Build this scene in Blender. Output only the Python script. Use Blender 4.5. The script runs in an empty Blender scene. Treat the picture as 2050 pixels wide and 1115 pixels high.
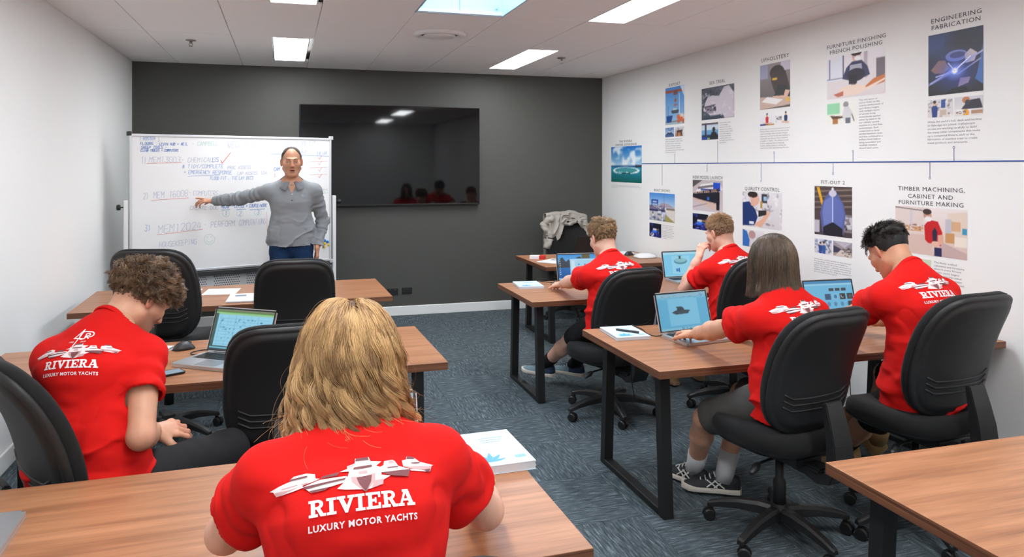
import bpy, bmesh, math, random
import numpy as np
from mathutils import Vector, Matrix
from mathutils.bvhtree import BVHTree

# ------------------------------------------------------------------ camera, world, exposure
scene = bpy.context.scene
COL = scene.collection
F_PX, CX_PX, HOR_PX, CAM_H, YAW = 1509.0, 1025.0, 333.0, 1.648, math.radians(16.9)
cam_data = bpy.data.cameras.new('camera')
cam = bpy.data.objects.new('camera', cam_data)
COL.objects.link(cam)
cam.location = (0, 0, CAM_H)
cam.rotation_euler = (math.pi / 2, 0, -YAW)
cam_data.sensor_width = 36
cam_data.lens = F_PX / 2050 * 36
cam_data.shift_y = -(557.5 - HOR_PX) / 2050
cam_data.clip_start = 0.05
scene.camera = cam

world = bpy.data.worlds.new('sky')
scene.world = world
world.use_nodes = True
world.node_tree.nodes['Background'].inputs[0].default_value = (0.55, 0.78, 1.0, 1)
world.node_tree.nodes['Background'].inputs[1].default_value = 9.0
PANEL_LIGHT = 31.5
vs = scene.view_settings
vs.view_transform = 'Standard'
vs.look = 'None'
vs.gamma = 1.0
vs.use_curve_mapping = False
vs.exposure = 0.0
scene.cycles.max_bounces = 8
scene.cycles.diffuse_bounces = 6
scene.cycles.glossy_bounces = 3
scene.cycles.caustics_reflective = False
scene.cycles.caustics_refractive = False

# ------------------------------------------------------------------ pixel helpers (direction only; depth from the surface touched)
_c, _s = math.cos(YAW), math.sin(YAW)
def ray(px, py):
    X, Zd = (px - CX_PX) / F_PX, (HOR_PX - py) / F_PX
    return Vector((X * _c + _s, -X * _s + _c, Zd))
CAMP = Vector((0, 0, CAM_H))
def on_plane(px, py, p, n):
    d = ray(px, py)
    n = Vector(n)
    return CAMP + d * ((Vector(p) - CAMP).dot(n) / d.dot(n))
def on_z(px, py, z):
    return on_plane(px, py, (0, 0, z), (0, 0, 1))

# ------------------------------------------------------------------ materials
def lin(v):
    return v / 12.92 if v <= 0.04045 else ((v + 0.055) / 1.055) ** 2.4
def rgb(r, g, b):
    return (lin(r / 255), lin(g / 255), lin(b / 255), 1)

class NT:
    def __init__(s, name):
        s.m = bpy.data.materials.new(name)
        s.m.use_nodes = True
        s.t = s.m.node_tree
        s.b = s.t.nodes['Principled BSDF']
        s.out = s.t.nodes['Material Output']
    def n(s, kind, **kw):
        nd = s.t.nodes.new(kind)
        for k, v in kw.items():
            if k.startswith('i_'):
                key = k[2:]
                nd.inputs[int(key) if key.isdigit() else key.replace('_', ' ')].default_value = v
            else:
                setattr(nd, k, v)
        return nd
    def l(s, a, b):
        s.t.links.new(a, b)
    def ramp(s, fac, stops):
        r = s.n('ShaderNodeValToRGB')
        e = r.color_ramp.elements
        while len(e) > 1:
            e.remove(e[-1])
        e[0].position, e[0].color = stops[0]
        for p, c in stops[1:]:
            x = e.new(p)
            x.color = c
        s.l(fac, r.inputs[0])
        return r.outputs[0]
    def coords(s, scale=(1, 1, 1), which='Object'):
        tc = s.n('ShaderNodeTexCoord')
        mp = s.n('ShaderNodeMapping')
        mp.inputs['Scale'].default_value = scale
        s.l(tc.outputs[which], mp.inputs[0])
        return mp.outputs[0]
    def noise(s, vec, scale, detail=3, rough=0.5):
        nz = s.n('ShaderNodeTexNoise')
        nz.inputs['Scale'].default_value = scale
        nz.inputs['Detail'].default_value = detail
        nz.inputs['Roughness'].default_value = rough
        s.l(vec, nz.inputs['Vector'])
        return nz.outputs['Fac']
    def bump(s, h, strength, dist=0.002):
        b = s.n('ShaderNodeBump')
        b.inputs['Strength'].default_value = strength
        b.inputs['Distance'].default_value = dist
        s.l(h, b.inputs['Height'])
        s.l(b.outputs[0], s.b.inputs['Normal'])

MATS = {}
def mat(name, col=(0.5, 0.5, 0.5, 1), rough=0.6, metal=0.0, bump=None, var=0.0, varscale=8, spec=None, sheen=0, coat=0, trans=0, emit=None, estr=0, sss=0):
    if name in MATS:
        return MATS[name]
    T = NT(name)
    b = T.b
    b.inputs['Base Color'].default_value = col
    b.inputs['Roughness'].default_value = rough
    b.inputs['Metallic'].default_value = metal
    if spec is not None:
        b.inputs['Specular IOR Level'].default_value = spec
    if sheen:
        b.inputs['Sheen Weight'].default_value = sheen
        b.inputs['Sheen Roughness'].default_value = 0.4
    if coat:
        b.inputs['Coat Weight'].default_value = coat
    if trans:
        b.inputs['Transmission Weight'].default_value = trans
    if sss:
        b.inputs['Subsurface Weight'].default_value = sss
        b.inputs['Subsurface Radius'].default_value = (0.012, 0.005, 0.003)
        b.inputs['Subsurface Scale'].default_value = 1
    if emit:
        b.inputs['Emission Color'].default_value = emit
        b.inputs['Emission Strength'].default_value = estr
    if var:
        f = T.noise(T.coords(), varscale, 4)
        lo = tuple(c * (1 - var) for c in col[:3]) + (1,)
        hi = tuple(min(1, c * (1 + var)) for c in col[:3]) + (1,)
        T.l(T.ramp(f, [(0.3, lo), (0.7, hi)]), b.inputs['Base Color'])
    if bump:
        sc, st, di = bump
        T.bump(T.noise(T.coords(), sc, 3), st, di)
    MATS[name] = T.m
    return T.m

mat('white_wall', rgb(237, 237, 236), 0.85, bump=(220, 0.15, 0.001))
mat('dark_wall', rgb(74, 74, 70), 0.62, bump=(260, 0.35, 0.001))
mat('baseboard_white', rgb(236, 236, 234), 0.45)
mat('ceiling_void', rgb(60, 58, 56), 0.9)
mat('white_metal', rgb(232, 232, 232), 0.35)
mat('light_frame', rgb(235, 235, 235), 0.4)
mat('black_steel', rgb(19, 19, 20), 0.5, bump=(500, 0.1, 0.0005))
mat('black_plastic', rgb(28, 28, 29), 0.42, bump=(700, 0.25, 0.0005))
mat('shell_plastic', rgb(33, 33, 34), 0.52, bump=(600, 0.35, 0.0006))
mat('black_fabric', rgb(13, 13, 14), 0.9, sheen=0.05, bump=(900, 0.5, 0.0008))
mat('chrome', rgb(200, 200, 205), 0.2, 1.0)
mat('silver', rgb(196, 198, 201), 0.36, 0.75)
mat('dark_grey', rgb(48, 48, 50), 0.5)
mat('key_black', rgb(24, 24, 26), 0.5)
mat('trackpad_grey', rgb(150, 152, 156), 0.35, 0.5)
mat('bezel_black', rgb(38, 36, 34), 0.3)
mat('mouse_black', rgb(42, 43, 45), 0.45)
mat('paper', rgb(236, 238, 244), 0.7)
mat('paper_edge', rgb(205, 208, 214), 0.8)
mat('cover_white', rgb(206, 228, 240), 0.4)
mat('cover_blue', rgb(74, 160, 214), 0.4)
mat('print_grey', rgb(120, 128, 140), 0.7)
mat('print_dark', rgb(40, 40, 42), 0.7)
mat('red_card', rgb(205, 40, 36), 0.5)
mat('white_plastic', rgb(235, 235, 236), 0.35)
mat('board_white', rgb(243, 243, 243), 0.25)
mat('board_frame', rgb(215, 216, 218), 0.35, 0.3)
mat('tv_glass', rgb(6, 6, 8), 0.04, spec=0.4)
mat('tv_frame', rgb(14, 14, 15), 0.35)
mat('jacket_grey', rgb(158, 152, 144), 0.9, bump=(300, 0.3, 0.001))
mat('jacket_dark', rgb(40, 42, 40), 0.9)
mat('poster_text', rgb(70, 68, 72), 0.7)
mat('poster_body', rgb(150, 150, 155), 0.7)
mat('timeline_blue', rgb(38, 70, 150), 0.6)
mat('pin_blue', rgb(110, 125, 165), 0.6)
mat('marker_blue', rgb(128, 160, 212), 0.5)
mat('marker_strong', rgb(88, 132, 200), 0.5)
mat('marker_grey', rgb(184, 190, 212), 0.5)
mat('marker_red', rgb(224, 164, 164), 0.5)
mat('marker_redstrong', rgb(222, 118, 106), 0.5)
mat('marker_green', rgb(176, 216, 206), 0.5)
mat('magnet_blue', rgb(20, 120, 200), 0.35)
mat('magnet_yellow', rgb(235, 200, 50), 0.35)
mat('shirt_white', rgb(244, 238, 238), 0.85)
mat('yacht_light', rgb(240, 226, 226), 0.85)
mat('yacht_mid', rgb(205, 160, 160), 0.85)
mat('yacht_dark', rgb(120, 72, 76), 0.85)
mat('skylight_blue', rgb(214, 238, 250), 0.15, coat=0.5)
mat('phone_black', rgb(18, 18, 20), 0.15)
mat('cable_black', rgb(22, 22, 22), 0.5)
mat('sprinkler_metal', rgb(150, 146, 140), 0.35, 0.9)

def emis_mat(name, col, strength):
    T = NT(name)
    T.b.inputs['Base Color'].default_value = (0.8, 0.8, 0.8, 1)
    T.b.inputs['Emission Color'].default_value = col
    T.b.inputs['Emission Strength'].default_value = strength
    MATS[name] = T.m
emis_mat('panel_glow', (0.94, 0.975, 1.0, 1), PANEL_LIGHT)

def make_wood():
    T = NT('walnut_laminate')
    v = T.coords((0.55, 9, 9))
    f1 = T.noise(v, 3.2, 6, 0.6)
    v2 = T.coords((1.6, 60, 60))
    f2 = T.noise(v2, 4.0, 3, 0.6)
    mix = T.n('ShaderNodeMath', operation='MULTIPLY_ADD', i_1=0.35, i_2=0.0)
    T.l(f2, mix.inputs[0])
    ad = T.n('ShaderNodeMath', operation='ADD')
    T.l(f1, ad.inputs[0])
    T.l(mix.outputs[0], ad.inputs[1])
    T.l(T.ramp(ad.outputs[0], [(0.42, rgb(128, 82, 54)), (0.6, rgb(154, 103, 70)), (0.72, rgb(168, 115, 80)), (0.9, rgb(184, 130, 94))]), T.b.inputs['Base Color'])
    T.b.inputs['Roughness'].default_value = 0.38
    T.bump(f2, 0.06, 0.001)
    MATS['wood'] = T.m
    T = NT('walnut_edge')
    f = T.noise(T.coords((0.4, 0.4, 60)), 3.0, 3)
    T.l(T.ramp(f, [(0.35, rgb(78, 46, 30)), (0.55, rgb(116, 74, 50)), (0.7, rgb(134, 90, 62))]), T.b.inputs['Base Color'])
    T.b.inputs['Roughness'].default_value = 0.45
    MATS['wood_edge'] = T.m
make_wood()

def make_carpet():
    T = NT('carpet_tile')
    info = T.n('ShaderNodeObjectInfo')
    tc = T.n('ShaderNodeTexCoord')
    add = T.n('ShaderNodeVectorMath', operation='ADD')
    T.l(tc.outputs['Object'], add.inputs[0])
    mulr = T.n('ShaderNodeVectorMath', operation='SCALE', i_Scale=17.0)
    cmb = T.n('ShaderNodeCombineXYZ')
    T.l(info.outputs['Random'], cmb.inputs[0])
    T.l(info.outputs['Random'], cmb.inputs[1])
    T.l(cmb.outputs[0], mulr.inputs[0])
    T.l(mulr.outputs[0], add.inputs[1])
    mp = T.n('ShaderNodeMapping')
    mp.inputs['Scale'].default_value = (12, 110, 20)
    T.l(add.outputs[0], mp.inputs[0])
    f1 = T.noise(mp.outputs[0], 1.0, 2, 0.6)
    mp2 = T.n('ShaderNodeMapping')
    mp2.inputs['Scale'].default_value = (160, 420, 100)
    T.l(add.outputs[0], mp2.inputs[0])
    f2 = T.noise(mp2.outputs[0], 1.0, 2, 0.7)
    ma = T.n('ShaderNodeMath', operation='MULTIPLY_ADD', i_1=0.55)
    T.l(f2, ma.inputs[0])
    T.l(f1, ma.inputs[2])
    T.l(T.ramp(ma.outputs[0], [(0.55, rgb(50, 57, 62)), (0.78, rgb(76, 85, 90)), (0.92, rgb(99, 110, 115)), (1.0, rgb(134, 145, 150))]), T.b.inputs['Base Color'])
    T.b.inputs['Roughness'].default_value = 0.95
    T.b.inputs['Specular IOR Level'].default_value = 0.15
    T.bump(ma.outputs[0], 0.6, 0.004)
    MATS['carpet'] = T.m
make_carpet()

def make_tile():
    T = NT('ceiling_tile_white')
    f = T.noise(T.coords(), 420, 2, 0.6)
    T.l(T.ramp(f, [(0.3, rgb(234, 232, 231)), (0.6, rgb(248, 246, 246))]), T.b.inputs['Base Color'])
    T.b.inputs['Roughness'].default_value = 0.9
    T.bump(f, 0.3, 0.001)
    MATS['ceiling_tile'] = T.m
make_tile()

def attr_mat(name, emission=0.0, rough=0.5):
    T = NT(name)
    a = T.n('ShaderNodeAttribute', attribute_name='Col')
    if emission:
        T.b.inputs['Base Color'].default_value = (0.01, 0.01, 0.01, 1)
        T.l(a.outputs['Color'], T.b.inputs['Emission Color'])
        T.b.inputs['Emission Strength'].default_value = emission
        T.b.inputs['Roughness'].default_value = 0.25
        T.m.cycles.emission_sampling = 'NONE'
    else:
        T.l(a.outputs['Color'], T.b.inputs['Base Color'])
        T.b.inputs['Roughness'].default_value = rough
    MATS[name] = T.m
attr_mat('photo_print', 0, 0.45)
attr_mat('screen_print', 0.85)

# ------------------------------------------------------------------ object helpers
def tag(o, label=None, cat=None, group=None, kind=None):
    if label: o['label'] = label
    if cat: o['category'] = cat
    if group: o['group'] = group
    if kind: o['kind'] = kind
    return o
def empty(name, loc=(0, 0, 0), rz=0.0, label=None, cat=None, group=None, kind=None):
    o = bpy.data.objects.new(name, None)
    COL.objects.link(o)
    o.location = loc
    o.rotation_euler = (0, 0, rz)
    o.empty_display_size = 0.05
    return tag(o, label, cat, group, kind)
def link_mesh(name, me, m, parent=None, smooth=False):
    me.materials.append(MATS[m] if isinstance(m, str) else m)
    if smooth:
        me.polygons.foreach_set('use_smooth', [True] * len(me.polygons))
    o = bpy.data.objects.new(name, me)
    COL.objects.link(o)
    if parent: o.parent = parent
    return o
def mesh_vf(name, V, Fc, m, parent=None, smooth=False):
    me = bpy.data.meshes.new(name)
    me.from_pydata([tuple(v) for v in V], [], [tuple(int(i) for i in f) for f in Fc])
    me.update()
    return link_mesh(name, me, m, parent, smooth)
def big_mesh(name, V, Q, m, parent=None, smooth=True):
    me = bpy.data.meshes.new(name)
    V = np.asarray(V, np.float32)
    Q = np.asarray(Q, np.int32)
    k = Q.shape[1]
    me.vertices.add(len(V))
    me.vertices.foreach_set('co', V.ravel())
    me.loops.add(Q.size)
    me.loops.foreach_set('vertex_index', Q.ravel())
    me.polygons.add(len(Q))
    me.polygons.foreach_set('loop_start', np.arange(0, Q.size, k, dtype=np.int32))
    me.polygons.foreach_set('loop_total', np.full(len(Q), k, np.int32))
    me.update(calc_edges=True)
    me.validate()
    return link_mesh(name, me, m, parent, smooth)
def bm_obj(name, bm, m, parent=None, smooth=False):
    bmesh.ops.recalc_face_normals(bm, faces=bm.faces)
    me = bpy.data.meshes.new(name)
    bm.to_mesh(me)
    bm.free()
    return link_mesh(name, me, m, parent, smooth)
def addbox(bm, lo, hi, M=None):
    vs_ = [bm.verts.new((x, y, z)) for z in (lo[2], hi[2]) for y in (lo[1], hi[1]) for x in (lo[0], hi[0])]
    for f in ((0, 2, 3, 1), (4, 5, 7, 6), (0, 1, 5, 4), (2, 6, 7, 3), (0, 4, 6, 2), (1, 3, 7, 5)):
        bm.faces.new([vs_[i] for i in f])
    if M is not None:
        bmesh.ops.transform(bm, matrix=M, verts=vs_)
    return vs_
def box(name, lo, hi, m, parent=None, bevel=0.0, seg=2, M=None):
    bm = bmesh.new()
    addbox(bm, lo, hi, M)
    if bevel:
        bmesh.ops.bevel(bm, geom=bm.edges[:] + bm.verts[:], offset=bevel, segments=seg, affect='EDGES', profile=0.5)
    return bm_obj(name, bm, m, parent)
def loft(bm, rings, cap0=True, cap1=True, closed=True):
    R = [[bm.verts.new(tuple(p)) for p in r] for r in rings]
    n = len(R[0])
    for a, b in zip(R, R[1:]):
        for i in range(n if closed else n - 1):
            j = (i + 1) % n
            bm.faces.new((a[i], a[j], b[j], b[i]))
    if cap0: bm.faces.new(R[0][::-1])
    if cap1: bm.faces.new(R[-1])
    return R
def frame_of(d):
    d = Vector(d).normalized()
    u = Vector((0, 0, 1)) if abs(d.z) < 0.95 else Vector((1, 0, 0))
    a = d.cross(u).normalized()
    return a, a.cross(d).normalized()
def addtube(bm, pts, rad, n=8, caps=True):
    pts = [Vector(p) for p in pts]
    rings = []
    for i, p in enumerate(pts):
        d = pts[min(i + 1, len(pts) - 1)] - pts[max(i - 1, 0)]
        a, b = frame_of(d)
        r = rad[i] if isinstance(rad, (list, tuple)) else rad
        rings.append([p + a * math.cos(t) * r + b * math.sin(t) * r for t in (2 * math.pi * k / n for k in range(n))])
    loft(bm, rings, caps, caps)
def tube(name, pts, rad, m, parent=None, n=8):
    bm = bmesh.new()
    addtube(bm, pts, rad, n)
    return bm_obj(name, bm, m, parent, True)
def addlathe(bm, prof, n=24, M=None):
    rings = [[(r * math.cos(2 * math.pi * k / n), r * math.sin(2 * math.pi * k / n), z) for k in range(n)] for r, z in prof]
    R = loft(bm, rings)
    if M is not None:
        bmesh.ops.transform(bm, matrix=M, verts=[v for r in R for v in r])
def lathe(name, prof, m, parent=None, n=24, M=None, smooth=True):
    bm = bmesh.new()
    addlathe(bm, prof, n, M)
    return bm_obj(name, bm, m, parent, smooth)
def spline(P, per=8):
    P = [Vector(p) for p in P]
    Q = [P[0] * 2 - P[1]] + P + [P[-1] * 2 - P[-2]]
    out = []
    for i in range(1, len(Q) - 2):
        a, b, c, d = Q[i - 1:i + 3]
        for k in range(per):
            t = k / per
            out.append(0.5 * ((2 * b) + (c - a) * t + (2 * a - 5 * b + 4 * c - d) * t * t + (3 * b - a - 3 * c + d) * t ** 3))
    out.append(P[-1])
    return out
def copy_tree(o, parent=None):
    c = o.copy()
    COL.objects.link(c)
    if parent is not None: c.parent = parent
    for ch in o.children:
        copy_tree(ch, c)
    return c

# ------------------------------------------------------------------ room shell
XL, XR, YB, YF, ZC = -1.447, 3.66, 8.33, -2.3, 2.70
def struct(o):
    o['kind'] = 'structure'
    return o
floor = struct(box('floor', (XL - .1, YF - .1, -0.12), (XR + .1, YB + .1, -0.012), 'dark_grey'))
struct(box('wall_left', (XL - .1, YF, -0.012), (XL, YB, ZC + .1), 'white_wall'))
struct(box('wall_right', (XR, YF, -0.012), (XR + .1, YB, ZC + .1), 'white_wall'))
struct(box('wall_back', (XL - .1, YB, -0.012), (XR + .1, YB + .1, ZC + .1), 'dark_wall'))
struct(box('wall_front', (XL - .1, YF - .1, -0.012), (XR + .1, YF, ZC + .1), 'white_wall'))
def skirt(name, lo, hi, axis):
    bm = bmesh.new()
    addbox(bm, lo, hi)
    o = bm_obj(name, bm, 'baseboard_white')
    md = o.modifiers.new('bevel', 'BEVEL')
    md.width = 0.006
    md.segments = 2
    return struct(o)
skirt('baseboard_back', (XL + .014, YB - .014, 0), (XR - .014, YB, 0.105), 0)
skirt('baseboard_left', (XL, YF + .014, 0), (XL + .014, YB - .014, 0.105), 1)
skirt('baseboard_right', (XR - .014, YF + .014, 0), (XR, YB - .014, 0.105), 1)
skirt('baseboard_front', (XL + .014, YF, 0), (XR - .014, YF + .014, 0.105), 0)

# carpet tiles, laid quarter-turned
CT = 0.5107
tile_me = None
nx, ny = 10, 21
for i in range(nx):
    for j in range(ny):
        cx, cy = XL + (i + .5) * CT, YB - (j + .5) * CT
        if cy < YF: continue
        if tile_me is None:
            o = box('carpet_tile', (-CT / 2 + .0006, -CT / 2 + .0006, -0.012), (CT / 2 - .0006, CT / 2 - .0006, 0), 'carpet', floor, 0.0018, 1)
            tile_me = o.data
        else:
            o = bpy.data.objects.new('carpet_tile', tile_me)
            COL.objects.link(o)
            o.parent = floor
        o.location = (cx, cy, 0)
        o.rotation_euler = (0, 0, (math.pi / 2) * ((i + j) % 2) + math.radians(0))

# ceiling: slab above, tiles below with fine joints, openings for lamps, diffuser and skylight
ceiling = struct(empty('ceiling', (0, 0, ZC)))
SKX0, SKX1, SKY0, SKY1, SKH = 0.868, 1.466, 3.69, 5.085, 0.55
bm = bmesh.new()
for lo, hi in (((XL - .1, YF - .1), (SKX0 - .03, YB + .1)), ((SKX1 + .03, YF - .1), (XR + .1, YB + .1)), ((SKX0 - .03, YF - .1), (SKX1 + .03, SKY0 - .03)), ((SKX0 - .03, SKY1 + .03), (SKX1 + .03, YB + .1))):
    addbox(bm, (lo[0], lo[1], 0.10), (hi[0], hi[1], 0.16))
bm_obj('slab', bm, 'ceiling_void', ceiling)
GX = [XL, -1.022, -0.397, 0.246, 0.868, 1.486, 2.108, 2.74, 3.345, XR]
GY = [YF, -1.81, -0.44, 0.935, 2.31, 3.68, 5.06, 6.42, 7.80, YB]
LAMPX = ((2, -0.075, 0.205), (6, 2.112, 2.392))
LAMPROW = (7, 5, 3, 1)
tiles = {}
random.seed(4)
for i in range(9):
    for j in range(9):
        segs = [(GX[i], GX[i + 1])]
        for ci, a, b in LAMPX:
            if ci == i and j in LAMPROW:
                segs = [(GX[i], a - .012), (b + .012, GX[i + 1])]
        if i == 4 and j == 5: segs = []
        for a, b in segs:
            if b - a < 0.03: continue
            w, h = round(b - a - .005, 4), round(GY[j + 1] - GY[j] - .005, 4)
            if (w, h) not in tiles:
                o = box('ceiling_tile', (-w / 2, -h / 2, 0), (w / 2, h / 2, 0.018), 'ceiling_tile', ceiling, 0.0015, 1)
                tiles[(w, h)] = o.data
            else:
                o = bpy.data.objects.new('ceiling_tile', tiles[(w, h)])
                COL.objects.link(o)
                o.parent = ceiling
            o.location = ((a + b) / 2, (GY[j] + GY[j + 1]) / 2, random.uniform(-.0012, .0012))
            o.rotation_euler = (random.uniform(-.0006, .0006), random.uniform(-.001, .001), 0)

# skylight shaft
sk = struct(empty('skylight', (SKX0, SKY0, ZC)))
W_, D_ = SKX1 - SKX0, SKY1 - SKY0
for nm, lo, hi in (('shaft_panel', (-.012, -.012, -.004), (0, D_ + .012, SKH)), ('shaft_panel', (W_, -.012, -.004), (W_ + .012, D_ + .012, SKH)), ('shaft_panel', (0, -.012, -.004), (W_, 0, SKH)), ('shaft_panel', (0, D_, -.004), (W_ / 2 - .002, D_ + .012, SKH)), ('shaft_panel', (W_ / 2 + .002, D_, -.004), (W_, D_ + .012, SKH))):
    box(nm, lo, hi, 'skylight_blue', sk)
for a, b in ((.035, D_ - .003), (W_ - .035, D_ - .003)):
    lathe('screw_cap', [(.011, 0), (.011, .006), (.004, .010)], 'chrome', sk, 12, Matrix.Translation((a, b, .05)) @ Matrix.Rotation(math.pi / 2, 4, 'X'))
T = NT('roof_glass')
tb = T.n('ShaderNodeBsdfTranslucent')
tb.inputs['Color'].default_value = (0.86, 0.95, 1.0, 1)
T.l(tb.outputs[0], T.out.inputs['Surface'])
MATS['roof_glass'] = T.m
box('pane', (-.012, -.012, SKH), (W_ + .012, D_ + .012, SKH + .006), 'roof_glass', sk)

# recessed lamp panels
lamp_word = {(0, 7): 'white light panel in ceiling above the whiteboard', (0, 5): 'white light panel in ceiling cut by top edge of photo, left of skylight', (6, 7): 'slanting white light panel in ceiling beside the far sprinkler', (6, 5): 'white light panel in ceiling cut by top edge of photo, right of skylight'}
for ci, a, b in LAMPX:
    for j in LAMPROW:
        y0, y1 = GY[j], GY[j + 1]
        key = (0 if ci == 2 else 6, j)
        lab = lamp_word.get(key, 'white light panel in the ceiling behind the camera, %s column, %s' % ('left' if ci == 2 else 'right', 'nearer the skylight' if j == 3 else 'nearer the rear wall'))
        e = empty('light_panel', ((a + b) / 2, (y0 + y1) / 2, ZC), 0, lab, 'ceiling light', 'recessed ceiling light panels')
        w, h = (b - a) / 2, (y1 - y0) / 2 - .012
        bm = bmesh.new()
        for lo, hi in (((-w - .01, -h - .01), (-w, h + .01)), ((w, -h - .01), (w + .01, h + .01)), ((-w, -h - .01), (w, -h)), ((-w, h), (w, h + .01))):
            addbox(bm, (lo[0], lo[1], -.004), (hi[0], hi[1], .03))
        bm_obj('frame', bm, 'light_frame', e)
        box('diffuser', (-w, -h, .004), (w, h, .012), 'panel_glow', e)

# air diffuser and sprinklers
e = empty('air_diffuser', (1.186, 5.88, ZC), 0, 'round white air diffuser in the ceiling in front of the skylight', 'air vent')
lathe('outer_ring', [(.150, 0), (.155, -.022), (.18, -.030), (.205, -.022), (.213, -.006), (.213, 0)], 'white_plastic', e, 48)
lathe('inner_disc', [(.0, -.012), (.12, -.012), (.128, -.020), (.120, -.030), (.06, -.034), (.0, -.035)], 'white_plastic', e, 48)
lathe('throat', [(.155, -.001), (.155, -.008), (.11, -.008), (.11, -.001)], 'dark_grey', e, 48)
def sprinkler(x, y, lab):
    e = empty('sprinkler', (x, y, ZC), 0, lab, 'sprinkler', 'ceiling sprinklers')
    lathe('escutcheon', [(.0, 0), (.042, 0), (.040, -.006), (.018, -.010), (.0, -.010)], 'sprinkler_metal', e, 24)
    lathe('body', [(.0, -.008), (.012, -.008), (.012, -.026), (.007, -.03), (.0, -.03)], 'sprinkler_metal', e, 12)
    bm = bmesh.new()
    addtube(bm, [(.01, 0, -.026), (.016, 0, -.038), (.004, 0, -.052)], .003, 6)
    addtube(bm, [(-.01, 0, -.026), (-.016, 0, -.038), (-.004, 0, -.052)], .003, 6)
    bm_obj('yoke', bm, 'sprinkler_metal', e, True)
    lathe('deflector', [(.0, -.052), (.016, -.052), (.016, -.055), (.0, -.055)], 'sprinkler_metal', e, 12)
sprinkler(-0.734, 6.78, 'small metal sprinkler head in the ceiling near the left wall')
sprinkler(2.586, 6.86, 'small metal sprinkler head in the ceiling near the poster wall')
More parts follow.
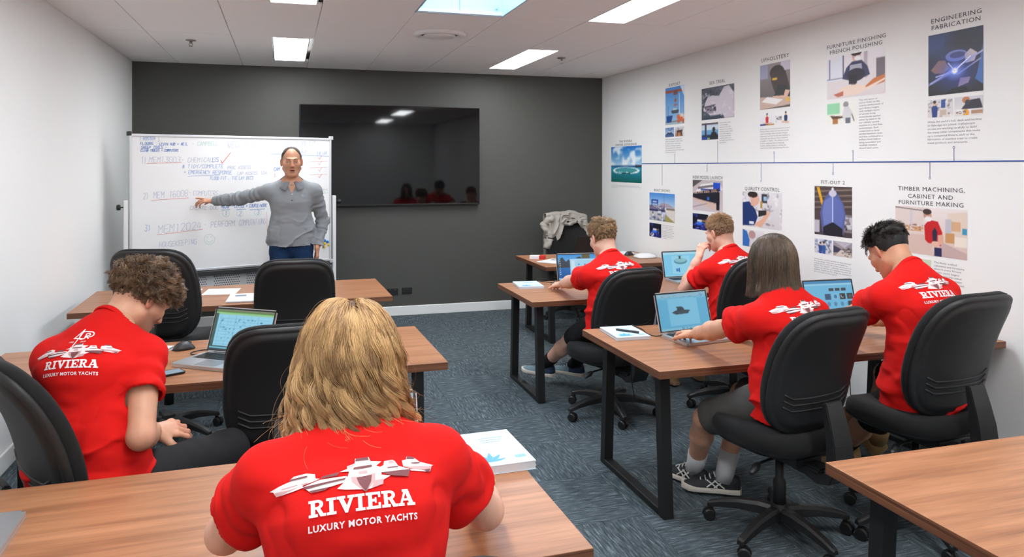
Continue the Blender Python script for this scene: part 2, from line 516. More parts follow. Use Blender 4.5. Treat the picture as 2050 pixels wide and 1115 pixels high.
# ------------------------------------------------------------------ painter for flat prints and screens (colour per vertex)
class Pic:
    def __init__(s, w, h, n, bg):
        s.nx = max(8, int(n * 1.25))
        s.ny = max(8, int(n * 1.25 * h / w))
        s.w, s.h = w, h
        k = 3                                                            # paint finer, then average
        gx = (np.arange(s.nx * k) + .5 - k / 2) / ((s.nx - 1) * k)
        gy = (np.arange(s.ny * k) + .5 - k / 2) / ((s.ny - 1) * k)
        s.X, s.Y = np.meshgrid(gx, gy)                                   # y up
        s.A = np.zeros((s.ny * k, s.nx * k, 3))
        s.A[:] = np.array(bg) / 255.
        s.rng = np.random.RandomState(7)
    def _put(s, mask, col, a=1.0):
        m = (mask * a)[..., None]
        s.A = s.A * (1 - m) + np.array(col) / 255. * m
    def grad(s, y0, c0, y1, c1):
        t = np.clip((s.Y - y0) / (y1 - y0), 0, 1)[..., None]
        g = np.array(c0) / 255. * (1 - t) + np.array(c1) / 255. * t
        m = ((s.Y >= (min(y0, y1) if min(y0, y1) > 0 else -1)) & (s.Y <= (max(y0, y1) if max(y0, y1) < 1 else 2)))[..., None]
        s.A = np.where(m, g, s.A)
        return s
    def rect(s, x0, y0, x1, y1, c, a=1):
        s._put(((s.X >= x0) & (s.X <= x1) & (s.Y >= y0) & (s.Y <= y1)).astype(float), c, a)
        return s
    def ell(s, cx, cy, rx, ry, c, a=1, soft=0):
        q = np.hypot((s.X - cx) / rx, (s.Y - cy) / ry)
        m = (q <= 1).astype(float) if not soft else np.clip((1 + soft - q) / (2 * soft), 0, 1)
        s._put(m, c, a)
        return s
    def poly(s, pts, c, a=1):
        m = np.zeros(s.X.shape, bool)
        n = len(pts)
        for i in range(n):
            x1, y1 = pts[i]
            x2, y2 = pts[(i + 1) % n]
            if y1 == y2: continue
            cond = ((s.Y >= min(y1, y2)) & (s.Y < max(y1, y2)))
            xi = x1 + (s.Y - y1) * (x2 - x1) / (y2 - y1)
            m ^= cond & (s.X < xi)
        s._put(m.astype(float), c, a)
        return s
    def line(s, x0, y0, x1, y1, wd, c, a=1):
        asp = s.h / s.w
        dx, dy = x1 - x0, (y1 - y0) * asp
        L = math.hypot(dx, dy) + 1e-9
        px, py = s.X - x0, (s.Y - y0) * asp
        t = np.clip((px * dx + py * dy) / L ** 2, 0, 1)
        d = np.hypot(px - t * dx, py - t * dy)
        s._put((d < wd).astype(float), c, a)
        return s
    def noise(s, k, amp, seed=1):
        r = np.random.RandomState(seed)
        g = r.rand(k + 2, k + 2)
        fx, fy = np.clip(s.X, 0, 1) * k, np.clip(s.Y, 0, 1) * k
        ix, iy = fx.astype(int), fy.astype(int)
        tx, ty = fx - ix, fy - iy
        v = (g[iy, ix] * (1 - tx) + g[iy, ix + 1] * tx) * (1 - ty) + (g[iy + 1, ix] * (1 - tx) + g[iy + 1, ix + 1] * tx) * ty
        return v
    def clouds(s, y0, y1, c, k=6, th=.5, seed=1, a=.9):
        v = s.noise(k, 1, seed) * .65 + s.noise(k * 3, 1, seed + 1) * .35
        m = np.clip((v - th) * 5, 0, 1) * ((s.Y >= y0) & (s.Y <= y1))
        s._put(m, c, a)
        return s
    def speck(s, x0, y0, x1, y1, cols, cnt, size, seed=3):
        r = random.Random(seed)
        for _ in range(cnt):
            x, y = r.uniform(x0, x1), r.uniform(y0, y1)
            w, h = size * r.uniform(.4, 1.4), size * r.uniform(.4, 1.4)
            s.rect(x - w / 2, y - h / 2, x + w / 2, y + h / 2, r.choice(cols), r.uniform(.5, 1))
        return s
    def person(s, cx, y0, h, body, skin=(222, 178, 150), hair=(50, 38, 32), arms=True):
        w = h * .30 * s.h / s.w
        s.poly([(cx - w * .55, y0), (cx + w * .55, y0), (cx + w * .75, y0 + h * .55), (cx + w * .35, y0 + h * .68), (cx - w * .35, y0 + h * .68), (cx - w * .75, y0 + h * .55)], body)
        s.ell(cx, y0 + h * .8, w * .34, h * .15, skin)
        s.ell(cx, y0 + h * .88, w * .38, h * .09, hair)
        return s
    def build(s, name, m, parent, org, u, v, off=0.0):
        org, u, v = Vector(org), Vector(u).normalized(), Vector(v).normalized()
        n = u.cross(v)
        o3 = np.array(org + n * off)
        GXX, GYY = np.meshgrid(np.linspace(0, 1, s.nx), np.linspace(0, 1, s.ny))
        P = o3 + GXX[..., None] * s.w * np.array(u) + GYY[..., None] * s.h * np.array(v)
        idx = np.arange(s.nx * s.ny).reshape(s.ny, s.nx)
        Q = np.stack([idx[:-1, :-1], idx[:-1, 1:], idx[1:, 1:], idx[1:, :-1]], -1).reshape(-1, 4)
        ob = big_mesh(name, P.reshape(-1, 3), Q, m, parent, False)
        A = s.A.reshape(s.ny, 3, s.nx, 3, 3).mean((1, 3)).reshape(-1, 3)
        L = np.where(A <= .04045, A / 12.92, ((A + .055) / 1.055) ** 2.4)
        at = ob.data.color_attributes.new('Col', 'FLOAT_COLOR', 'POINT')
        at.data.foreach_set('color', np.concatenate([L, np.ones((len(L), 1))], 1).astype(np.float32).ravel())
        return ob

# ------------------------------------------------------------------ text
def text_geo(s, size, spacing=1.0, align='LEFT', bold=0.0, shear=0.0, line=1.0, width=1.0):
    c = bpy.data.curves.new('t', 'FONT')
    c.body = s
    c.size = size
    c.space_character = spacing
    c.space_line = line
    c.align_x = align
    c.resolution_u = 2
    c.offset = bold
    c.shear = shear
    o = bpy.data.objects.new('t', c)
    COL.objects.link(o)
    dg = bpy.context.evaluated_depsgraph_get()
    me = bpy.data.meshes.new_from_object(o.evaluated_get(dg))
    V = np.array([v.co[:] for v in me.vertices]) if len(me.vertices) else np.zeros((0, 3))
    Fc = [list(p.vertices) for p in me.polygons]
    bpy.data.objects.remove(o)
    bpy.data.curves.remove(c)
    bpy.data.meshes.remove(me)
    return V, Fc
def text_obj(name, s, m, parent, org, u, v, size, fitw=None, **kw):
    V, Fc = text_geo(s, size, **kw)
    if fitw and len(V):
        V[:, 0] *= fitw / (V[:, 0].max() - V[:, 0].min())
    u, v = Vector(u).normalized(), Vector(v).normalized()
    P = np.array(org) + V[:, :1] * np.array(u) + V[:, 1:2] * np.array(v)
    return mesh_vf(name, P, Fc, m, parent)

# ------------------------------------------------------------------ television, sockets
tv = empty('television', (1.147, YB - .004, 1.765), 0, 'large black wall-mounted television on the dark grey wall', 'television')
tw, th = 1.966 / 2, 1.09 / 2
box('housing', (-tw, -.06, -th), (tw, -.012, th), 'tv_frame', tv, .006)
box('bezel', (-tw, -.064, -th), (tw, -.058, -th + .018), 'tv_frame', tv, .001)
box('screen', (-tw + .008, -.0635, -th + .018), (tw - .008, -.0605, th - .008), 'tv_glass', tv)
box('wall_bracket', (-.3, -.012, -.2), (.3, 0, .2), 'black_steel', tv)
e = empty('power_outlet', (1.155, YB, .268), 0, 'black double power outlet on dark wall, left one', 'outlet')
box('plate', (-.06, -.010, -.037), (.06, 0, .037), 'black_plastic', e, .004)
for s_ in (-1, 1):
    box('rocker_switch', (s_ * .03 - .009, -.015, .012), (s_ * .03 + .009, -.009, .026), 'dark_grey', e, .002)
    box('socket', (s_ * .03 - .014, -.0115, -.022), (s_ * .03 + .014, -.0095, .004), 'key_black', e, .001)
e = empty('data_outlet', (1.315, YB, .272), 0, 'plain black wall plate right of the power outlet', 'outlet')
box('plate', (-.055, -.010, -.037), (.055, 0, .037), 'black_plastic', e, .004)
box('insert', (-.03, -.013, -.02), (.03, -.009, .02), 'key_black', e, .002)

# ------------------------------------------------------------------ whiteboard on its stand
BP0, BP1 = Vector((-1.25, 7.07, 0)), Vector((0.455, 7.65, 0))
BA = math.atan2(BP1.y - BP0.y, BP1.x - BP0.x)
BW, BZ0, BZ1 = (BP1 - BP0).length, 0.715, 1.927
wb = empty('whiteboard', BP0, BA, 'mobile whiteboard covered in handwritten notes, in front of dark wall', 'whiteboard')
box('panel', (.012, -.004, BZ0 + .012), (BW - .012, .016, BZ1 - .012), 'board_white', wb)
for lo, hi in (((0, -.012, BZ1 - .022), (BW, .022, BZ1)), ((0, -.012, BZ0), (BW, .022, BZ0 + .022)), ((0, -.012, BZ0), (.022, .022, BZ1)), ((BW - .022, -.012, BZ0), (BW, .022, BZ1))):
    box('frame_rail', lo, hi, 'board_frame', wb, .004)
for x in (0, BW):
    for z in (BZ0, BZ1):
        box('corner_cap', (x - .018, -.015, z - .018), (x + .018, .025, z + .018), 'dark_grey' if (x == 0 and z == BZ1) else 'board_frame', wb, .005)
box('pen_tray', (.03, -.05, BZ0 - .045), (BW - .03, .02, BZ0 - .004), 'dark_grey', wb, .004)
for x in (-.045, BW + .012):
    box('post', (x, -.02, .07), (x + .034, .02, 1.36), 'white_metal', wb, .006)
    box('foot', (x - .002, -.30, .05), (x + .036, .30, .09), 'white_metal', wb, .008)
    for yy in (-.27, .27):
        lathe('caster', [(.008, -.013), (.026, -.012), (.03, -.006), (.03, .006), (.026, .012), (.008, .013)], 'black_plastic', wb, 16, Matrix.Translation((x + .017, yy, .03)) @ Matrix.Rotation(math.pi / 2, 4, 'Y'))
    sx = -1 if x < 0 else 1
    xx = x if x < 0 else x + .034
    lathe('clamp_knob', [(.006, 0), (.006, .02), (.022, .022), (.024, .03), (.024, .045), (.018, .052), (0, .053)], 'black_plastic', wb, 16, Matrix.Translation((xx, 0, 1.30)) @ Matrix.Rotation(sx * math.pi / 2, 4, 'Y'))
# perforated modesty panel: plain sheet, dark of the holes painted as flat black discs
def perforated():
    z0, z1 = .495, .672
    y = .02
    bm = bmesh.new()
    addbox(bm, (-.01, y, z0), (BW + .01, y + .004, z1))
    bm_obj('modesty_panel', bm, 'white_metal', wb)
    k = 0
    x = .12
    while x + .21 < BW:
        bm = bmesh.new()
        for r in range(7):
            for c in range(12):
                px, pz = x + c * .019 + (.0095 if r % 2 else 0), z0 + .032 + r * .0205
                ring = [(px + .0052 * math.cos(t), y - .0008, pz + .0052 * math.sin(t)) for t in (math.pi * q / 4 for q in range(8))]
                bm.faces.new([bm.verts.new(p) for p in ring])
        o = bm_obj('hole_disc_field', bm, 'key_black', wb)
        o['kind'] = 'stuff'
        x += .29
perforated()

GL = {'A': '002640 1232', 'B': '00063645340334413000', 'C': '4536160501103041', 'D': '00062644422000', 'E': '46060040 0333', 'F': '460600 0333', 'G': '45361605011030414323', 'H': '0006 4046 0343', 'I': '2026', 'J': '4641301001', 'K': '0006 460340', 'L': '060040', 'M': '0006234640', 'N': '00064046', 'O': '160501103041453616', 'P': '00063645443303', 'Q': '160501103041453616 2240', 'R': '00063645443303 2340', 'S': '4536160504334241301001', 'T': '0646 2026', 'U': '060110304146', 'V': '062046', 'W': '0610233046', 'X': '0640 0046', 'Y': '0623 4623 2320', 'Z': '06460040', '0': '160501103041453616', '1': '152620', '2': '05163645440040', '3': '064623334241301001', '4': '260242 3530', '5': '460603334241301001', '6': '361605011030414233130 2'.replace(' ', ''), '7': '064610', '8': '33130405163645443342413010010213', '9': '4434140516364541301001', '-': '1333', '/': '0046', ')': '06252110', '(': '46252130', '+': '2125 0343', '.': '2021', ',': '2110', '#': '1016 3036 0242 0444', '=': '0242 0444', ' ': ''}
def strokes_mesh(lines, name, m, parent, yoff=-.0048, wd=.0035):
    bm = bmesh.new()
    rnd = random.Random(len(lines) + len(name))
    for P in lines:
        P = [Vector((a, yoff, b)) for a, b in P]
        for a, b in zip(P, P[1:]):
            d = b - a
            if d.length < 1e-5: continue
            d.normalize()
            n = Vector((-d.z, 0, d.x)) * wd / 2
            a2, b2 = a - d * wd * .35, b + d * wd * .35
            bm.faces.new([bm.verts.new(p) for p in (a2 - n, b2 - n, b2 + n, a2 + n)])
    return bm_obj(name, bm, m, parent)
def bpt(px, py):
    nrm = Vector((-math.sin(BA), math.cos(BA), 0))
    p = on_plane(px, py, BP0, nrm) - BP0
    return p.x * math.cos(BA) + p.y * math.sin(BA), p.z
def hand_text(s, x0, y0, x1, y1, hpx, m, wd=.0035, seed=0):
    """handwriting between two baseline points of the photograph"""
    rnd = random.Random(seed + len(s))
    a, b = Vector(bpt(x0, y0)), Vector(bpt(x1, y1))
    d = b - a
    adv = d.length / max(1, len(s))
    d.normalize()
    up = Vector((-d.y, d.x))
    hh = Vector(bpt(x0, y0 - hpx))[1] - a[1]
    L = []
    for i, ch in enumerate(s):
        for st in GL.get(ch, '').split():
            pts = []
            for k in range(0, len(st) - 1, 2):
                u, v = int(st[k]) / 4, int(st[k + 1]) / 6
                q = a + d * (i + .1 + u * .72 + rnd.uniform(-.05, .05)) * adv + up * (v + rnd.uniform(-.06, .06)) * hh + d * v * hh * .12
                pts.append((q.x, q.y))
            L.append(pts)
    return strokes_mesh(L, 'handwriting', m, wb, wd=wd)
def ink(px, m, wd=.0035):
    for P in px: strokes_mesh([[bpt(*p) for p in P]], 'marker_stroke', m, wb, wd=wd)
HT = [('ROSTER', 286, 281, 311, 280, 6, 'marker_blue'), ('FLOORS', 280, 290, 307, 290, 5.5, 'marker_strong'), ('- LEVIN HUB + NEIL', 311, 291, 376, 291, 5, 'marker_strong'),
      ('SWEEP TOOLS -', 282, 297.5, 334, 297.5, 5, 'marker_strong'), ('CLEAN TABLES + COMPUTERS', 281, 303.5, 357, 303.5, 5, 'marker_strong'), ('- CAMPBELL', 384, 292, 437, 291.5, 8, 'marker_green'),
      ('WED 5/6/24', 454, 296, 535, 297, 13, 'marker_grey'), ('1)', 283, 328, 293, 327, 14, 'marker_grey'), ('MEM13003-', 297, 325, 369, 325, 11, 'marker_grey'), ('CHEMICALS', 375, 325, 432, 324, 9, 'marker_grey'), ('LS', 424, 324, 438, 323.5, 8, 'marker_strong'),
      ('# TIDY/COMPLETE', 364, 337, 447, 336, 7, 'marker_blue'), ('PRAC ASSESS', 455, 339, 502, 338, 6.5, 'marker_grey'), ('= EMERGENCY RESPONSE', 367, 348, 464, 349, 7, 'marker_blue'), ('LAP ASSESS, SSA', 475, 350, 534, 349, 6, 'marker_grey'),
      ('FLOOD FIT , TIE LAY DECS', 420, 360, 507, 359, 6, 'marker_blue'), ('2)', 286, 399, 298, 398, 12, 'marker_grey'), ('MEM 16008-', 306, 397, 384, 392, 12, 'marker_grey'), ('COMPUTERS', 386, 391, 436, 391, 9, 'marker_grey'),
      ('* CREATE DOC', 368, 420, 437, 419, 7, 'marker_grey'), ('HOUSE - LETTER + COURSE/WORK', 443, 417, 534, 414, 6.5, 'marker_strong'), ('3)', 289, 463, 302, 461, 12, 'marker_blue'), ('MEM12024', 316, 467, 404, 458, 15, 'marker_grey'), ('- PERFORM', 407, 456, 470, 452, 11, 'marker_grey'), ('COMPUTATIONS', 478, 452, 532, 448, 11, 'marker_grey'),
      ('HOUSEKEEPING', 318, 495, 394, 488, 10, 'marker_grey'), ('RYAN - FLOOD FIT', 562, 292, 631, 291, 8, 'marker_grey'), ('LOAD FIT', 588, 309, 613, 308, 6, 'marker_blue'), ('TIE LAY', 634, 311, 655, 309, 6, 'marker_blue'), ('CAM', 548, 342, 560, 341, 6, 'marker_strong'), ('LENSES', 637, 388, 656, 387, 9, 'marker_green'), ('S.', 548, 354, 553, 354, 6, 'marker_red'), ('W.', 641, 410, 650, 410, 7, 'marker_grey')]
for k, (s_, x0, y0, x1, y1, hp, m) in enumerate(HT):
    pos = 0
    for word in s_.split(' '):
        if word:
            f0, f1 = pos / len(s_), (pos + len(word)) / len(s_)
            hand_text(word, x0 + (x1 - x0) * f0, y0 + (y1 - y0) * f0, x0 + (x1 - x0) * f1, y0 + (y1 - y0) * f1, hp, m, .0036 if m == 'marker_strong' else .0032, k)
        pos += len(word) + 1
ink([[(281, 273), (280, 282)], [(317, 275), (319, 283), (315, 283)]], 'marker_grey')
ink([[(294, 327.5), (363, 325)], [(303, 401), (377, 396)], [(314, 470), (405, 459)]], 'marker_red', .005)
ink([[(442, 321), (444.5, 327), (461, 306)]], 'marker_redstrong', .006)
ink([[(376, 353), (440, 350)]], 'marker_blue')
ink([[(542, 308), (660, 313)]], 'marker_blue', .004)
ink([[(443, 420.5), (460, 419.5)], [(473, 419.5), (492, 418.5)], [(500, 420), (530, 418)]], 'marker_strong', .004)
for cx, cy, g in ((452, 427, '1'), (480, 427, '2'), (516, 425, '3')):
    ink([[(cx + 7 * math.cos(t), cy + 7 * math.sin(t)) for t in (k * math.pi / 8 for k in range(17))]], 'marker_green', .0025)
    hand_text(g, cx - 3, cy + 4, cx + 3, cy + 4, 8, 'marker_blue')
ink([[(419 + 11 * math.cos(t), 479 + 10 * math.sin(t)) for t in (k * math.pi / 10 for k in range(21))], [(413, 475), (417, 474)], [(421, 474), (425, 473)], [(413, 482), (419, 486), (426, 481)]], 'marker_green', .003)
for x, y, m in ((600, 317, 'marker_blue'), (600, 327, 'marker_blue'), (600, 341, 'marker_red'), (639, 317, 'marker_redstrong'), (639, 328, 'marker_red'), (639, 341, 'marker_red'), (639, 354, 'marker_redstrong')):
    ink([[(x - 2, y - 1), (x, y + 2), (x + 5, y - 6)]], m, .004)
ink([[(620, 324), (655, 323)], [(620, 336), (655, 335)], [(620, 350), (655, 349)], [(534, 424), (535, 493)], [(636, 380), (656, 378)]], 'marker_red', .003)
for k, (px, py, m, w_) in enumerate(((645.5, 457, 'magnet_blue', 'blue round magnet alone on whiteboard above the others'), (649.5, 481.5, 'magnet_blue', 'blue round magnet on whiteboard, left of the lower pair'), (655, 484, 'magnet_blue', 'blue round magnet on whiteboard, right of the lower pair'), (649.5, 487.5, 'magnet_yellow', 'yellow round magnet on whiteboard under the left blue one'), (648.5, 494, 'magnet_yellow', 'lowest yellow round magnet on whiteboard'), (657.5, 490, 'magnet_yellow', 'yellow round magnet on whiteboard close to its right frame'))):
    u, z = bpt(px, py)
    p = BP0 + Vector((math.cos(BA) * u, math.sin(BA) * u, z)) + Vector((math.sin(BA), -math.cos(BA), 0)) * .0045
    e = lathe('magnet', [(0, 0), (.014, 0), (.0145, .004), (.012, .0075), (.008, .006), (.005, .0085), (0, .0085)], m, None, 20)
    e.matrix_world = Matrix.Translation(p) @ Matrix.Rotation(BA, 4, 'Z') @ Matrix.Rotation(math.pi / 2, 4, 'X')
    tag(e, w_, 'magnet', 'whiteboard magnets')

# ------------------------------------------------------------------ desks
DZ = 0.73
def desk(x0, x1, y0, y1, lab, rot=0.0):
    w, d = x1 - x0, y1 - y0
    e = empty('desk', (x0, y0, 0), rot, lab, 'desk', 'walnut training desks')
    bm = bmesh.new()
    addbox(bm, (0, 0, DZ - .036), (w, d, DZ))
    o = bm_obj('desktop', bm, 'wood', e)
    o.data.materials.append(MATS['wood_edge'])
    for p in o.data.polygons:
        if abs(p.normal.z) < .5: p.material_index = 1
    md = o.modifiers.new('bevel', 'BEVEL')
    md.width = .0015
    md.segments = 2
    for fx in (.085, w - .085 - .05):
        def bar(name, a, b, t):
            # flat bar leaning in the depth direction: a, b = (y, z) centre line ends, t thickness
            bm = bmesh.new()
            hw = t / 2
            vs_ = []
            for (yy, zz) in (a, b):
                for dx in (0, .05):
                    for dy in (-hw, hw):
                        vs_.append(bm.verts.new((fx + dx, yy + dy, zz)))
            q = vs_
            for f in ((0, 1, 3, 2), (4, 6, 7, 5), (0, 2, 6, 4), (1, 5, 7, 3), (0, 4, 5, 1), (2, 3, 7, 6)):
                bm.faces.new([q[i] for i in f])
            bm_obj(name, bm, 'black_steel', e)
        bar('leg', (.145, .004), (.185, DZ - .037), .055)
        bar('leg', (d - .145 + .06, .004), (d - .185 + .06, DZ - .037), .055)
        box('foot_bar', (fx, .1725, .004), (fx + .05, d - .1125, .034), 'black_steel', e, .002, 1)
        box('top_bar', (fx, .2125, DZ - .075), (fx + .05, d - .1525, DZ - .037), 'black_steel', e, .002, 1)
    box('rear_rail', (.135, d * .62, DZ - .085), (w - .135, d * .62 + .03, DZ - .045), 'black_steel', e)
    return e
desk(-1.29, 0.742, 5.30, 6.19, 'walnut desk in front of the whiteboard with loose papers on it', math.radians(1.2))
desk(-1.29, 0.742, 3.43, 4.27, 'walnut desk of the curly-haired student, in front of two empty chairs', math.radians(1.2))
desk(-1.31, 0.716, 1.635, 2.455, 'nearest walnut desk on the left, under the long blond hair student', math.radians(1.2))
desk(2.29, 3.63, 6.47, 7.41, 'short walnut desk at the dark wall beside chair with jacket')
desk(1.61, 3.63, 4.83, 5.69, 'walnut desk in poster-wall row with two laptops, farther of the pair')
desk(1.61, 3.63, 3.03, 3.94, 'walnut desk in poster-wall row, directly behind the farther student pair')
desk(1.61, 3.63, 1.08, 1.955, 'empty walnut desk in the lower right corner')

# ------------------------------------------------------------------ task chair
def superell(W, H, n, N=48):
    out = []
    for k in range(N):
        t = 2 * math.pi * k / N
        c, s = math.cos(t), math.sin(t)
        out.append((math.copysign(abs(c) ** (2 / n), c) * W, math.copysign(abs(s) ** (2 / n), s) * H))
    return out
BH = .285       # half height of the backrest
def back_outline(N=56):
    out = []
    D = superell(1, BH, 4.2, 600)
    D = [(x * .24, z) for x, z in D] + [(D[0][0] * .24, D[0][1])]
    cum = [0]
    for a, b in zip(D, D[1:]): cum.append(cum[-1] + math.hypot(b[0] - a[0], b[1] - a[1]))
    ev = []
    for k in range(N):
        i = int(np.searchsorted(cum, cum[-1] * k / N))
        ev.append((D[min(i, len(D) - 1)][0] / .24, D[min(i, len(D) - 1)][1]))
    for x, z in ev:
        t = (z + BH) / (2 * BH)
        w = .255 - .012 * (1 - t) ** 2 * 2 - .052 * max(0, t - .3) ** 1.3
        out.append((x * w, z))
    return out
def back_y(x, z):
    t = (z + BH) / (2 * BH)
    return .55 * x * x + .022 * math.sin(t * math.pi * 1.1) - .10 * max(0, t - .45) ** 2
def fan(bm, rings):
    """loft whose first ring closes on a centre point and whose last ring is closed flat"""
    R = loft(bm, rings, False, True)
    c = bm.verts.new(tuple(sum((v.co for v in R[0]), Vector()) / len(R[0])))
    n = len(R[0])
    for i in range(n): bm.faces.new((R[0][(i + 1) % n], R[0][i], c))
def chair_proto():
    e = empty('office_chair')
    # five-star base
    bm = bmesh.new()
    addlathe(bm, [(.0, .075), (.045, .075), (.05, .10), (.042, .125), (.034, .15), (.0, .15)], 20)
    for k in range(5):
        a = 2 * math.pi * k / 5 + .3
        rings = []
        for r, z, w, h in ((.02, .112, .030, .024), (.09, .115, .027, .024), (.18, .108, .023, .020), (.26, .092, .020, .016), (.31, .078, .019, .012), (.322, .074, .012, .009)):
            pr = [(r, -w, z - h), (r, w, z - h), (r, w * .9, z + h * .4), (r, w * .55, z + h), (r, -w * .55, z + h), (r, -w * .9, z + h * .4)]
            rings.append([(x * math.cos(a) - y * math.sin(a), x * math.sin(a) + y * math.cos(a), z2) for x, y, z2 in pr])
        loft(bm, rings)
    bm_obj('star_base', bm, 'black_plastic', e)
    cme = None
    for k in range(5):
        a = 2 * math.pi * k / 5 + .3
        if cme is None:
            bm = bmesh.new()
            for s_ in (-1, 1):
                addlathe(bm, [(.006, -.009), (.022, -.009), (.027, -.005), (.027, .005), (.022, .009), (.006, .009)], 18, Matrix.Translation((s_ * .014, -.012, .0275)) @ Matrix.Rotation(math.pi / 2, 4, 'Y'))
            rings = [[(x, -.012 + .031 * math.cos(t), .0275 + .031 * math.sin(t)) for t in (math.pi * (q / 8) for q in range(9))] + [(x, -.012 + .008 * math.cos(t), .030 + .008 * math.sin(t)) for t in (math.pi, 0)] for x in (-.0045, .0045)]
            loft(bm, rings)
            addtube(bm, [(0, 0, .045), (0, 0, .085)], .009, 10)
            o = bm_obj('caster', bm, 'black_plastic', e)
            cme = o.data
        else:
            o = bpy.data.objects.new('caster', cme)
            COL.objects.link(o)
            o.parent = e
        o.location = (.305 * math.cos(a), .305 * math.sin(a), 0)
        o.rotation_euler = (0, 0, a * 2.3)
    lathe('gas_lift', [(.0, .12), (.028, .12), (.028, .27), (.024, .28), (.018, .285), (.018, .44), (.0, .44)], 'black_plastic', e, 20)
    bm = bmesh.new()
    addbox(bm, (-.075, -.17, .392), (.075, .12, .438))
    addbox(bm, (-.045, -.26, .372), (.045, -.10, .418))
    bmesh.ops.bevel(bm, geom=bm.edges[:], offset=.008, segments=2, affect='EDGES')
    bm_obj('mechanism', bm, 'black_plastic', e)
    for s_, y in ((1, .0), (-1, -.06), (1, -.13)):
        bm = bmesh.new()
        addtube(bm, spline([(s_ * .06, y, .412), (s_ * .15, y, .405), (s_ * .20, y - .005, .40)], 4), .006, 8)
        addtube(bm, spline([(s_ * .19, y - .005, .402), (s_ * .225, y - .02, .394), (s_ * .26, y - .03, .382)], 4), [.010, .014, .016, .017, .016, .014, .013, .012, .007], 8)
        bm_obj('lever', bm, 'black_plastic', e, True)
    # seat
    def seat_ring(sc, z, n=3.0):
        out = []
        for x, y in superell(.252, .238, n, 56):
            zz = z
            yy = y * sc
            if yy > .1: zz -= (yy - .1) ** 2 * 1.6
            zz += .25 * (x * sc) ** 2
            out.append((x * sc, yy + .02, zz))
        return out
    bm = bmesh.new()
    fan(bm, [seat_ring(.15, .542), seat_ring(.4, .544), seat_ring(.75, .549), seat_ring(.93, .548), seat_ring(.99, .533), seat_ring(1.012, .505), seat_ring(1.0, .472), seat_ring(.93, .452)])
    bm_obj('seat', bm, 'black_fabric', e, True)
    bm = bmesh.new()
    loft(bm, [seat_ring(.30, .428), seat_ring(.62, .430), seat_ring(.86, .440), seat_ring(.955, .455), seat_ring(.97, .468), seat_ring(.9, .470)])
    bm_obj('seat_shell', bm, 'black_plastic', e, True)
    # back bar
    bm = bmesh.new()
    rings = []
    for y, z, w, t in ((-.16, .395, .045, .016), (-.245, .378, .052, .020), (-.300, .395, .056, .024), (-.325, .45, .058, .026), (-.318, .54, .055, .022), (-.300, .62, .051, .018), (-.280, .70, .047, .012)):
        rings.append((y, z, w, t))
    RR = []
    for i, (y, z, w, t) in enumerate(rings):
        a = rings[max(0, i - 1)]
        b = rings[min(len(rings) - 1, i + 1)]
        d = Vector((b[0] - a[0], b[1] - a[1])).normalized()
        n_ = Vector((-d.y, d.x)) * t
        RR.append([(-w, y - n_.x, z - n_.y), (w, y - n_.x, z - n_.y), (w, y + n_.x, z + n_.y), (-w, y + n_.x, z + n_.y)])
    loft(bm, RR)
    bmesh.ops.bevel(bm, geom=[ed for ed in bm.edges], offset=.004, segments=2, affect='EDGES')
    bm_obj('back_bar', bm, 'black_plastic', e)
    # backrest
    piv = Matrix.Translation((0, -.235, .82)) @ Matrix.Rotation(math.radians(15), 4, 'X')
    def ring(sc, yy, ins=0):
        return [piv @ Vector((x * sc, yy + back_y(x * sc, z * sc), z * sc)) for x, z in back_outline()]
    bm = bmesh.new()
    fan(bm, [ring(.1, -.032), ring(.25, -.032), ring(.5, -.032), ring(.8, -.031), ring(.905, -.028), ring(.915, -.020), ring(.945, -.020), ring(.985, -.016), ring(1.0, -.004), ring(.99, .004)])
    bm_obj('back_shell', bm, 'shell_plastic', e, True)
    bm = bmesh.new()
    fan(bm, [ring(.1, .056), ring(.25, .056), ring(.5, .056), ring(.88, .052), ring(.965, .044), ring(1.0, .030), ring(1.003, .008), ring(.97, .0)])
    bm_obj('back_cushion', bm, 'black_fabric', e, True)
    for z0 in (-.115, -.142, -.169):
        pts = []
        for k in range(17):
            x = -.185 + .37 * k / 16
            z = z0 + (.022 if abs(x) > .14 else 0) * min(1, (abs(x) - .14) / .045)
            pts.append(piv @ Vector((x, -.032 + back_y(x, z), z)))
        bm = bmesh.new()
        addtube(bm, pts, .0045, 6)
        bm_obj('shell_rib', bm, 'shell_plastic', e, True)
    return e
PROTO = chair_proto()
CHAIR_PARTS = [(ch.data, ch.name.split('.')[0], Matrix.Translation(ch.location) @ ch.rotation_euler.to_matrix().to_4x4()) for ch in PROTO.children]
for ch in list(PROTO.children): bpy.data.objects.remove(ch)
bpy.data.objects.remove(PROTO)
def chair(x, y, yaw, lab, lift=0.0, spin=0.0):
    """yaw clockwise from facing the dark wall; spin turns the star base; lift is the gas-lift height"""
    e = empty('office_chair', (x, y, 0), -math.radians(yaw), lab, 'office chair', 'black office chairs')
    for me, nm, M in CHAIR_PARTS:
        o = bpy.data.objects.new(nm, me)
        COL.objects.link(o)
        o.parent = e
        if nm in ('star_base', 'caster'):
            o.matrix_local = Matrix.Rotation(math.radians(spin), 4, 'Z') @ M
        else:
            o.matrix_local = Matrix.Translation((0, 0, lift)) @ M
    return e
specs = [
    ('B', 0.075, 5.03, 1, 'empty black office chair at the paper-strewn desk, right one of two', 0.0, 10),
    ('A', -0.66, 4.97, 14, 'empty black office chair raised higher, behind the curly hair student', 0.09, 30),
    ('C', 0.0, 3.44, -3, 'empty black office chair pushed under desk, between curly and blond students', -0.07, 22),
    ('J', 3.02, 7.70, 187, 'black office chair with a grey jacket hung over its back', 0.0, 0),
]
for spec in specs: chair(*spec[1:])
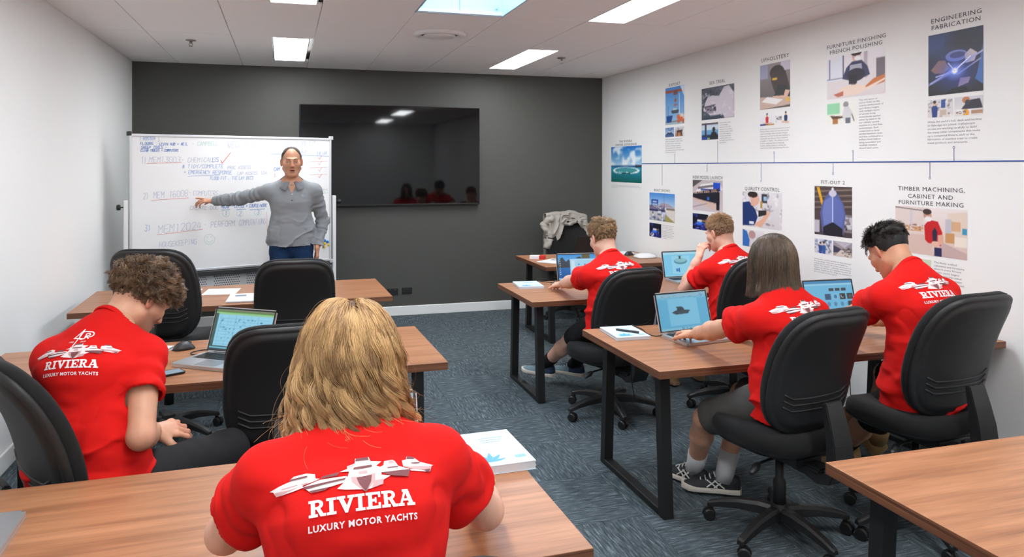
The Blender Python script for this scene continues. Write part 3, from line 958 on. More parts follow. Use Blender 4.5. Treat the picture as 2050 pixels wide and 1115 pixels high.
# ------------------------------------------------------------------ laptops
def scr_window(p, sky=(120, 190, 235)):
    return p
def pic_sheet():
    p = Pic(.332, .205, 90, (120, 196, 232))
    p.rect(0, .93, 1, 1, (70, 140, 60)).rect(.0, .88, 1, .93, (150, 205, 140)).rect(.06, .1, 1, .88, (150, 214, 240))
    for k in range(9): p.rect(.08, .14 + k * .08, .95, .145 + k * .08, (90, 160, 200))
    for k in range(6): p.rect(.1 + k * .13, .12, .104 + k * .13, .86, (100, 170, 205))
    p.speck(.1, .2, .9, .8, [(60, 120, 170), (90, 150, 190)], 60, .03)
    p.rect(0, 0, 1, .1, (44, 50, 54)).rect(0, .04, 1, .075, (120, 210, 235)).rect(0, .1, .05, .9, (60, 90, 80))
    p.rect(.0, .95, 1, 1, (118, 128, 92))
    return p
def pic_landscape():
    p = Pic(.332, .205, 100, (95, 175, 235))
    p.grad(.5, (130, 190, 230), 1, (60, 150, 225)).poly([(0, .55), (.05, .85), (.12, .9), (.2, .72), (.28, .82), (.35, .6), (.4, .5), (0, .5)], (58, 66, 84)).poly([(.45, .85), (.5, .9), (.56, .92), (.6, .84)], (70, 70, 74))
    p.grad(0, (20, 80, 150), .5, (25, 110, 190)).rect(0, .48, .36, .56, (60, 62, 74))
    p.rect(.3, .12, 1, .82, (168, 218, 244)).rect(.33, .2, .42, .75, (205, 234, 248)).rect(.3, .78, 1, .82, (200, 230, 246))
    for k in range(3):
        for j in range(3): p.rect(.5 + k * .15, .3 + j * .14, .535 + k * .15, .345 + j * .14, (40, 140, 215))
    for k in range(8): p.rect(.04, .2 + k * .085, .065, .24 + k * .085, [(220, 220, 120), (180, 220, 240), (230, 180, 120), (120, 200, 160)][k % 4])
    p.rect(.6, .84, .8, 1, (104, 96, 60)).rect(0, 0, 1, .07, (120, 200, 235))
    return p
def pic_boat():
    p = Pic(.332, .205, 100, (96, 176, 214))
    p.rect(0, .9, 1, 1, (140, 186, 206)).rect(0, .84, 1, .9, (110, 182, 216)).rect(.2, .12, .8, .86, (122, 194, 226)).rect(0, .0, 1, .06, (130, 190, 212))
    p.poly([(.26, .48), (.34, .42), (.58, .43), (.63, .52), (.5, .54), (.33, .53)], (52, 72, 84)).poly([(.36, .53), (.38, .6), (.5, .6), (.52, .54)], (48, 66, 78)).poly([(.35, .6), (.37, .64), (.47, .635), (.5, .6)], (60, 86, 98))
    p.speck(.42, .02, .6, .05, [(40, 90, 130)], 7, .02).speck(.02, .86, .98, .97, [(90, 150, 190), (150, 200, 220)], 30, .025)
    return p
def pic_model():
    p = Pic(.332, .205, 90, (128, 206, 240))
    p.rect(0, .9, 1, 1, (170, 220, 240)).rect(.22, .1, .72, .84, (150, 216, 242)).ell(.46, .62, .18, .13, (92, 150, 168)).ell(.46, .66, .16, .09, (140, 196, 208)).poly([(.42, .72), (.43, .82), (.38, .84), (.52, .84), (.47, .82), (.48, .72)], (60, 80, 96))
    p.rect(.32, .2, .36, .32, (30, 110, 190)).rect(.38, .18, .42, .34, (30, 110, 190)).rect(.32, .24, .42, .27, (30, 110, 190)).rect(0, 0, 1, .06, (150, 210, 232))
    return p
def pic_icons():
    p = Pic(.332, .205, 100, (110, 186, 224))
    p.rect(0, .92, 1, 1, (70, 140, 190)).rect(0, .86, 1, .92, (150, 206, 232))
    for k in range(3): p.rect(.5 + k * .13, .68, .6 + k * .13, .77, (62, 66, 74))
    for k, c in enumerate([(60, 84, 120), (130, 190, 220), (48, 48, 52), (56, 56, 60)]): p.rect(.4 + k * .155, .42, .52 + k * .155, .6, c)
    p.ell(.62, .51, .035, .06, (60, 120, 170)).rect(.735, .48, .745, .56, (210, 220, 230)).rect(.755, .47, .79, .49, (210, 220, 230)).ell(.93, .51, .03, .05, (90, 90, 96))
    for k in range(4): p.ell(.46 + k * .14, .28, .035, .07, (84, 140, 178))
    p.rect(.87, .2, .97, .36, (54, 58, 62)).rect(0, 0, 1, .06, (150, 210, 235))
    return p
def pic_doc():
    p = Pic(.332, .205, 90, (206, 228, 240))
    p.rect(0, .92, 1, 1, (160, 210, 236)).rect(.55, .35, .98, .9, (226, 240, 248)).rect(.62, .08, .96, .34, (60, 96, 104)).poly([(.5, .05), (.62, .05), (.7, .22), (.6, .16), (.5, .12)], (30, 100, 190))
    p.line(.7, .3, .85, .1, .006, (20, 40, 60)).line(.66, .24, .9, .14, .006, (30, 50, 70)).rect(.75, .08, .96, .14, (40, 44, 50))
    p.speck(.58, .4, .95, .88, [(170, 200, 216), (190, 214, 226)], 50, .03).rect(0, 0, 1, .05, (40, 120, 200))
    return p
def rbox(name, lo, hi, m, parent, r=.012, M=None):
    """box with rounded plan corners"""
    bm = bmesh.new()
    addbox(bm, lo, hi)
    ed = [e for e in bm.edges if abs(e.verts[0].co.z - e.verts[1].co.z) > 1e-6]
    bmesh.ops.bevel(bm, geom=ed, offset=r, segments=4, affect='EDGES')
    if M is not None: bmesh.ops.transform(bm, matrix=M, verts=bm.verts)
    return bm_obj(name, bm, m, parent)
LW, LD = .355, .236
def laptop(x, y, yaw, lab, pic=None, tilt=18, z=DZ, lid='silver', base='silver'):
    e = empty('laptop', (x, y, z + .001), -math.radians(yaw), lab, 'laptop')
    rbox('base', (-LW / 2, -LD, 0), (LW / 2, .0, .0155), base, e)
    rbox('keyboard_well', (-LW / 2 + .022, -.118, .0157), (LW / 2 - .022, -.014, .0159), 'dark_grey', e, .004)
    bm = bmesh.new()
    for r in range(6):
        n = 15 if r else 16
        kw = (LW - .05) / n
        for k in range(n):
            if r == 5 and 4 <= k <= 8:
                if k != 4: continue
                x0, x1 = -LW / 2 + .025 + 4 * kw, -LW / 2 + .025 + 9 * kw
            else:
                x0, x1 = -LW / 2 + .025 + k * kw, -LW / 2 + .025 + (k + 1) * kw
            y1 = -.018 - r * .0163
            addbox(bm, (x0 + .0012, y1 - .0145, .0158), (x1 - .0012, y1, .0172))
    o = bm_obj('keys', bm, 'key_black', e)
    o['kind'] = 'stuff'
    rbox('trackpad', (-.058, -LD + .012, .0156), (.058, -.13, .0160), 'trackpad_grey', e, .004)
    M = Matrix.Translation((0, .002, .014)) @ Matrix.Rotation(-math.radians(tilt), 4, 'X')
    o = rbox('lid', (-LW / 2, -.22, 0), (LW / 2, 0, .0065), lid, e, .012, M @ Matrix.Rotation(-math.pi / 2, 4, 'X') @ Matrix.Translation((0, 0, 0)))
    # lid plane: local x, up; screen side faces -y
    bm = bmesh.new()
    z0, z1, x1 = .008, .216, LW / 2 - .003
    addbox(bm, (-x1, -.0012, z0), (x1, -.0002, z1), M)
    bm_obj('bezel', bm, 'bezel_black', e)
    if pic:
        org = M @ Vector((-.166, -.0016, .008 + .0045))
        ux = M.to_3x3() @ Vector((1, 0, 0))
        uz = M.to_3x3() @ Vector((0, 0, 1))
        pic.h = .196
        pic.build('display', 'screen_print', e, org, ux, uz)
    tube('hinge', [(-.13, .002, .0135), (.13, .002, .0135)], .0045, 'dark_grey', e, 8)
    box('sticker', (.12, -LD + .018, .0156), (.138, -LD + .032, .0159), 'magnet_blue', e)
    return e
laptop(2.115, 3.665, -8, 'silver laptop showing a grey boat drawing, student with straight brown hair', pic_boat(), 16)
laptop(2.235, 5.53, 4, 'silver laptop with blue landscape desktop beside the notebook on far desk', pic_landscape(), 14)
laptop(3.115, 5.45, 0, 'silver laptop showing a round model, before the student with hand at chin', pic_model(), 14)
laptop(3.185, 3.80, 3, 'silver laptop with grid of dark icons, before the dark-haired student', pic_icons(), 15)
laptop(-0.215, 3.85, 35, 'silver laptop with spreadsheet on screen, before the curly-haired student', pic_sheet(), 20)
laptop(0.222, 2.27, 0, 'laptop with bright document, mostly hidden behind the blond student', pic_doc(), 20)
laptop(2.93, 6.95, 176, 'black laptop seen from behind on the short desk by the dark wall', pic_doc(), 12, lid='key_black', base='dark_grey')
e = empty('closed_laptop', (-.815, 2.02, DZ + .001), math.radians(1.5), 'closed silver laptop cut off by the left photo edge', 'laptop')
rbox('base', (-.18, 0, 0), (.18, .235, .010), 'silver', e)
rbox('lid', (-.18, 0, .0115), (.18, .235, .018), 'silver', e)
rbox('seam', (-.176, .004, .010), (.176, .231, .0115), 'dark_grey', e)

# ------------------------------------------------------------------ desk clutter
def mouse(x, y, yaw, lab, cable=None):
    e = empty('computer_mouse', (x, y, DZ + .001), -math.radians(yaw), lab, 'mouse')
    bm = bmesh.new()
    rings = []
    for k in range(11):
        t = k / 10
        yy = -.055 + .11 * t
        w = .031 * (1 - abs(2 * t - 1) ** 3.2) ** .5 + .002
        h = .038 * math.sin(math.pi * (0.12 + .80 * t)) ** .9 * (1 - abs(2 * t - 1) ** 6) + .003
        rings.append([(w * math.cos(a), yy, max(0, h * math.sin(a))) for a in (math.pi * q / 10 for q in range(11))] + [(0, yy, 0)])
    loft(bm, rings)
    bm_obj('shell', bm, 'mouse_black', e, True)
    lathe('scroll_wheel', [(0, -.004), (.008, -.004), (.009, 0), (.008, .004), (0, .004)], 'dark_grey', e, 14, Matrix.Translation((0, .028, .032)) @ Matrix.Rotation(math.pi / 2, 4, 'Y'))
    return e
mouse(-.475, 4.095, 70, 'black computer mouse beside the spreadsheet laptop')
mouse(3.42, 7.10, 70, 'black computer mouse on the short desk by the dark wall')
mouse(1.985, 5.40, 10, 'black computer mouse under the hand beside the landscape laptop')
def notebook(x, y, yaw, lab, w=.19, d=.272, h=.016, pen=False, writing=False, z=DZ):
    e = empty('notebook', (x, y, z + .001), -math.radians(yaw), lab, 'notebook')
    box('cover', (-w / 2, -d / 2, 0), (w / 2, d / 2, .001), 'cover_white', e)
    bm = bmesh.new()
    rnd = random.Random(int(x * 100))
    n = 6
    for k in range(n):
        o_ = rnd.uniform(-.002, .002)
        addbox(bm, (-w / 2 + .001 + o_, -d / 2 + .001, .001 + k * (h - .002) / n), (w / 2 - .001 + o_, d / 2 - .001 + o_, .001 + (k + 1) * (h - .002) / n - .0003))
    bm_obj('pages', bm, 'paper_edge', e)
    box('cover', (-w / 2, -d / 2, h - .001), (w / 2, d / 2, h), 'cover_white', e)
    # blue leaf print on the cover
    bm = bmesh.new()
    for a, L in ((20, .06), (50, .07), (80, .075), (110, .07), (140, .055), (165, .045)):
        a = math.radians(a)
        c, s = math.cos(a), math.sin(a)
        P = [(0, 0), (L * .5, L * .13), (L, 0), (L * .5, -L * .13)]
        bm.faces.new([bm.verts.new((-w * .18 + p * c - q * s, -d * .40 + p * s + q * c, h + .0004)) for p, q in P])
    bm_obj('leaf_print', bm, 'cover_blue', e)
    bm = bmesh.new()
    for k in range(14):
        addbox(bm, (w * .24 + k * .0026, -d * .36, h), (w * .24 + k * .0026 + (.0016 if k % 3 else .0009), -d * .36 + .022, h + .0004))
    bm_obj('barcode', bm, 'cover_blue', e)
    bm = bmesh.new()
    for k in range(3): addbox(bm, (-w * .1, d * .28 - k * .018, h), (w * (.32 - .05 * k), d * .28 - k * .018 + .004, h + .0004))
    bm_obj('title_lines', bm, 'marker_blue', e)
    return e
notebook(1.785, 3.76, 4, 'white notebook with blue leaf print and a pen lying on it')
notebook(1.80, 5.50, 6, 'white notebook with blue leaf print at the far desk corner, no pen')
notebook(.632, 2.305, -2, 'thick white notebook with blue leaf print on the nearest left desk', .195, .285, .026)
e = empty('pen', (1.79, 3.74, DZ + .024), math.radians(-50), 'dark marker pen lying on the white notebook', 'pen')
tube('barrel', [(-.065, 0, 0), (-.063, 0, 0), (.035, 0, 0)], [.004, .0058, .0058], 'mouse_black', e, 10)
tube('cap', [(.035, 0, 0), (.068, 0, 0), (.07, 0, 0)], [.0066, .0064, .003], 'dark_grey', e, 10)
e = empty('closed_notebook', (-.675, 4.015, DZ + .001), math.radians(-18), 'pale closed notebook partly hidden behind the curly student shoulder', 'notebook')
box('cover', (-.11, -.15, 0), (.11, .15, .002), 'white_plastic', e)
box('pages', (-.108, -.147, .002), (.108, .147, .013), 'paper_edge', e)
box('cover', (-.11, -.15, .013), (.11, .15, .015), 'white_plastic', e)
e = empty('phone', (-.497, 3.612, DZ + .001), -math.radians(62), 'black phone lying at the desk edge by the curly student', 'phone')
rbox('case', (-.038, -.078, 0), (.038, .078, .009), 'phone_black', e, .01)
pp = Pic(.068, .148, 24, (150, 170, 185))
pp.rect(0, .0, 1, .45, (30, 32, 36)).speck(.1, .05, .9, .42, [(190, 200, 210), (120, 130, 140)], 14, .12).rect(.1, .5, .9, .95, (160, 180, 200))
pp.build('display', 'screen_print', e, (-.034, -.074, .0093), (1, 0, 0), (0, 1, 0))
def sheet(x, y, yaw, lab, w=.21, d=.297, n=1, photo=False, name='paper_sheet', z=DZ):
    e = empty(name, (x, y, z + .001), -math.radians(yaw), lab, 'paper')
    rnd = random.Random(int(x * 1000))
    h = .0006
    for k in range(n):
        o_ = (rnd.uniform(-.004, .004), rnd.uniform(-.004, .004)) if k < n - 1 else (0, 0)
        box('sheet', (-w / 2 + o_[0], -d / 2 + o_[1], k * h * 2.5), (w / 2 + o_[0], d / 2 + o_[1], k * h * 2.5 + h * 1.6), 'paper', e)
    zt = (n - 1) * h * 2.5 + h * 1.6
    bm = bmesh.new()
    for k in range(9):
        addbox(bm, (-w * .4, d * .05 - k * .017, zt), (w * rnd.uniform(.1, .4), d * .05 - k * .017 + .003, zt + .0003))
    bm_obj('printed_lines', bm, 'poster_body', e)
    if photo:
        box('printed_photo', (-w * .35, d * .12, zt), (-w * .05, d * .32, zt + .0004), 'print_grey', e)
        box('printed_photo', (w * .15, d * .15, zt), (w * .4, d * .3, zt + .0004), 'poster_body', e)
    return e
sheet(-.69, 5.93, 4, 'white paper sheet half hidden by the raised empty chair')
sheet(-.43, 5.90, 6, 'single printed white sheet on desk between the two empty chairs', .23, .27)
sheet(-.235, 5.545, 2, 'stack of printed white papers with small pictures, between empty chairs', .25, .31, 7, True, 'paper_stack')
sheet(2.50, 6.84, 50, 'white papers beside the red and white box on the short desk', .21, .297, 4, True, 'paper_stack')
sheet(3.40, 7.28, 80, 'white papers near the poster wall on the short desk', .22, .297, 3, False, 'paper_stack')
e = empty('small_box', (2.42, 7.09, DZ + .001), math.radians(-28), 'small white and red cardboard box on the short desk corner', 'box')
box('carton', (-.075, -.04, 0), (.075, .04, .032), 'paper', e, .001)
box('red_band', (.02, -.0406, 0), (.0756, .0406, .0326), 'red_card', e)
lathe_e = empty('domed_disc', (3.50, 6.90, DZ + .001), 0, 'white domed plastic disc at the right end of short desk', 'disc')
lathe('dome', [(0, 0), (.112, 0), (.116, .006), (.10, .022), (.06, .036), (.0, .041)], 'white_plastic', lathe_e, 40)
lathe('rim', [(.112, 0), (.119, .001), (.119, .005), (.112, .006)], 'silver', lathe_e, 40)
def cable(pts, lab, r=.0028):
    o = tube('cable', spline(pts, 8), r, 'cable_black', None, 6)
    tag(o, lab, 'cable', 'black desk cables')
    return o
zz = DZ + .0036
cable([(1.975, 3.66, zz + .006), (1.925, 3.66, zz), (1.905, 3.72, zz), (1.93, 3.84, zz), (1.92, 3.92, zz), (1.92, 3.946, zz), (1.92, 3.955, zz - .06), (1.92, 3.953, .45), (1.94, 3.955, .30)], 'thin black cable plugged into the boat drawing laptop')
cable([(2.10, 5.52, zz + .006), (2.06, 5.52, zz), (2.02, 5.60, zz), (1.96, 5.66, zz), (1.93, 5.697, zz), (1.925, 5.708, zz - .06), (1.93, 5.708, .40)], 'thin black cable beside the landscape laptop on far desk')
cable([(-.385, 3.93, zz + .006), (-.42, 3.955, zz), (-.43, 4.0, zz), (-.38, 4.04, zz), (-.30, 4.02, zz)], 'short black cable looping at the spreadsheet laptop')
cable([(3.115, 5.615, .74), (3.10, 5.64, .737), (3.06, 5.70, .735), (3.05, 5.708, .66), (3.07, 5.71, .40), (3.10, 5.72, .15)], 'thin black cable hanging behind the round model laptop')
cable([(3.40, 3.90, zz), (3.44, 3.948, zz), (3.45, 3.953, .66), (3.44, 3.953, .35), (3.46, 3.96, .10)], 'thin black cable hanging behind the icon grid laptop')

# ------------------------------------------------------------------ wall posters on the right wall
PX = XR - .0015
UY, VZ = (0, -1, 0), (0, 0, 1)
def poster(label, heading, photos, body=None, hsize=.035):
    ys = [p[0] for p in photos]
    e = empty('wall_poster', (XR - .001, ys[0], photos[0][2]), 0, label, 'poster', 'yacht building posters on the white wall')
    L = Vector(e.location)
    for (s_, y0, y1, z) in heading:
        V, Fc = text_geo(s_, hsize * 1.4, spacing=1.12)
        x0_, x1_ = V[:, 0].min(), V[:, 0].max()
        k_ = (y0 - y1) / (x1_ - x0_)
        words = s_.split(' ')
        for w_ in range(len(words)):
            A_, _f = text_geo(' '.join(words[w_:]), hsize * 1.4, spacing=1.12)      # the rest of the line ends where the line ends
            B_, Fb = text_geo(words[w_], hsize * 1.4, spacing=1.12)
            off = (x1_ - A_[:, 0].max()) - x0_
            P = np.array(Vector((PX, y0, z)) - L) + (B_[:, :1] + off) * k_ * np.array(UY) + B_[:, 1:2] * np.array(VZ)
            mesh_vf('heading', P, Fb, 'poster_text', e)
    for (y0, y1, z0, z1, fn, n) in photos:
        p = Pic(y0 - y1, z1 - z0, n, (128, 128, 128))
        fn(p)
        p.build('photo', 'photo_print', e, Vector((PX, y0, z0)) - L, UY, VZ)
    if body:
        y0, y1, z1, lines, lh = body
        V, Fc = text_geo('\n'.join(lines), lh * .82, line=1 / .82)
        if len(V):
            sc = (y0 - y1) / (V[:, 0].max() - V[:, 0].min())
            P = np.array(Vector((PX, y0, z1 - lh * .7)) - L) + V[:, :1] * sc * np.array(UY) + V[:, 1:2] * np.array(VZ)
            mesh_vf('body_text', P, Fc, 'poster_body', e)
    return e
def ph_owner(p):
    p.grad(.42, (190, 225, 240), 1, (20, 110, 200)).clouds(.45, 1, (245, 250, 252), 4, .42, 3).grad(0, (8, 96, 90), .44, (40, 150, 190)).rect(0, .43, 1, .47, (40, 90, 150)).rect(.8, .42, 1, .48, (50, 50, 60))
    for r, c in ((.44, (225, 240, 240)), (.36, (60, 150, 160))): p.ell(.5, .33, r, r * .22, c)
    p.ell(.5, .33, .3, .05, (70, 160, 165)).speck(.1, .26, .9, .3, [(240, 250, 250)], 16, .04).rect(.35, .24, .65, .265, (30, 60, 70))
def ph_export(p):
    p.grad(.1, (150, 190, 225), 1, (70, 140, 215)).rect(0, .85, 1, .92, (170, 84, 60)).rect(.45, .78, .66, .9, (120, 80, 76)).line(.55, .8, .52, .35, .012, (150, 110, 110)).line(.75, .8, .76, .2, .012, (230, 235, 240)).rect(.5, .6, .6, .68, (180, 90, 70)).rect(.45, .5, .65, .53, (190, 100, 80))
    p.poly([(.3, .36), (.38, .29), (.68, .29), (.74, .37), (.5, .4)], (70, 76, 84)).rect(.42, .38, .6, .43, (200, 210, 215)).poly([(.05, .24), (.08, .05), (.32, .05), (.4, .24)], (24, 70, 140)).line(.15, .24, .15, .5, .012, (80, 90, 110)).rect(0, 0, 1, .06, (170, 190, 205)).speck(.6, .08, 1, .2, [(220, 110, 60), (205, 90, 50), (235, 235, 235)], 18, .12)
    p.poly([(.8, 1), (1, .7), (1, 1)], (225, 230, 238))
def ph_harbour(p):
    p.grad(.3, (180, 200, 225), 1, (110, 150, 205)).rect(0, 0, 1, .3, (70, 100, 150)).poly([(.1, .3), (.5, .25), (.9, .3), (.7, .5), (.3, .48)], (50, 60, 90)).rect(.4, .48, .6, .65, (230, 235, 240)).line(.5, .6, .3, .95, .02, (60, 70, 90)).line(.5, .6, .8, .9, .02, (60, 70, 90))
def ph_dock(p):
    p.grad(0, (160, 130, 110), 1, (215, 220, 230)).rect(.2, .1, .75, .55, (90, 60, 45)).rect(.3, .0, .6, .4, (190, 130, 90)).line(.3, .9, .5, .5, .02, (90, 80, 80)).rect(.85, 0, 1, .8, (225, 225, 228)).line(.2, .55, .8, .62, .03, (60, 45, 40))
def ph_sea(p):
    p.grad(0, (60, 74, 90), 1, (64, 68, 84)).clouds(0, 1, (30, 34, 46), 7, .55, 5).clouds(0, 1, (110, 118, 134), 12, .68, 9)
    p.poly([(.05, .3), (.12, .55), (.2, .72), (.35, .74), (.55, .7), (.7, .95), (.85, .98), (1, .72), (1, 0), (.72, 0), (.66, .15), (.45, .12), (.3, .1), (.2, .2)], (208, 200, 212)).clouds(.1, .9, (238, 234, 240), 8, .62, 6, .7)
    p.poly([(.08, .42), (.45, .46), (.4, .40), (.1, .38)], (60, 56, 70)).poly([(.1, .38), (.3, .4), (.42, .3), (.36, .18), (.2, .2)], (150, 144, 158)).speck(.12, .2, .45, .42, [(40, 36, 50), (80, 74, 88)], 14, .06).poly([(0, 0), (.62, 0), (.6, .12), (.3, .12), (.05, .05)], (50, 66, 82))
def ph_bridge(p):
    p.rect(0, .55, 1, 1, (205, 222, 235)).rect(0, .28, 1, .58, (110, 165, 210)).rect(0, .9, 1, 1, (90, 70, 80)).rect(.2, .3, .3, .95, (60, 60, 80)).rect(0, 0, 1, .3, (30, 50, 80)).rect(0, 0, .35, .18, (40, 70, 160)).ell(.74, .6, .09, .14, (40, 32, 36)).poly([(.52, .05), (.6, .42), (.74, .48), (.9, .4), (1, .05)], (28, 30, 40)).rect(.35, .02, .5, .12, (150, 190, 120))
def ph_uphol(p):
    p.grad(.0, (90, 80, 78), 1, (150, 140, 145)).rect(0, .68, .27, 1, (160, 160, 190)).rect(.7, .8, 1, 1, (205, 200, 215)).ell(.58, .78, .24, .16, (54, 40, 38)).poly([(.4, .8), (.85, .8), (1, .4), (.9, .3), (.5, .35), (.38, .6)], (60, 44, 42)).rect(.42, .62, .58, .67, (236, 190, 50)).poly([(.48, .25), (.6, .52), (.9, .46), (1, .35), (1, .2), (.6, .2)], (34, 30, 34)).poly([(0, 0), (1, .05), (1, .22), (0, .28)], (205, 175, 160)).poly([(.05, .17), (.55, .08), (.78, .17), (.25, .27)], (240, 236, 236)).poly([(.42, .24), (.9, .2), (1, .35), (.85, .38), (.8, .26), (.45, .27)], (226, 182, 160)).rect(.88, .12, 1, .2, (230, 180, 70))
def ph_red(p):
    p.grad(0, (230, 225, 228), 1, (238, 238, 240)).rect(0, 0, .6, .14, (30, 60, 130)).rect(.4, 0, 1, .1, (190, 130, 50)).person(.5, .12, .88, (205, 34, 32))
    p.rect(.2, .14, .8, .22, (220, 180, 160))
def ph_blue(p):
    p.grad(0, (235, 232, 232), 1, (240, 240, 240)).speck(.05, .2, .4, .7, [(90, 90, 100), (200, 200, 205)], 10, .12).person(.72, .1, .9, (26, 52, 100)).poly([(.4, .15), (.9, .05), (.95, .2), (.5, .28)], (224, 186, 166))
def ph_polish(p):
    p.grad(0, (224, 214, 214), 1, (236, 232, 238)).rect(0, .42, .3, .95, (228, 230, 240)).rect(.29, .5, .31, 1, (80, 80, 110)).rect(.04, .48, .06, .95, (110, 110, 150)).rect(.0, .46, .3, .48, (120, 110, 130)).rect(.66, .4, .72, 1, (190, 184, 192)).rect(.86, .35, 1, .8, (120, 110, 120))
    p.ell(.53, .93, .075, .12, (226, 180, 160)).ell(.53, 1.0, .09, .07, (70, 50, 46)).ell(.55, .88, .055, .06, (244, 244, 246)).poly([(.28, .45), (.36, .7), (.46, .82), (.62, .82), (.72, .66), (.76, .46), (.62, .4), (.42, .38)], (64, 66, 100)).poly([(.4, .44), (.42, .74), (.62, .74), (.64, .44)], (176, 176, 190)).ell(.52, .5, .16, .15, (52, 50, 62)).rect(.4, .3, .54, .5, (40, 38, 48)).rect(.44, .24, .52, .31, (90, 60, 50))
    p.poly([(.6, .12), (1, .25), (1, .42), (.82, .36)], (206, 120, 70)).poly([(.66, .16), (1, .34), (1, .3), (.72, .12)], (240, 220, 205)).ell(.46, .16, .24, .12, (240, 216, 200)).poly([(.12, .1), (.3, .16), (.3, .05), (.2, .03)], (190, 110, 90))
def ph_spray(p):
    p.grad(0, (235, 236, 226), 1, (238, 240, 234)).rect(0, .45, .45, .95, (150, 214, 170)).poly([(.1, .4), (.62, .32), (.66, .26), (.2, .22)], (96, 66, 50)).rect(.2, 0, .38, .24, (180, 120, 70)).ell(.65, .85, .09, .14, (150, 150, 155)).poly([(.52, .35), (.6, .75), (.75, .75), (.86, .5), (.8, .1), (.62, .08)], (214, 214, 216)).rect(.64, 0, .8, .25, (110, 110, 125)).line(.85, .4, .92, .1, .012, (50, 50, 55))
def ph_weld(p):
    p.grad(0, (34, 34, 44), 1, (44, 48, 74)).ell(.12, .85, .3, .2, (56, 84, 150), .6, .5).ell(.7, .8, .3, .18, (40, 42, 58), .8, .4).ell(.53, .6, .2, .09, (120, 130, 190)).ell(.55, .61, .14, .05, (58, 58, 96)).poly([(.05, .42), (.2, .56), (.32, .55), (.4, .42), (.3, .34), (.12, .36)], (150, 104, 84)).poly([(.9, .3), (1, .75), (1, .1), (.86, .2)], (70, 110, 170)).poly([(.68, .6), (.78, .68), (.9, .6), (.85, .48), (.7, .46)], (205, 190, 190)).line(0, .18, .55, .38, .02, (120, 120, 170)).line(.05, .2, 1, .62, .014, (170, 175, 220)).line(.15, .3, .5, .36, .01, (220, 220, 240)).line(.55, .3, .95, .5, .012, (150, 150, 190)).poly([(.56, .1), (.75, .15), (.78, .24), (.6, .24)], (160, 130, 150))
    p.ell(.5, .36, .3, .22, (60, 90, 230), .55, .8).ell(.5, .36, .13, .1, (130, 160, 255), .8, .7).ell(.5, .36, .05, .045, (255, 255, 255), 1, .4)
    p.poly([(.3, 0), (.75, 0), (.7, .1), (.45, .08)], (20, 20, 26)).line(.5, .36, .78, .56, .008, (235, 240, 255)).line(.5, .36, .38, .5, .008, (200, 210, 255))
def ph_work1(p):
    p.grad(0, (222, 214, 210), 1, (214, 214, 222)).speck(0, 0, 1, 1, [(160, 150, 146), (240, 240, 242), (120, 110, 108)], 40, .1).person(.28, 0, .98, (40, 66, 130)).rect(.55, .5, .72, .95, (50, 80, 150)).rect(.5, .1, .75, .4, (196, 180, 160))
def ph_work2(p):
    p.grad(0, (230, 226, 222), 1, (205, 205, 214)).poly([(.25, .35), (.5, .8), (.9, .85), (1, .4), (1, .25), (.4, .3)], (52, 50, 62)).ell(.42, .82, .14, .18, (190, 120, 80)).ell(.47, .68, .09, .15, (60, 60, 70)).rect(0, .25, 1, .33, (240, 240, 240)).ell(.42, .12, .11, .2, (235, 165, 50)).rect(.6, .05, 1, .25, (180, 140, 110)).speck(0, 0, .4, .3, [(120, 90, 80), (225, 220, 215)], 12, .08)
def ph_boatshow(p):
    p.grad(.45, (205, 225, 240), 1, (70, 140, 220)).poly([(.3, .5), (.5, .66), (.75, .64), (1, .5)], (176, 160, 176)).rect(.0, .4, .62, .55, (120, 110, 140)).rect(.08, .62, .36, .76, (30, 80, 170)).rect(.09, .4, .12, .76, (60, 80, 130)).rect(.33, .4, .36, .7, (60, 80, 130)).speck(.1, .42, .6, .54, [(230, 230, 236), (80, 80, 110), (160, 150, 170)], 24, .05).rect(0, .34, .62, .4, (30, 40, 90)).grad(0, (150, 160, 180), .34, (190, 200, 220)).speck(0, 0, .62, .33, [(210, 200, 180), (90, 100, 140), (236, 236, 240)], 30, .09)
    p.poly([(.62, .45), (1, .5), (1, .02), (.9, .05), (.7, .25)], (226, 220, 214)).poly([(.64, .25), (.95, .04), (1, 0), (.62, 0)], (170, 160, 90)).line(.6, 1, .6, .3, .006, (110, 120, 150)).rect(.68, .42, 1, .48, (120, 100, 90)).rect(.14, .66, .3, .7, (235, 240, 250))
def ph_night(p):
    p.grad(0, (20, 24, 70), 1, (12, 16, 34)).clouds(0, 1, (40, 90, 220), 5, .6, 12, .9).poly([(.2, .45), (.5, .5), (.85, .42), (.75, .3), (.3, .3)], (60, 120, 230)).rect(.3, .5, .6, .62, (230, 235, 245)).speck(0, 0, 1, .35, [(40, 60, 200), (120, 110, 220), (10, 12, 30)], 26, .1).rect(.62, .55, .8, .6, (240, 170, 60))
def ph_logo(p):
    ph_night(p)
    for t in np.linspace(0, 5.2, 26): p.ell(.25 + .13 * math.cos(t), .16 + .1 * math.sin(t), .025, .02, (245, 248, 255))
    p.line(.2, .02, .34, .22, .02, (245, 248, 255))
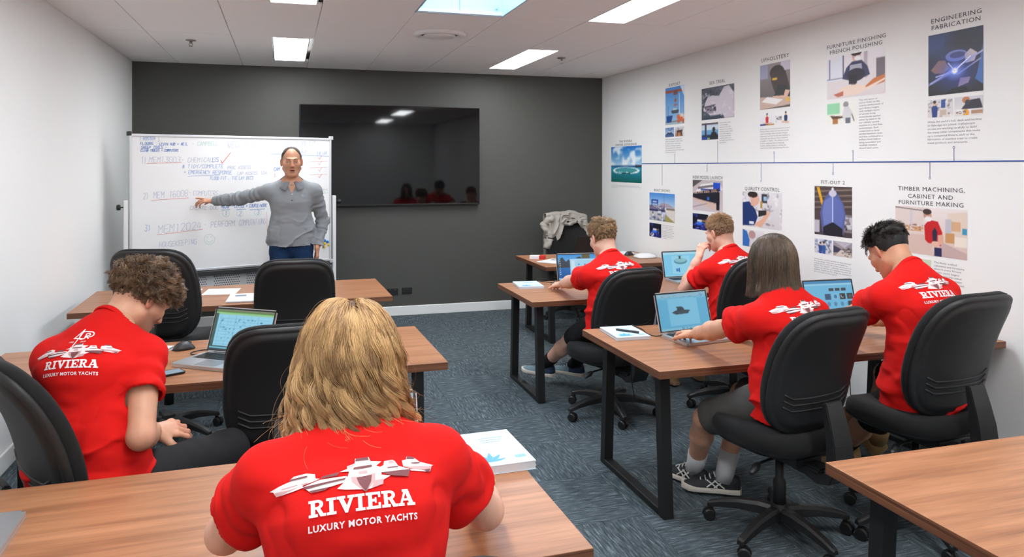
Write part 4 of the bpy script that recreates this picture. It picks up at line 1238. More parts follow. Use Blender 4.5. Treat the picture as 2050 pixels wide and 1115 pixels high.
def ph_launch(p):
    p.grad(0, (214, 200, 206), 1, (200, 190, 190)).poly([(0, .75), (.35, 1), (0, 1)], (90, 84, 84)).poly([(.1, .62), (.3, .86), (.9, .95), (1, .7), (.5, .62)], (238, 236, 238)).line(.2, .74, .9, .86, .02, (120, 110, 120)).rect(.7, .66, .93, .93, (30, 80, 200)).rect(.28, .66, .72, .72, (60, 90, 160))
    for k in range(13):
        t = k / 12
        x, h, y = .03 + .82 * t ** 1.25, .2 + .52 * t, .36 - .33 * t
        w = .022 + .035 * t
        p.rect(x - w, y + h * .3, x + w, y + h * .84, (30, 30, 44)).ell(x, y + h * .92, w * .8, h * .08, (150, 110, 96) if k % 3 else (60, 44, 40)).rect(x - w * .7, y, x - w * .15, y + h * .34, (226, 190, 170)).rect(x + w * .15, y, x + w * .7, y + h * .34, (226, 190, 170))
    p.rect(.5, .36, .57, .46, (30, 110, 210)).rect(.80, .06, .9, .45, (24, 26, 44)).line(0, .1, .5, .25, .01, (170, 150, 160))
def ph_qc(p):
    p.grad(0, (216, 212, 216), 1, (226, 224, 228)).clouds(0, 1, (120, 116, 122), 9, .6, 21, .8).clouds(0, 1, (245, 244, 248), 7, .55, 22, .8).poly([(0, .02), (0, .68), (.18, .72), (.34, .5), (.4, .3), (.32, .05)], (24, 52, 112)).ell(.33, .78, .11, .17, (230, 180, 160)).ell(.27, .92, .13, .09, (52, 40, 38)).poly([(.22, .86), (.22, .62), (.3, .58), (.3, .8)], (226, 176, 156)).poly([(.3, .05), (.5, .02), (.72, .42), (.64, .5), (.5, .24), (.36, .14)], (228, 178, 152)).poly([(.42, .3), (.62, .38), (.62, .5), (.42, .48)], (50, 44, 48)).rect(.5, .7, .64, .95, (60, 60, 66)).rect(.55, .76, .63, .88, (150, 190, 220)).rect(.47, .55, .52, .75, (190, 150, 60)).rect(.18, .08, .3, .16, (220, 228, 240))
def ph_qc2(p):
    p.grad(0, (205, 200, 206), 1, (228, 226, 230)).poly([(0, 0), (0, 1), (.2, .9), (.34, .4), (.3, 0)], (50, 110, 190)).ell(.45, .72, .16, .24, (190, 150, 150)).clouds(0, 1, (110, 100, 110), 7, .66, 31)
def ph_hull(p):
    p.grad(0, (70, 60, 62), 1, (90, 74, 70))
    for k in range(10): p.line(0, .5 + k * .055, 1, .56 + k * .055, .008, (150, 130, 120) if k % 2 else (60, 50, 52))
    p.poly([(.06, .98), (.14, .98), (.26, .62), (.2, .6)], (226, 170, 40)).rect(0, .05, .14, .3, (190, 186, 200)).rect(.78, .1, 1, .45, (130, 120, 124)).speck(.75, .05, 1, .5, [(205, 205, 215), (70, 60, 64)], 24, .07)
    p.poly([(.5, .99), (.36, .84), (.22, .66), (.16, .45), (.22, .05), (.78, .05), (.84, .45), (.78, .66), (.64, .84)], (86, 98, 158)).poly([(.5, .82), (.28, .7), (.22, .48), (.26, .2), (.5, .28)], (112, 126, 190)).poly([(.5, .82), (.72, .7), (.8, .48), (.74, .2), (.5, .28)], (96, 110, 176)).line(.5, .84, .5, .28, .012, (200, 210, 245)).ell(.5, .86, .1, .07, (205, 200, 216)).poly([(.24, .16), (.5, .27), (.76, .16), (.76, 0), (.24, 0)], (28, 26, 38)).line(.26, .16, .5, .27, .008, (20, 18, 28)).line(.5, .27, .74, .16, .008, (20, 18, 28)).ell(.5, .95, .03, .03, (230, 230, 235))
def ph_fit1(p):
    p.grad(0, (210, 206, 214), 1, (200, 204, 220)).speck(0, 0, 1, 1, [(120, 130, 160), (236, 236, 242), (80, 90, 120)], 36, .12).person(.35, 0, .85, (40, 70, 140)).person(.55, 0, .9, (50, 90, 160)).line(.6, .9, .95, .2, .02, (90, 90, 110))
def ph_fit2(p):
    p.grad(0, (170, 150, 140), 1, (150, 146, 160)).poly([(0, .7), (.45, .5), (.4, .3), (0, .2)], (60, 60, 84)).poly([(.4, .45), (.9, .3), (1, 0), (.1, 0)], (214, 200, 190)).speck(.5, .05, 1, .6, [(90, 76, 70), (200, 190, 186), (60, 54, 60)], 26, .1).poly([(0, 1), (1, 1), (.6, .6)], (190, 186, 196))
def ph_timber(p):
    p.grad(0, (214, 190, 180), 1, (232, 224, 222)).poly([(0, 1), (0, .55), (.4, .62), (.45, 1)], (222, 206, 200)).rect(.0, .48, .42, .58, (206, 160, 120)).rect(.22, .5, .26, .92, (206, 200, 206)).line(.0, .97, .4, .93, .006, (120, 110, 110)).poly([(.75, .9), (1, .95), (1, .3), (.75, .42)], (224, 206, 192)).rect(.72, .3, .84, .5, (200, 150, 100)).rect(.84, .24, 1, .44, (236, 226, 214)).rect(.94, .5, 1, .62, (60, 150, 190)).rect(.8, .55, .92, .74, (212, 170, 130)).rect(.72, .5, .8, .78, (190, 190, 200)).poly([(0, .4), (.46, .42), (.55, .2), (.5, 0), (0, 0)], (214, 188, 178)).poly([(.68, .3), (1, .12), (1, 0), (.56, 0)], (196, 170, 166))
    p.speck(.05, .5, .42, .62, [(170, 110, 70), (236, 220, 205), (120, 90, 80)], 30, .03)
    p.poly([(.44, .32), (.43, .62), (.5, .74), (.62, .72), (.68, .5), (.66, .22), (.48, .26)], (196, 24, 30)).ell(.475, .84, .058, .1, (196, 150, 132)).ell(.47, .91, .062, .06, (60, 44, 42)).ell(.485, .76, .05, .055, (236, 232, 232)).poly([(.62, .44), (.69, .46), (.7, .3), (.6, .18), (.54, .22), (.62, .32)], (220, 170, 150)).poly([(.55, .3), (.54, .5), (.58, .6), (.61, .5), (.6, .3)], (34, 34, 62)).rect(.57, .0, .67, .18, (40, 40, 84)).ell(.58, .26, .05, .05, (228, 182, 162))
def ph_green(p):
    p.grad(0, (150, 190, 140), 1, (205, 215, 190)).rect(.1, .5, .5, 1, (70, 60, 50)).ell(.3, .75, .18, .2, (190, 180, 170)).rect(.05, .2, .7, .35, (110, 170, 90)).rect(.7, .1, .85, .8, (130, 90, 60))
poster('wall poster of white boats in a ring on turquoise water, closest to dark wall', [('THE RIVIERA', 7.85, 7.52, 1.917), ('OWNER EXPERIENCE', 7.95, 7.41, 1.880)], [(8.064, 7.285, 1.469, 1.871, ph_owner, 64)], (8.064, 7.30, 1.437, ['A world of luxury and endless adventure awaits you and your family,', 'with every owner welcomed to the water and supported in their travels', 'and experiences.'], .0125), .024)
poster('wall poster headed EXPORT with a boat lifted by a crane', [('EXPORT', 6.69, 6.47, 2.437)], [(6.765, 6.396, 2.058, 2.425, ph_export, 44), (6.769, 6.592, 1.938, 2.031, ph_harbour, 22), (6.57, 6.396, 1.938, 2.031, ph_dock, 22)], (6.769, 6.40, 1.925, ['When each new motor yacht leaves the', 'facility she is destined for a dealer around', 'the world or direct to a local owner,', 'handled by our shipping and logistics.', 'The yachts travel by sea on ships and', 'arrive in major ports across the world ready', 'for delivery to the owner.'], .0215), .027)
poster('wall poster headed SEA TRIAL with a boat throwing white spray', [('SEA TRIAL', 5.955, 5.70, 2.378)], [(6.083, 5.565, 2.067, 2.353, ph_sea, 60), (6.083, 5.811, 1.887, 2.037, ph_bridge, 32)], (5.787, 5.565, 2.037, ['Every motor yacht', 'must undergo', 'extensive sea trials', 'as part of our quality', 'control process. Many', 'out on the expanse', 'and run and tested,', 'and the yacht is put', 'through its performance', 'parameters.'], .0192), .03)
poster('wall poster headed UPHOLSTERY with a woman bent over a workbench', [('UPHOLSTERY', 5.185, 4.84, 2.477)], [(5.202, 4.829, 2.10, 2.453, ph_uphol, 60), (5.202, 5.02, 1.97, 2.071, ph_red, 28), (5.01, 4.829, 1.97, 2.071, ph_blue, 28)], (5.202, 4.832, 1.951, ['Enhancing the luxurious interiors of each', 'Riviera motor yacht are the welcoming', 'soft furnishings which include lounges,', 'bedheads, bed surrounds and headliners,', 'essentially any element that is finished', 'in leather or fabric. The skilled process', 'involves applying foam to backing', 'boards, making patterns, sewing the', 'material and then upholstering the item.'], .0187), .031)
poster('wall poster headed FURNITURE FINISHING FRENCH POLISHING with a masked worker polishing', [('FURNITURE FINISHING', 4.425, 3.885, 2.468), ('FRENCH POLISHING', 4.395, 3.915, 2.428)], [(4.425, 3.892, 2.115, 2.405, ph_polish, 84), (4.425, 4.141, 1.94, 2.091, ph_spray, 42)], (4.118, 3.905, 2.095, ['The rich lustre or', 'mirror finish on the', 'interior timberwork of', 'each Riviera begins', 'with multiple layers', 'of varnish being', 'meticulously applied', 'either by hand or by', 'our robotic varnish', 'machine in a dust free', 'environment. Each', 'component is hand-', 'sanded between coats', 'and then polished to a', 'brilliant finish before', 'being assembled and', 'carefully installed', 'aboard each yacht.'], .0187), .027)
poster('wall poster headed ENGINEERING FABRICATION with bright blue welding spark', [('ENGINEERING', 3.535, 3.20, 2.489), ('FABRICATION', 3.532, 3.208, 2.449)], [(3.556, 3.19, 2.063, 2.42, ph_weld, 90), (3.559, 3.388, 1.935, 2.039, ph_work1, 40), (3.375, 3.193, 1.935, 2.039, ph_work2, 40)], (3.562, 3.199, 1.918, ["While the yacht's hull, deck and hardtop", 'or flybridge are joined, craftspeople', 'on site are working carefully to build', 'the many other components that make', 'up a completed Riviera, such as the', 'fabrication of stainless steel to create', 'metal products and structures.'], .0205), .026)
poster('wall poster headed BOAT SHOWS with a marina under blue sky', [('BOAT SHOWS', 7.005, 6.675, 1.392)], [(7.108, 6.578, 1.094, 1.376, ph_boatshow, 56), (7.108, 6.852, .922, 1.063, ph_logo, 28)], (6.831, 6.588, 1.066, ['Showing the yachts at', 'boat shows around', 'the world is part of', 'our commitment to', 'providing owners with', 'the best of luxury,', 'seeing the yachts first', 'hand and meeting', 'the team.'], .0165), .026)
poster('wall poster headed NEW MODEL LAUNCH with a row of people in black', [('NEW MODEL LAUNCH', 6.238, 5.743, 1.533)], [(6.241, 5.74, 1.243, 1.524, ph_launch, 66), (6.241, 5.973, 1.067, 1.213, ph_night, 32)], (5.95, 5.745, 1.213, ['Each new model', 'is revealed with', 'great celebration', 'before owners', 'and the crew', 'who built her.'], .0195), .03)
poster('wall poster headed QUALITY CONTROL with a man in dark blue shirt', [('QUALITY CONTROL', 5.41, 4.955, 1.452)], [(5.442, 4.924, 1.155, 1.442, ph_qc, 80), (5.442, 5.149, .99, 1.13, ph_qc2, 36)], None, .03)
poster('wall poster headed FIT-OUT 2 with a blue hull seen from the bow', [('FIT-OUT 2', 4.485, 4.25, 1.524)], [(4.555, 4.182, 1.163, 1.508, ph_hull, 76), (4.555, 4.378, 1.03, 1.132, ph_fit1, 36), (4.362, 4.182, 1.03, 1.132, ph_fit2, 36)], (4.561, 4.187, .994, ['When the yachts arrive to the second', 'fit-out stage, they are essentially an', 'empty shell with all of the structure in', 'place. The floors, cabinets, upholstery,', 'electrical works and appliances are all', 'skilfully fitted at this stage to complete', 'the interior of the yacht.'], .0152), .025)
poster('wall poster headed TIMBER MACHINING with a masked worker in red', [('TIMBER MACHINING,', 3.785, 3.305, 1.500), ('CABINET AND', 3.708, 3.385, 1.456), ('FURNITURE MAKING', 3.78, 3.315, 1.416)], [(3.807, 3.292, 1.122, 1.404, ph_timber, 110), (3.807, 3.538, .955, 1.094, ph_green, 40)], (3.516, 3.31, 1.094, ['The finely crafted', 'cabinetry and furniture', 'aboard every Riviera', 'motor yacht begins', 'with computer-aided', 'design that translates', 'to perfectly connected', 'timber components.'], .0188), .0255)
# the blue time line with its pins
tl = empty('timeline', (XR - .001, 7.285, 1.676), 0, 'thin blue time line running between the two poster rows on white wall', 'wall graphic')
box('line', (-.002, -5.2, -.0035), (0, 0, .0035), 'timeline_blue', tl)
for y, z in ((6.578, 1.755), (5.818, 1.855), (5.022, 1.749), (4.173, 1.742), (3.378, 1.748), (6.831, 1.472), (5.99, 1.612), (5.189, 1.536), (4.365, 1.603), (3.545, 1.586)):
    bm = bmesh.new()
    s_ = 1 if z > 1.676 else -1
    addbox(bm, (-.0015, y - 7.285 - .0016, min(0, z - 1.676)), (0, y - 7.285 + .0016, max(0, z - 1.676)))
    c = Vector((-.0015, y - 7.285, z - 1.676 + s_ * .007))
    outer = [c + Vector((0, .008 * math.cos(t), .008 * math.sin(t))) for t in (2 * math.pi * k / 16 for k in range(16))]
    inner = [c + Vector((0, .005 * math.cos(t), .005 * math.sin(t))) for t in (2 * math.pi * k / 16 for k in range(16))]
    vo, vi = [bm.verts.new(p) for p in outer], [bm.verts.new(p) for p in inner]
    for k in range(16): bm.faces.new((vo[k], vo[(k + 1) % 16], vi[(k + 1) % 16], vi[k]))
    bm_obj('pin', bm, 'pin_blue', tl)
# ------------------------------------------------------------------ signed-distance modelling for bodies and cloth
def V3(*a): return np.array(a, float)
def unit(v):
    v = np.asarray(v, float)
    return v / (np.linalg.norm(v) + 1e-12)
class SDF:
    def __init__(s, lo, hi, h):
        s.h = h
        s.lo = np.asarray(lo, float) - 4 * h
        s.n = np.ceil((np.asarray(hi, float) + 4 * h - s.lo) / h).astype(int) + 1
        s.ax = [s.lo[i] + h * np.arange(s.n[i]) for i in range(3)]
        s.F = np.full(s.n, 0.08, np.float32)
    def _blk(s, lo, hi):
        i0 = np.clip(np.floor((np.asarray(lo) - s.lo) / s.h).astype(int), 0, s.n - 1)
        i1 = np.clip(np.ceil((np.asarray(hi) - s.lo) / s.h).astype(int) + 1, 0, s.n)
        if (i1 <= i0).any(): return None
        sl = tuple(slice(a, b) for a, b in zip(i0, i1))
        x = s.ax[0][sl[0]][:, None, None]
        y = s.ax[1][sl[1]][None, :, None]
        z = s.ax[2][sl[2]][None, None, :]
        return sl, x, y, z
    def put(s, fn, lo, hi, k=.02, op='u'):
        pad = k + 2.5 * s.h
        b = s._blk(np.asarray(lo) - pad, np.asarray(hi) + pad)
        if b is None: return
        sl, x, y, z = b
        d = fn(x, y, z)
        a = s.F[sl]
        if op == 'u':
            q = np.maximum(k - np.abs(a - d), 0) / max(k, 1e-6)
            s.F[sl] = np.minimum(a, d) - q * q * k * .25
        else:                       # smooth subtraction
            d = -d
            q = np.maximum(k - np.abs(a - d), 0) / max(k, 1e-6)
            s.F[sl] = np.maximum(a, d) + q * q * k * .25
    def cone(s, a, b, ra, rb, k=.02, op='u', planes=()):
        a, b = np.asarray(a, float), np.asarray(b, float)
        ba = b - a
        L2 = ba @ ba + 1e-12
        r = max(ra, rb)
        def fn(x, y, z):
            px, py, pz = x - a[0], y - a[1], z - a[2]
            t = np.clip((px * ba[0] + py * ba[1] + pz * ba[2]) / L2, 0, 1)
            d = np.sqrt((px - t * ba[0]) ** 2 + (py - t * ba[1]) ** 2 + (pz - t * ba[2]) ** 2) - (ra + t * (rb - ra))
            for p, n in planes:
                d = np.maximum(d, (x - p[0]) * n[0] + (y - p[1]) * n[1] + (z - p[2]) * n[2])
            return d
        s.put(fn, np.minimum(a, b) - r, np.maximum(a, b) + r, k, op)
    def econe(s, a, b, la, da, lb, db, lat, k=.03, op='u', planes=()):
        """elliptical cone: lateral half widths la>lb along lat, depth half widths da>db"""
        a, b = np.asarray(a, float), np.asarray(b, float)
        w = unit(b - a)
        L = np.linalg.norm(b - a)
        l = unit(np.asarray(lat, float) - w * (np.asarray(lat, float) @ w))
        d_ = np.cross(w, l)
        r = max(la, da, lb, db)
        def fn(x, y, z):
            px, py, pz = x - a[0], y - a[1], z - a[2]
            t = px * w[0] + py * w[1] + pz * w[2]
            tc = np.clip(t, 0, L)
            f = tc / L
            u = px * l[0] + py * l[1] + pz * l[2]
            v = px * d_[0] + py * d_[1] + pz * d_[2]
            rl, rd = la + (lb - la) * f, da + (db - da) * f
            m = np.minimum(rl, rd)
            d = (np.sqrt((u / rl) ** 2 + (v / rd) ** 2 + ((t - tc) / m) ** 2) - 1) * m
            for p, n in planes:
                d = np.maximum(d, (x - p[0]) * n[0] + (y - p[1]) * n[1] + (z - p[2]) * n[2])
            return d
        s.put(fn, np.minimum(a, b) - r, np.maximum(a, b) + r, k, op)
    def ell(s, c, r, R=None, k=.02, op='u'):
        c = np.asarray(c, float)
        r = np.asarray(r, float)
        R = np.eye(3) if R is None else np.asarray(R)      # columns = axes
        m = r.max()
        def fn(x, y, z):
            px, py, pz = x - c[0], y - c[1], z - c[2]
            q = [(px * R[0, i] + py * R[1, i] + pz * R[2, i]) for i in range(3)]
            k0 = np.sqrt(sum((q[i] / r[i]) ** 2 for i in range(3)))
            k1 = np.sqrt(sum((q[i] / r[i] ** 2) ** 2 for i in range(3))) + 1e-9
            return k0 * (k0 - 1) / k1
        s.put(fn, c - m, c + m, k, op)
    def mesh(s):
        F = s.F
        S = F < 0
        nx, ny, nz = F.shape
        c = S[:-1, :-1, :-1].astype(np.int8)
        tot = np.zeros_like(c)
        for dx in (0, 1):
            for dy in (0, 1):
                for dz in (0, 1):
                    tot += S[dx:nx - 1 + dx, dy:ny - 1 + dy, dz:nz - 1 + dz]
        act = np.argwhere((tot > 0) & (tot < 8))
        ix, iy, iz = act.T
        acc = np.zeros((len(act), 3))
        cnt = np.zeros(len(act))
        cor = {}
        for dx in (0, 1):
            for dy in (0, 1):
                for dz in (0, 1):
                    cor[dx, dy, dz] = F[ix + dx, iy + dy, iz + dz].astype(float)
        for ax_ in range(3):
            for p in (0, 1):
                for q in (0, 1):
                    o = [p, q]
                    o.insert(ax_, 0)
                    e = list(o)
                    e[ax_] = 1
                    f0, f1 = cor[tuple(o)], cor[tuple(e)]
                    m = (f0 < 0) != (f1 < 0)
                    t = np.where(m, f0 / np.where(m, f0 - f1, 1), 0)
                    for d in range(3):
                        acc[:, d] += np.where(m, (o[d] + (t if d == ax_ else 0)), 0)
                    cnt += m
        P = s.lo + (act + acc / cnt[:, None]) * s.h
        idm = np.full((nx - 1, ny - 1, nz - 1), -1, np.int32)
        idm[ix, iy, iz] = np.arange(len(act))
        quads = []
        for ax_ in range(3):
            sl0, sl1 = [slice(1, -1)] * 3, [slice(1, -1)] * 3
            sl0[ax_] = slice(0, -1)
            sl1[ax_] = slice(1, None)
            A, B = S[tuple(sl0)], S[tuple(sl1)]
            E_ = np.argwhere(A != B)
            flip = A[tuple(E_.T)]
            E_ = E_ + 1
            E_[:, ax_] -= 1
            b_, c_ = [(1, 2), (2, 0), (0, 1)][ax_]
            def at(db, dc):
                q = E_.copy()
                q[:, b_] -= db
                q[:, c_] -= dc
                return idm[q[:, 0], q[:, 1], q[:, 2]]
            Q = np.stack([at(1, 1), at(0, 1), at(0, 0), at(1, 0)], 1)
            Q = np.where(flip[:, None], Q, Q[:, ::-1])
            quads.append(Q)
        Q = np.concatenate(quads)
        Q = Q[(Q >= 0).all(1)]
        return P, Q
def vnoise(P, sc, seed=0):
    """smooth value noise in [-1, 1]"""
    r = np.random.RandomState(seed)
    tab = r.rand(4096)
    q = P * sc + 1000.0
    i = np.floor(q).astype(np.int64)
    f = q - i
    f = f * f * (3 - 2 * f)
    out = np.zeros(len(P))
    for dx in (0, 1):
        for dy in (0, 1):
            for dz in (0, 1):
                h = ((i[:, 0] + dx) * 73856093 ^ (i[:, 1] + dy) * 19349663 ^ (i[:, 2] + dz) * 83492791) & 4095
                w = (f[:, 0] if dx else 1 - f[:, 0]) * (f[:, 1] if dy else 1 - f[:, 1]) * (f[:, 2] if dz else 1 - f[:, 2])
                out += tab[h] * w
    return out * 2 - 1
def vert_normals(P, Q):
    n = np.cross(P[Q[:, 2]] - P[Q[:, 0]], P[Q[:, 3]] - P[Q[:, 1]])
    N = np.zeros_like(P)
    for k in range(4): np.add.at(N, Q[:, k], n)
    return N / (np.linalg.norm(N, axis=1, keepdims=True) + 1e-12)
def smooth_mesh(P, Q, it=1):
    for _ in range(it):
        S = np.zeros_like(P)
        C = np.zeros(len(P))
        for a, b in ((0, 1), (1, 2), (2, 3), (3, 0)):
            np.add.at(S, Q[:, a], P[Q[:, b]])
            np.add.at(C, Q[:, a], 1)
            np.add.at(S, Q[:, b], P[Q[:, a]])
            np.add.at(C, Q[:, b], 1)
        P = P * .5 + .5 * S / C[:, None]
    return P
def seg_dist(P, a, b):
    a, b = np.asarray(a, float), np.asarray(b, float)
    ba = b - a
    t = np.clip(((P - a) @ ba) / (ba @ ba), 0, 1)
    return np.linalg.norm(P - a - t[:, None] * ba, axis=1), t
def drop_caps(P, Q, planes, h, rad=.13):
    """open the ends of cloth tubes: remove faces lying on a cut plane near its centre"""
    kill = np.zeros(len(Q), bool)
    for p, n in planes:
        d = (P - p) @ n
        near = np.linalg.norm(P - p, axis=1) < rad
        on = (d > -.55 * h) & near
        kill |= on[Q].all(1)
    Q = Q[~kill]
    used = np.unique(Q)
    mp = np.full(len(P), -1)
    mp[used] = np.arange(len(used))
    return P[used], mp[Q]

# ------------------------------------------------------------------ skin, cloth and hair materials
def skin_mat(name, base, red):
    T = NT(name)
    f = T.noise(T.coords(), 18, 4)
    a = T.n('ShaderNodeAttribute', attribute_name='flush')
    b = T.n('ShaderNodeAttribute', attribute_name='stubble')
    c = T.ramp(f, [(0.3, rgb(*[x * .94 for x in base])), (0.7, rgb(*base))])
    m1 = T.n('ShaderNodeMix', data_type='RGBA')
    T.l(a.outputs['Fac'], m1.inputs[0])
    T.l(c, m1.inputs[6])
    m1.inputs[7].default_value = rgb(*red)
    m2 = T.n('ShaderNodeMix', data_type='RGBA')
    T.l(b.outputs['Fac'], m2.inputs[0])
    T.l(m1.outputs[2], m2.inputs[6])
    m2.inputs[7].default_value = rgb(72, 50, 42)
    T.l(m2.outputs[2], T.b.inputs['Base Color'])
    T.b.inputs['Roughness'].default_value = 0.5
    T.b.inputs['Subsurface Weight'].default_value = 0.12
    T.b.inputs['Subsurface Radius'].default_value = (1, .4, .2)
    T.b.inputs['Subsurface Scale'].default_value = 0.01
    T.bump(T.noise(T.coords(), 260, 3), .12, .001)
    MATS[name] = T.m
skin_mat('skin_pale', (226, 178, 154), (205, 120, 104))
skin_mat('skin_tan', (206, 150, 118), (186, 98, 82))
skin_mat('skin_warm', (214, 160, 130), (192, 108, 90))
def cloth_mat(name, col, dark=.8, weave=900, rough=.9, sheen=0.0):
    T = NT(name)
    f = T.noise(T.coords(), 9, 3)
    T.l(T.ramp(f, [(.3, rgb(*[x * (dark + (1 - dark) * .6) for x in col])), (.7, rgb(*col))]), T.b.inputs['Base Color'])
    T.b.inputs['Roughness'].default_value = rough
    if sheen:
        T.b.inputs['Sheen Weight'].default_value = sheen
    T.b.inputs['Specular IOR Level'].default_value = .25
    T.bump(T.noise(T.coords(), weave, 2), .25, .0008)
    MATS[name] = T.m
cloth_mat('red_cotton', (218, 22, 18), .9)
cloth_mat('grey_jersey', (142, 146, 150), .92)
cloth_mat('black_work', (38, 38, 40), .8)
cloth_mat('grey_short', (84, 82, 80), .85)
cloth_mat('navy_trouser', (22, 48, 82), .85)
cloth_mat('black_short', (26, 26, 28), .8)
cloth_mat('black_sock', (28, 28, 32), .9)
cloth_mat('white_sock', (196, 196, 198), .95)
mat('sole_white', rgb(222, 214, 202), 0.7)
mat('sole_dark', rgb(60, 52, 46), 0.8)
mat('sole_tan', rgb(150, 122, 92), 0.85)
mat('shoe_blue', rgb(112, 138, 150), 0.8, bump=(400, .4, .001))
mat('shoe_navy', rgb(44, 62, 92), 0.8)
mat('shoe_black', rgb(34, 34, 38), 0.7)
mat('shoe_stripe', rgb(220, 220, 216), 0.7)
mat('boot_suede', rgb(158, 126, 84), 0.95, bump=(120, .5, .002), var=.2, varscale=14)
mat('eye_white', rgb(225, 218, 212), 0.25)
mat('iris', rgb(52, 40, 34), 0.2)
mat('mouth_dark', rgb(70, 30, 28), 0.6)
def hair_mat(name, c1, c2):
    T = NT(name)
    h = T.n('ShaderNodeHairInfo')
    at = T.n('ShaderNodeAttribute', attribute_name='tint')
    mx = T.n('ShaderNodeMath', operation='MULTIPLY_ADD', i_1=.35)
    m2 = T.n('ShaderNodeMath', operation='MULTIPLY', i_1=.65)
    T.l(at.outputs['Fac'], m2.inputs[0])
    T.l(h.outputs['Random'], mx.inputs[0])
    T.l(m2.outputs[0], mx.inputs[2])
    r = T.ramp(mx.outputs[0], [(0.08, rgb(*c1)), (0.92, rgb(*c2))])
    T.l(r, T.b.inputs['Base Color'])
    T.b.inputs['Roughness'].default_value = 0.38
    T.b.inputs['Specular IOR Level'].default_value = 0.6
    MATS[name] = T.m
    T = NT(name + '_base')
    f = T.noise(T.coords((1, 1, .3)), 60, 3)
    T.l(T.ramp(f, [(.3, rgb(*[x * .6 for x in c1])), (.7, rgb(*[x * .85 for x in c1]))]), T.b.inputs['Base Color'])
    T.b.inputs['Roughness'].default_value = 0.7
    T.bump(f, .6, .004)
    MATS[name + '_base'] = T.m
hair_mat('hair_curly', (66, 48, 34), (140, 110, 80))
hair_mat('hair_blond', (120, 82, 46), (224, 182, 124))
hair_mat('hair_brown', (112, 84, 54), (176, 140, 98))
hair_mat('hair_light', (124, 92, 64), (184, 146, 106))
hair_mat('hair_straight', (50, 38, 30), (104, 84, 64))
hair_mat('hair_dark', (22, 20, 20), (62, 56, 52))
hair_mat('hair_grey', (52, 46, 42), (120, 112, 106))

# ------------------------------------------------------------------ body
def ik(a, c, l1, l2, pole):
    a, c = np.asarray(a, float), np.asarray(c, float)
    d = c - a
    L = np.linalg.norm(d)
    Lc = min(L, (l1 + l2) * .998)
    w = d / L
    c = a + w * Lc
    x = (l1 * l1 - l2 * l2 + Lc * Lc) / (2 * Lc)
    y = math.sqrt(max(l1 * l1 - x * x, 0))
    p = np.asarray(pole, float) - w * (np.asarray(pole, float) @ w)
    return a + w * x + unit(p) * y, c
HEAD_S = 1.0
def head_prims(S, M, t, hs=1.0, mouth=0.0):
    """M: 3x3 columns right/forward/up, t: head centre"""
    g = lambda x, y, z: t + M @ V3(x, y, z) * hs
    class SS:                                   # the same primitives with scaled radii
        def ell(_, c, r, R=None, k=.02, op='u'): S.ell(c, np.asarray(r) * hs, R, k, op)
        def cone(_, a, b, ra, rb, k=.02, op='u'): S.cone(a, b, ra * hs, rb * hs, k, op)
    H_ = SS()
    H_.ell(g(0, -.018, .030), (.075, .094, .086), M, .02)
    H_.ell(g(0, .034, -.040), (.058, .056, .078), M, .035)
    H_.cone(g(0, .066, -.098), g(0, .062, -.094), .022, .022, .03)
    for sx in (-1, 1):
        H_.cone(g(sx * .054, -.002, -.055), g(sx * .022, .062, -.098), .020, .016, .03)
        H_.cone(g(sx * .042, .058, -.022), g(sx * .050, .04, -.02), .022, .02, .025)
        H_.cone(g(sx * .034, .080, .020), g(sx * .012, .086, .018), .011, .012, .016)
        R2 = M @ np.array(Matrix.Rotation(sx * .35, 3, 'Z'))
        H_.ell(g(sx * .079, -.010, -.006), (.0085, .019, .032), R2, .008)
        H_.ell(g(sx * .088, -.004, -.004), (.006, .010, .018), R2, .006, 'sub')
        H_.ell(g(sx * .032, .101, .000), (.017, .012, .010), M, .014, 'sub')
        H_.cone(g(sx * .010, .100, -.036), g(sx * .012, .094, -.036), .0075, .007, .008)
    H_.cone(g(0, .088, .006), g(0, .107, -.030), .009, .0115, .014)
    H_.ell(g(0, .0905, -.062), (.024, .009, .006), M, .006)
    H_.ell(g(0, .0885, -.074 - mouth), (.021, .009, .0065), M, .006)
    if mouth:
        H_.ell(g(0, .100, -.068 - mouth * .5), (.018, .016, .0035 + mouth * .5), M, .004, 'sub')
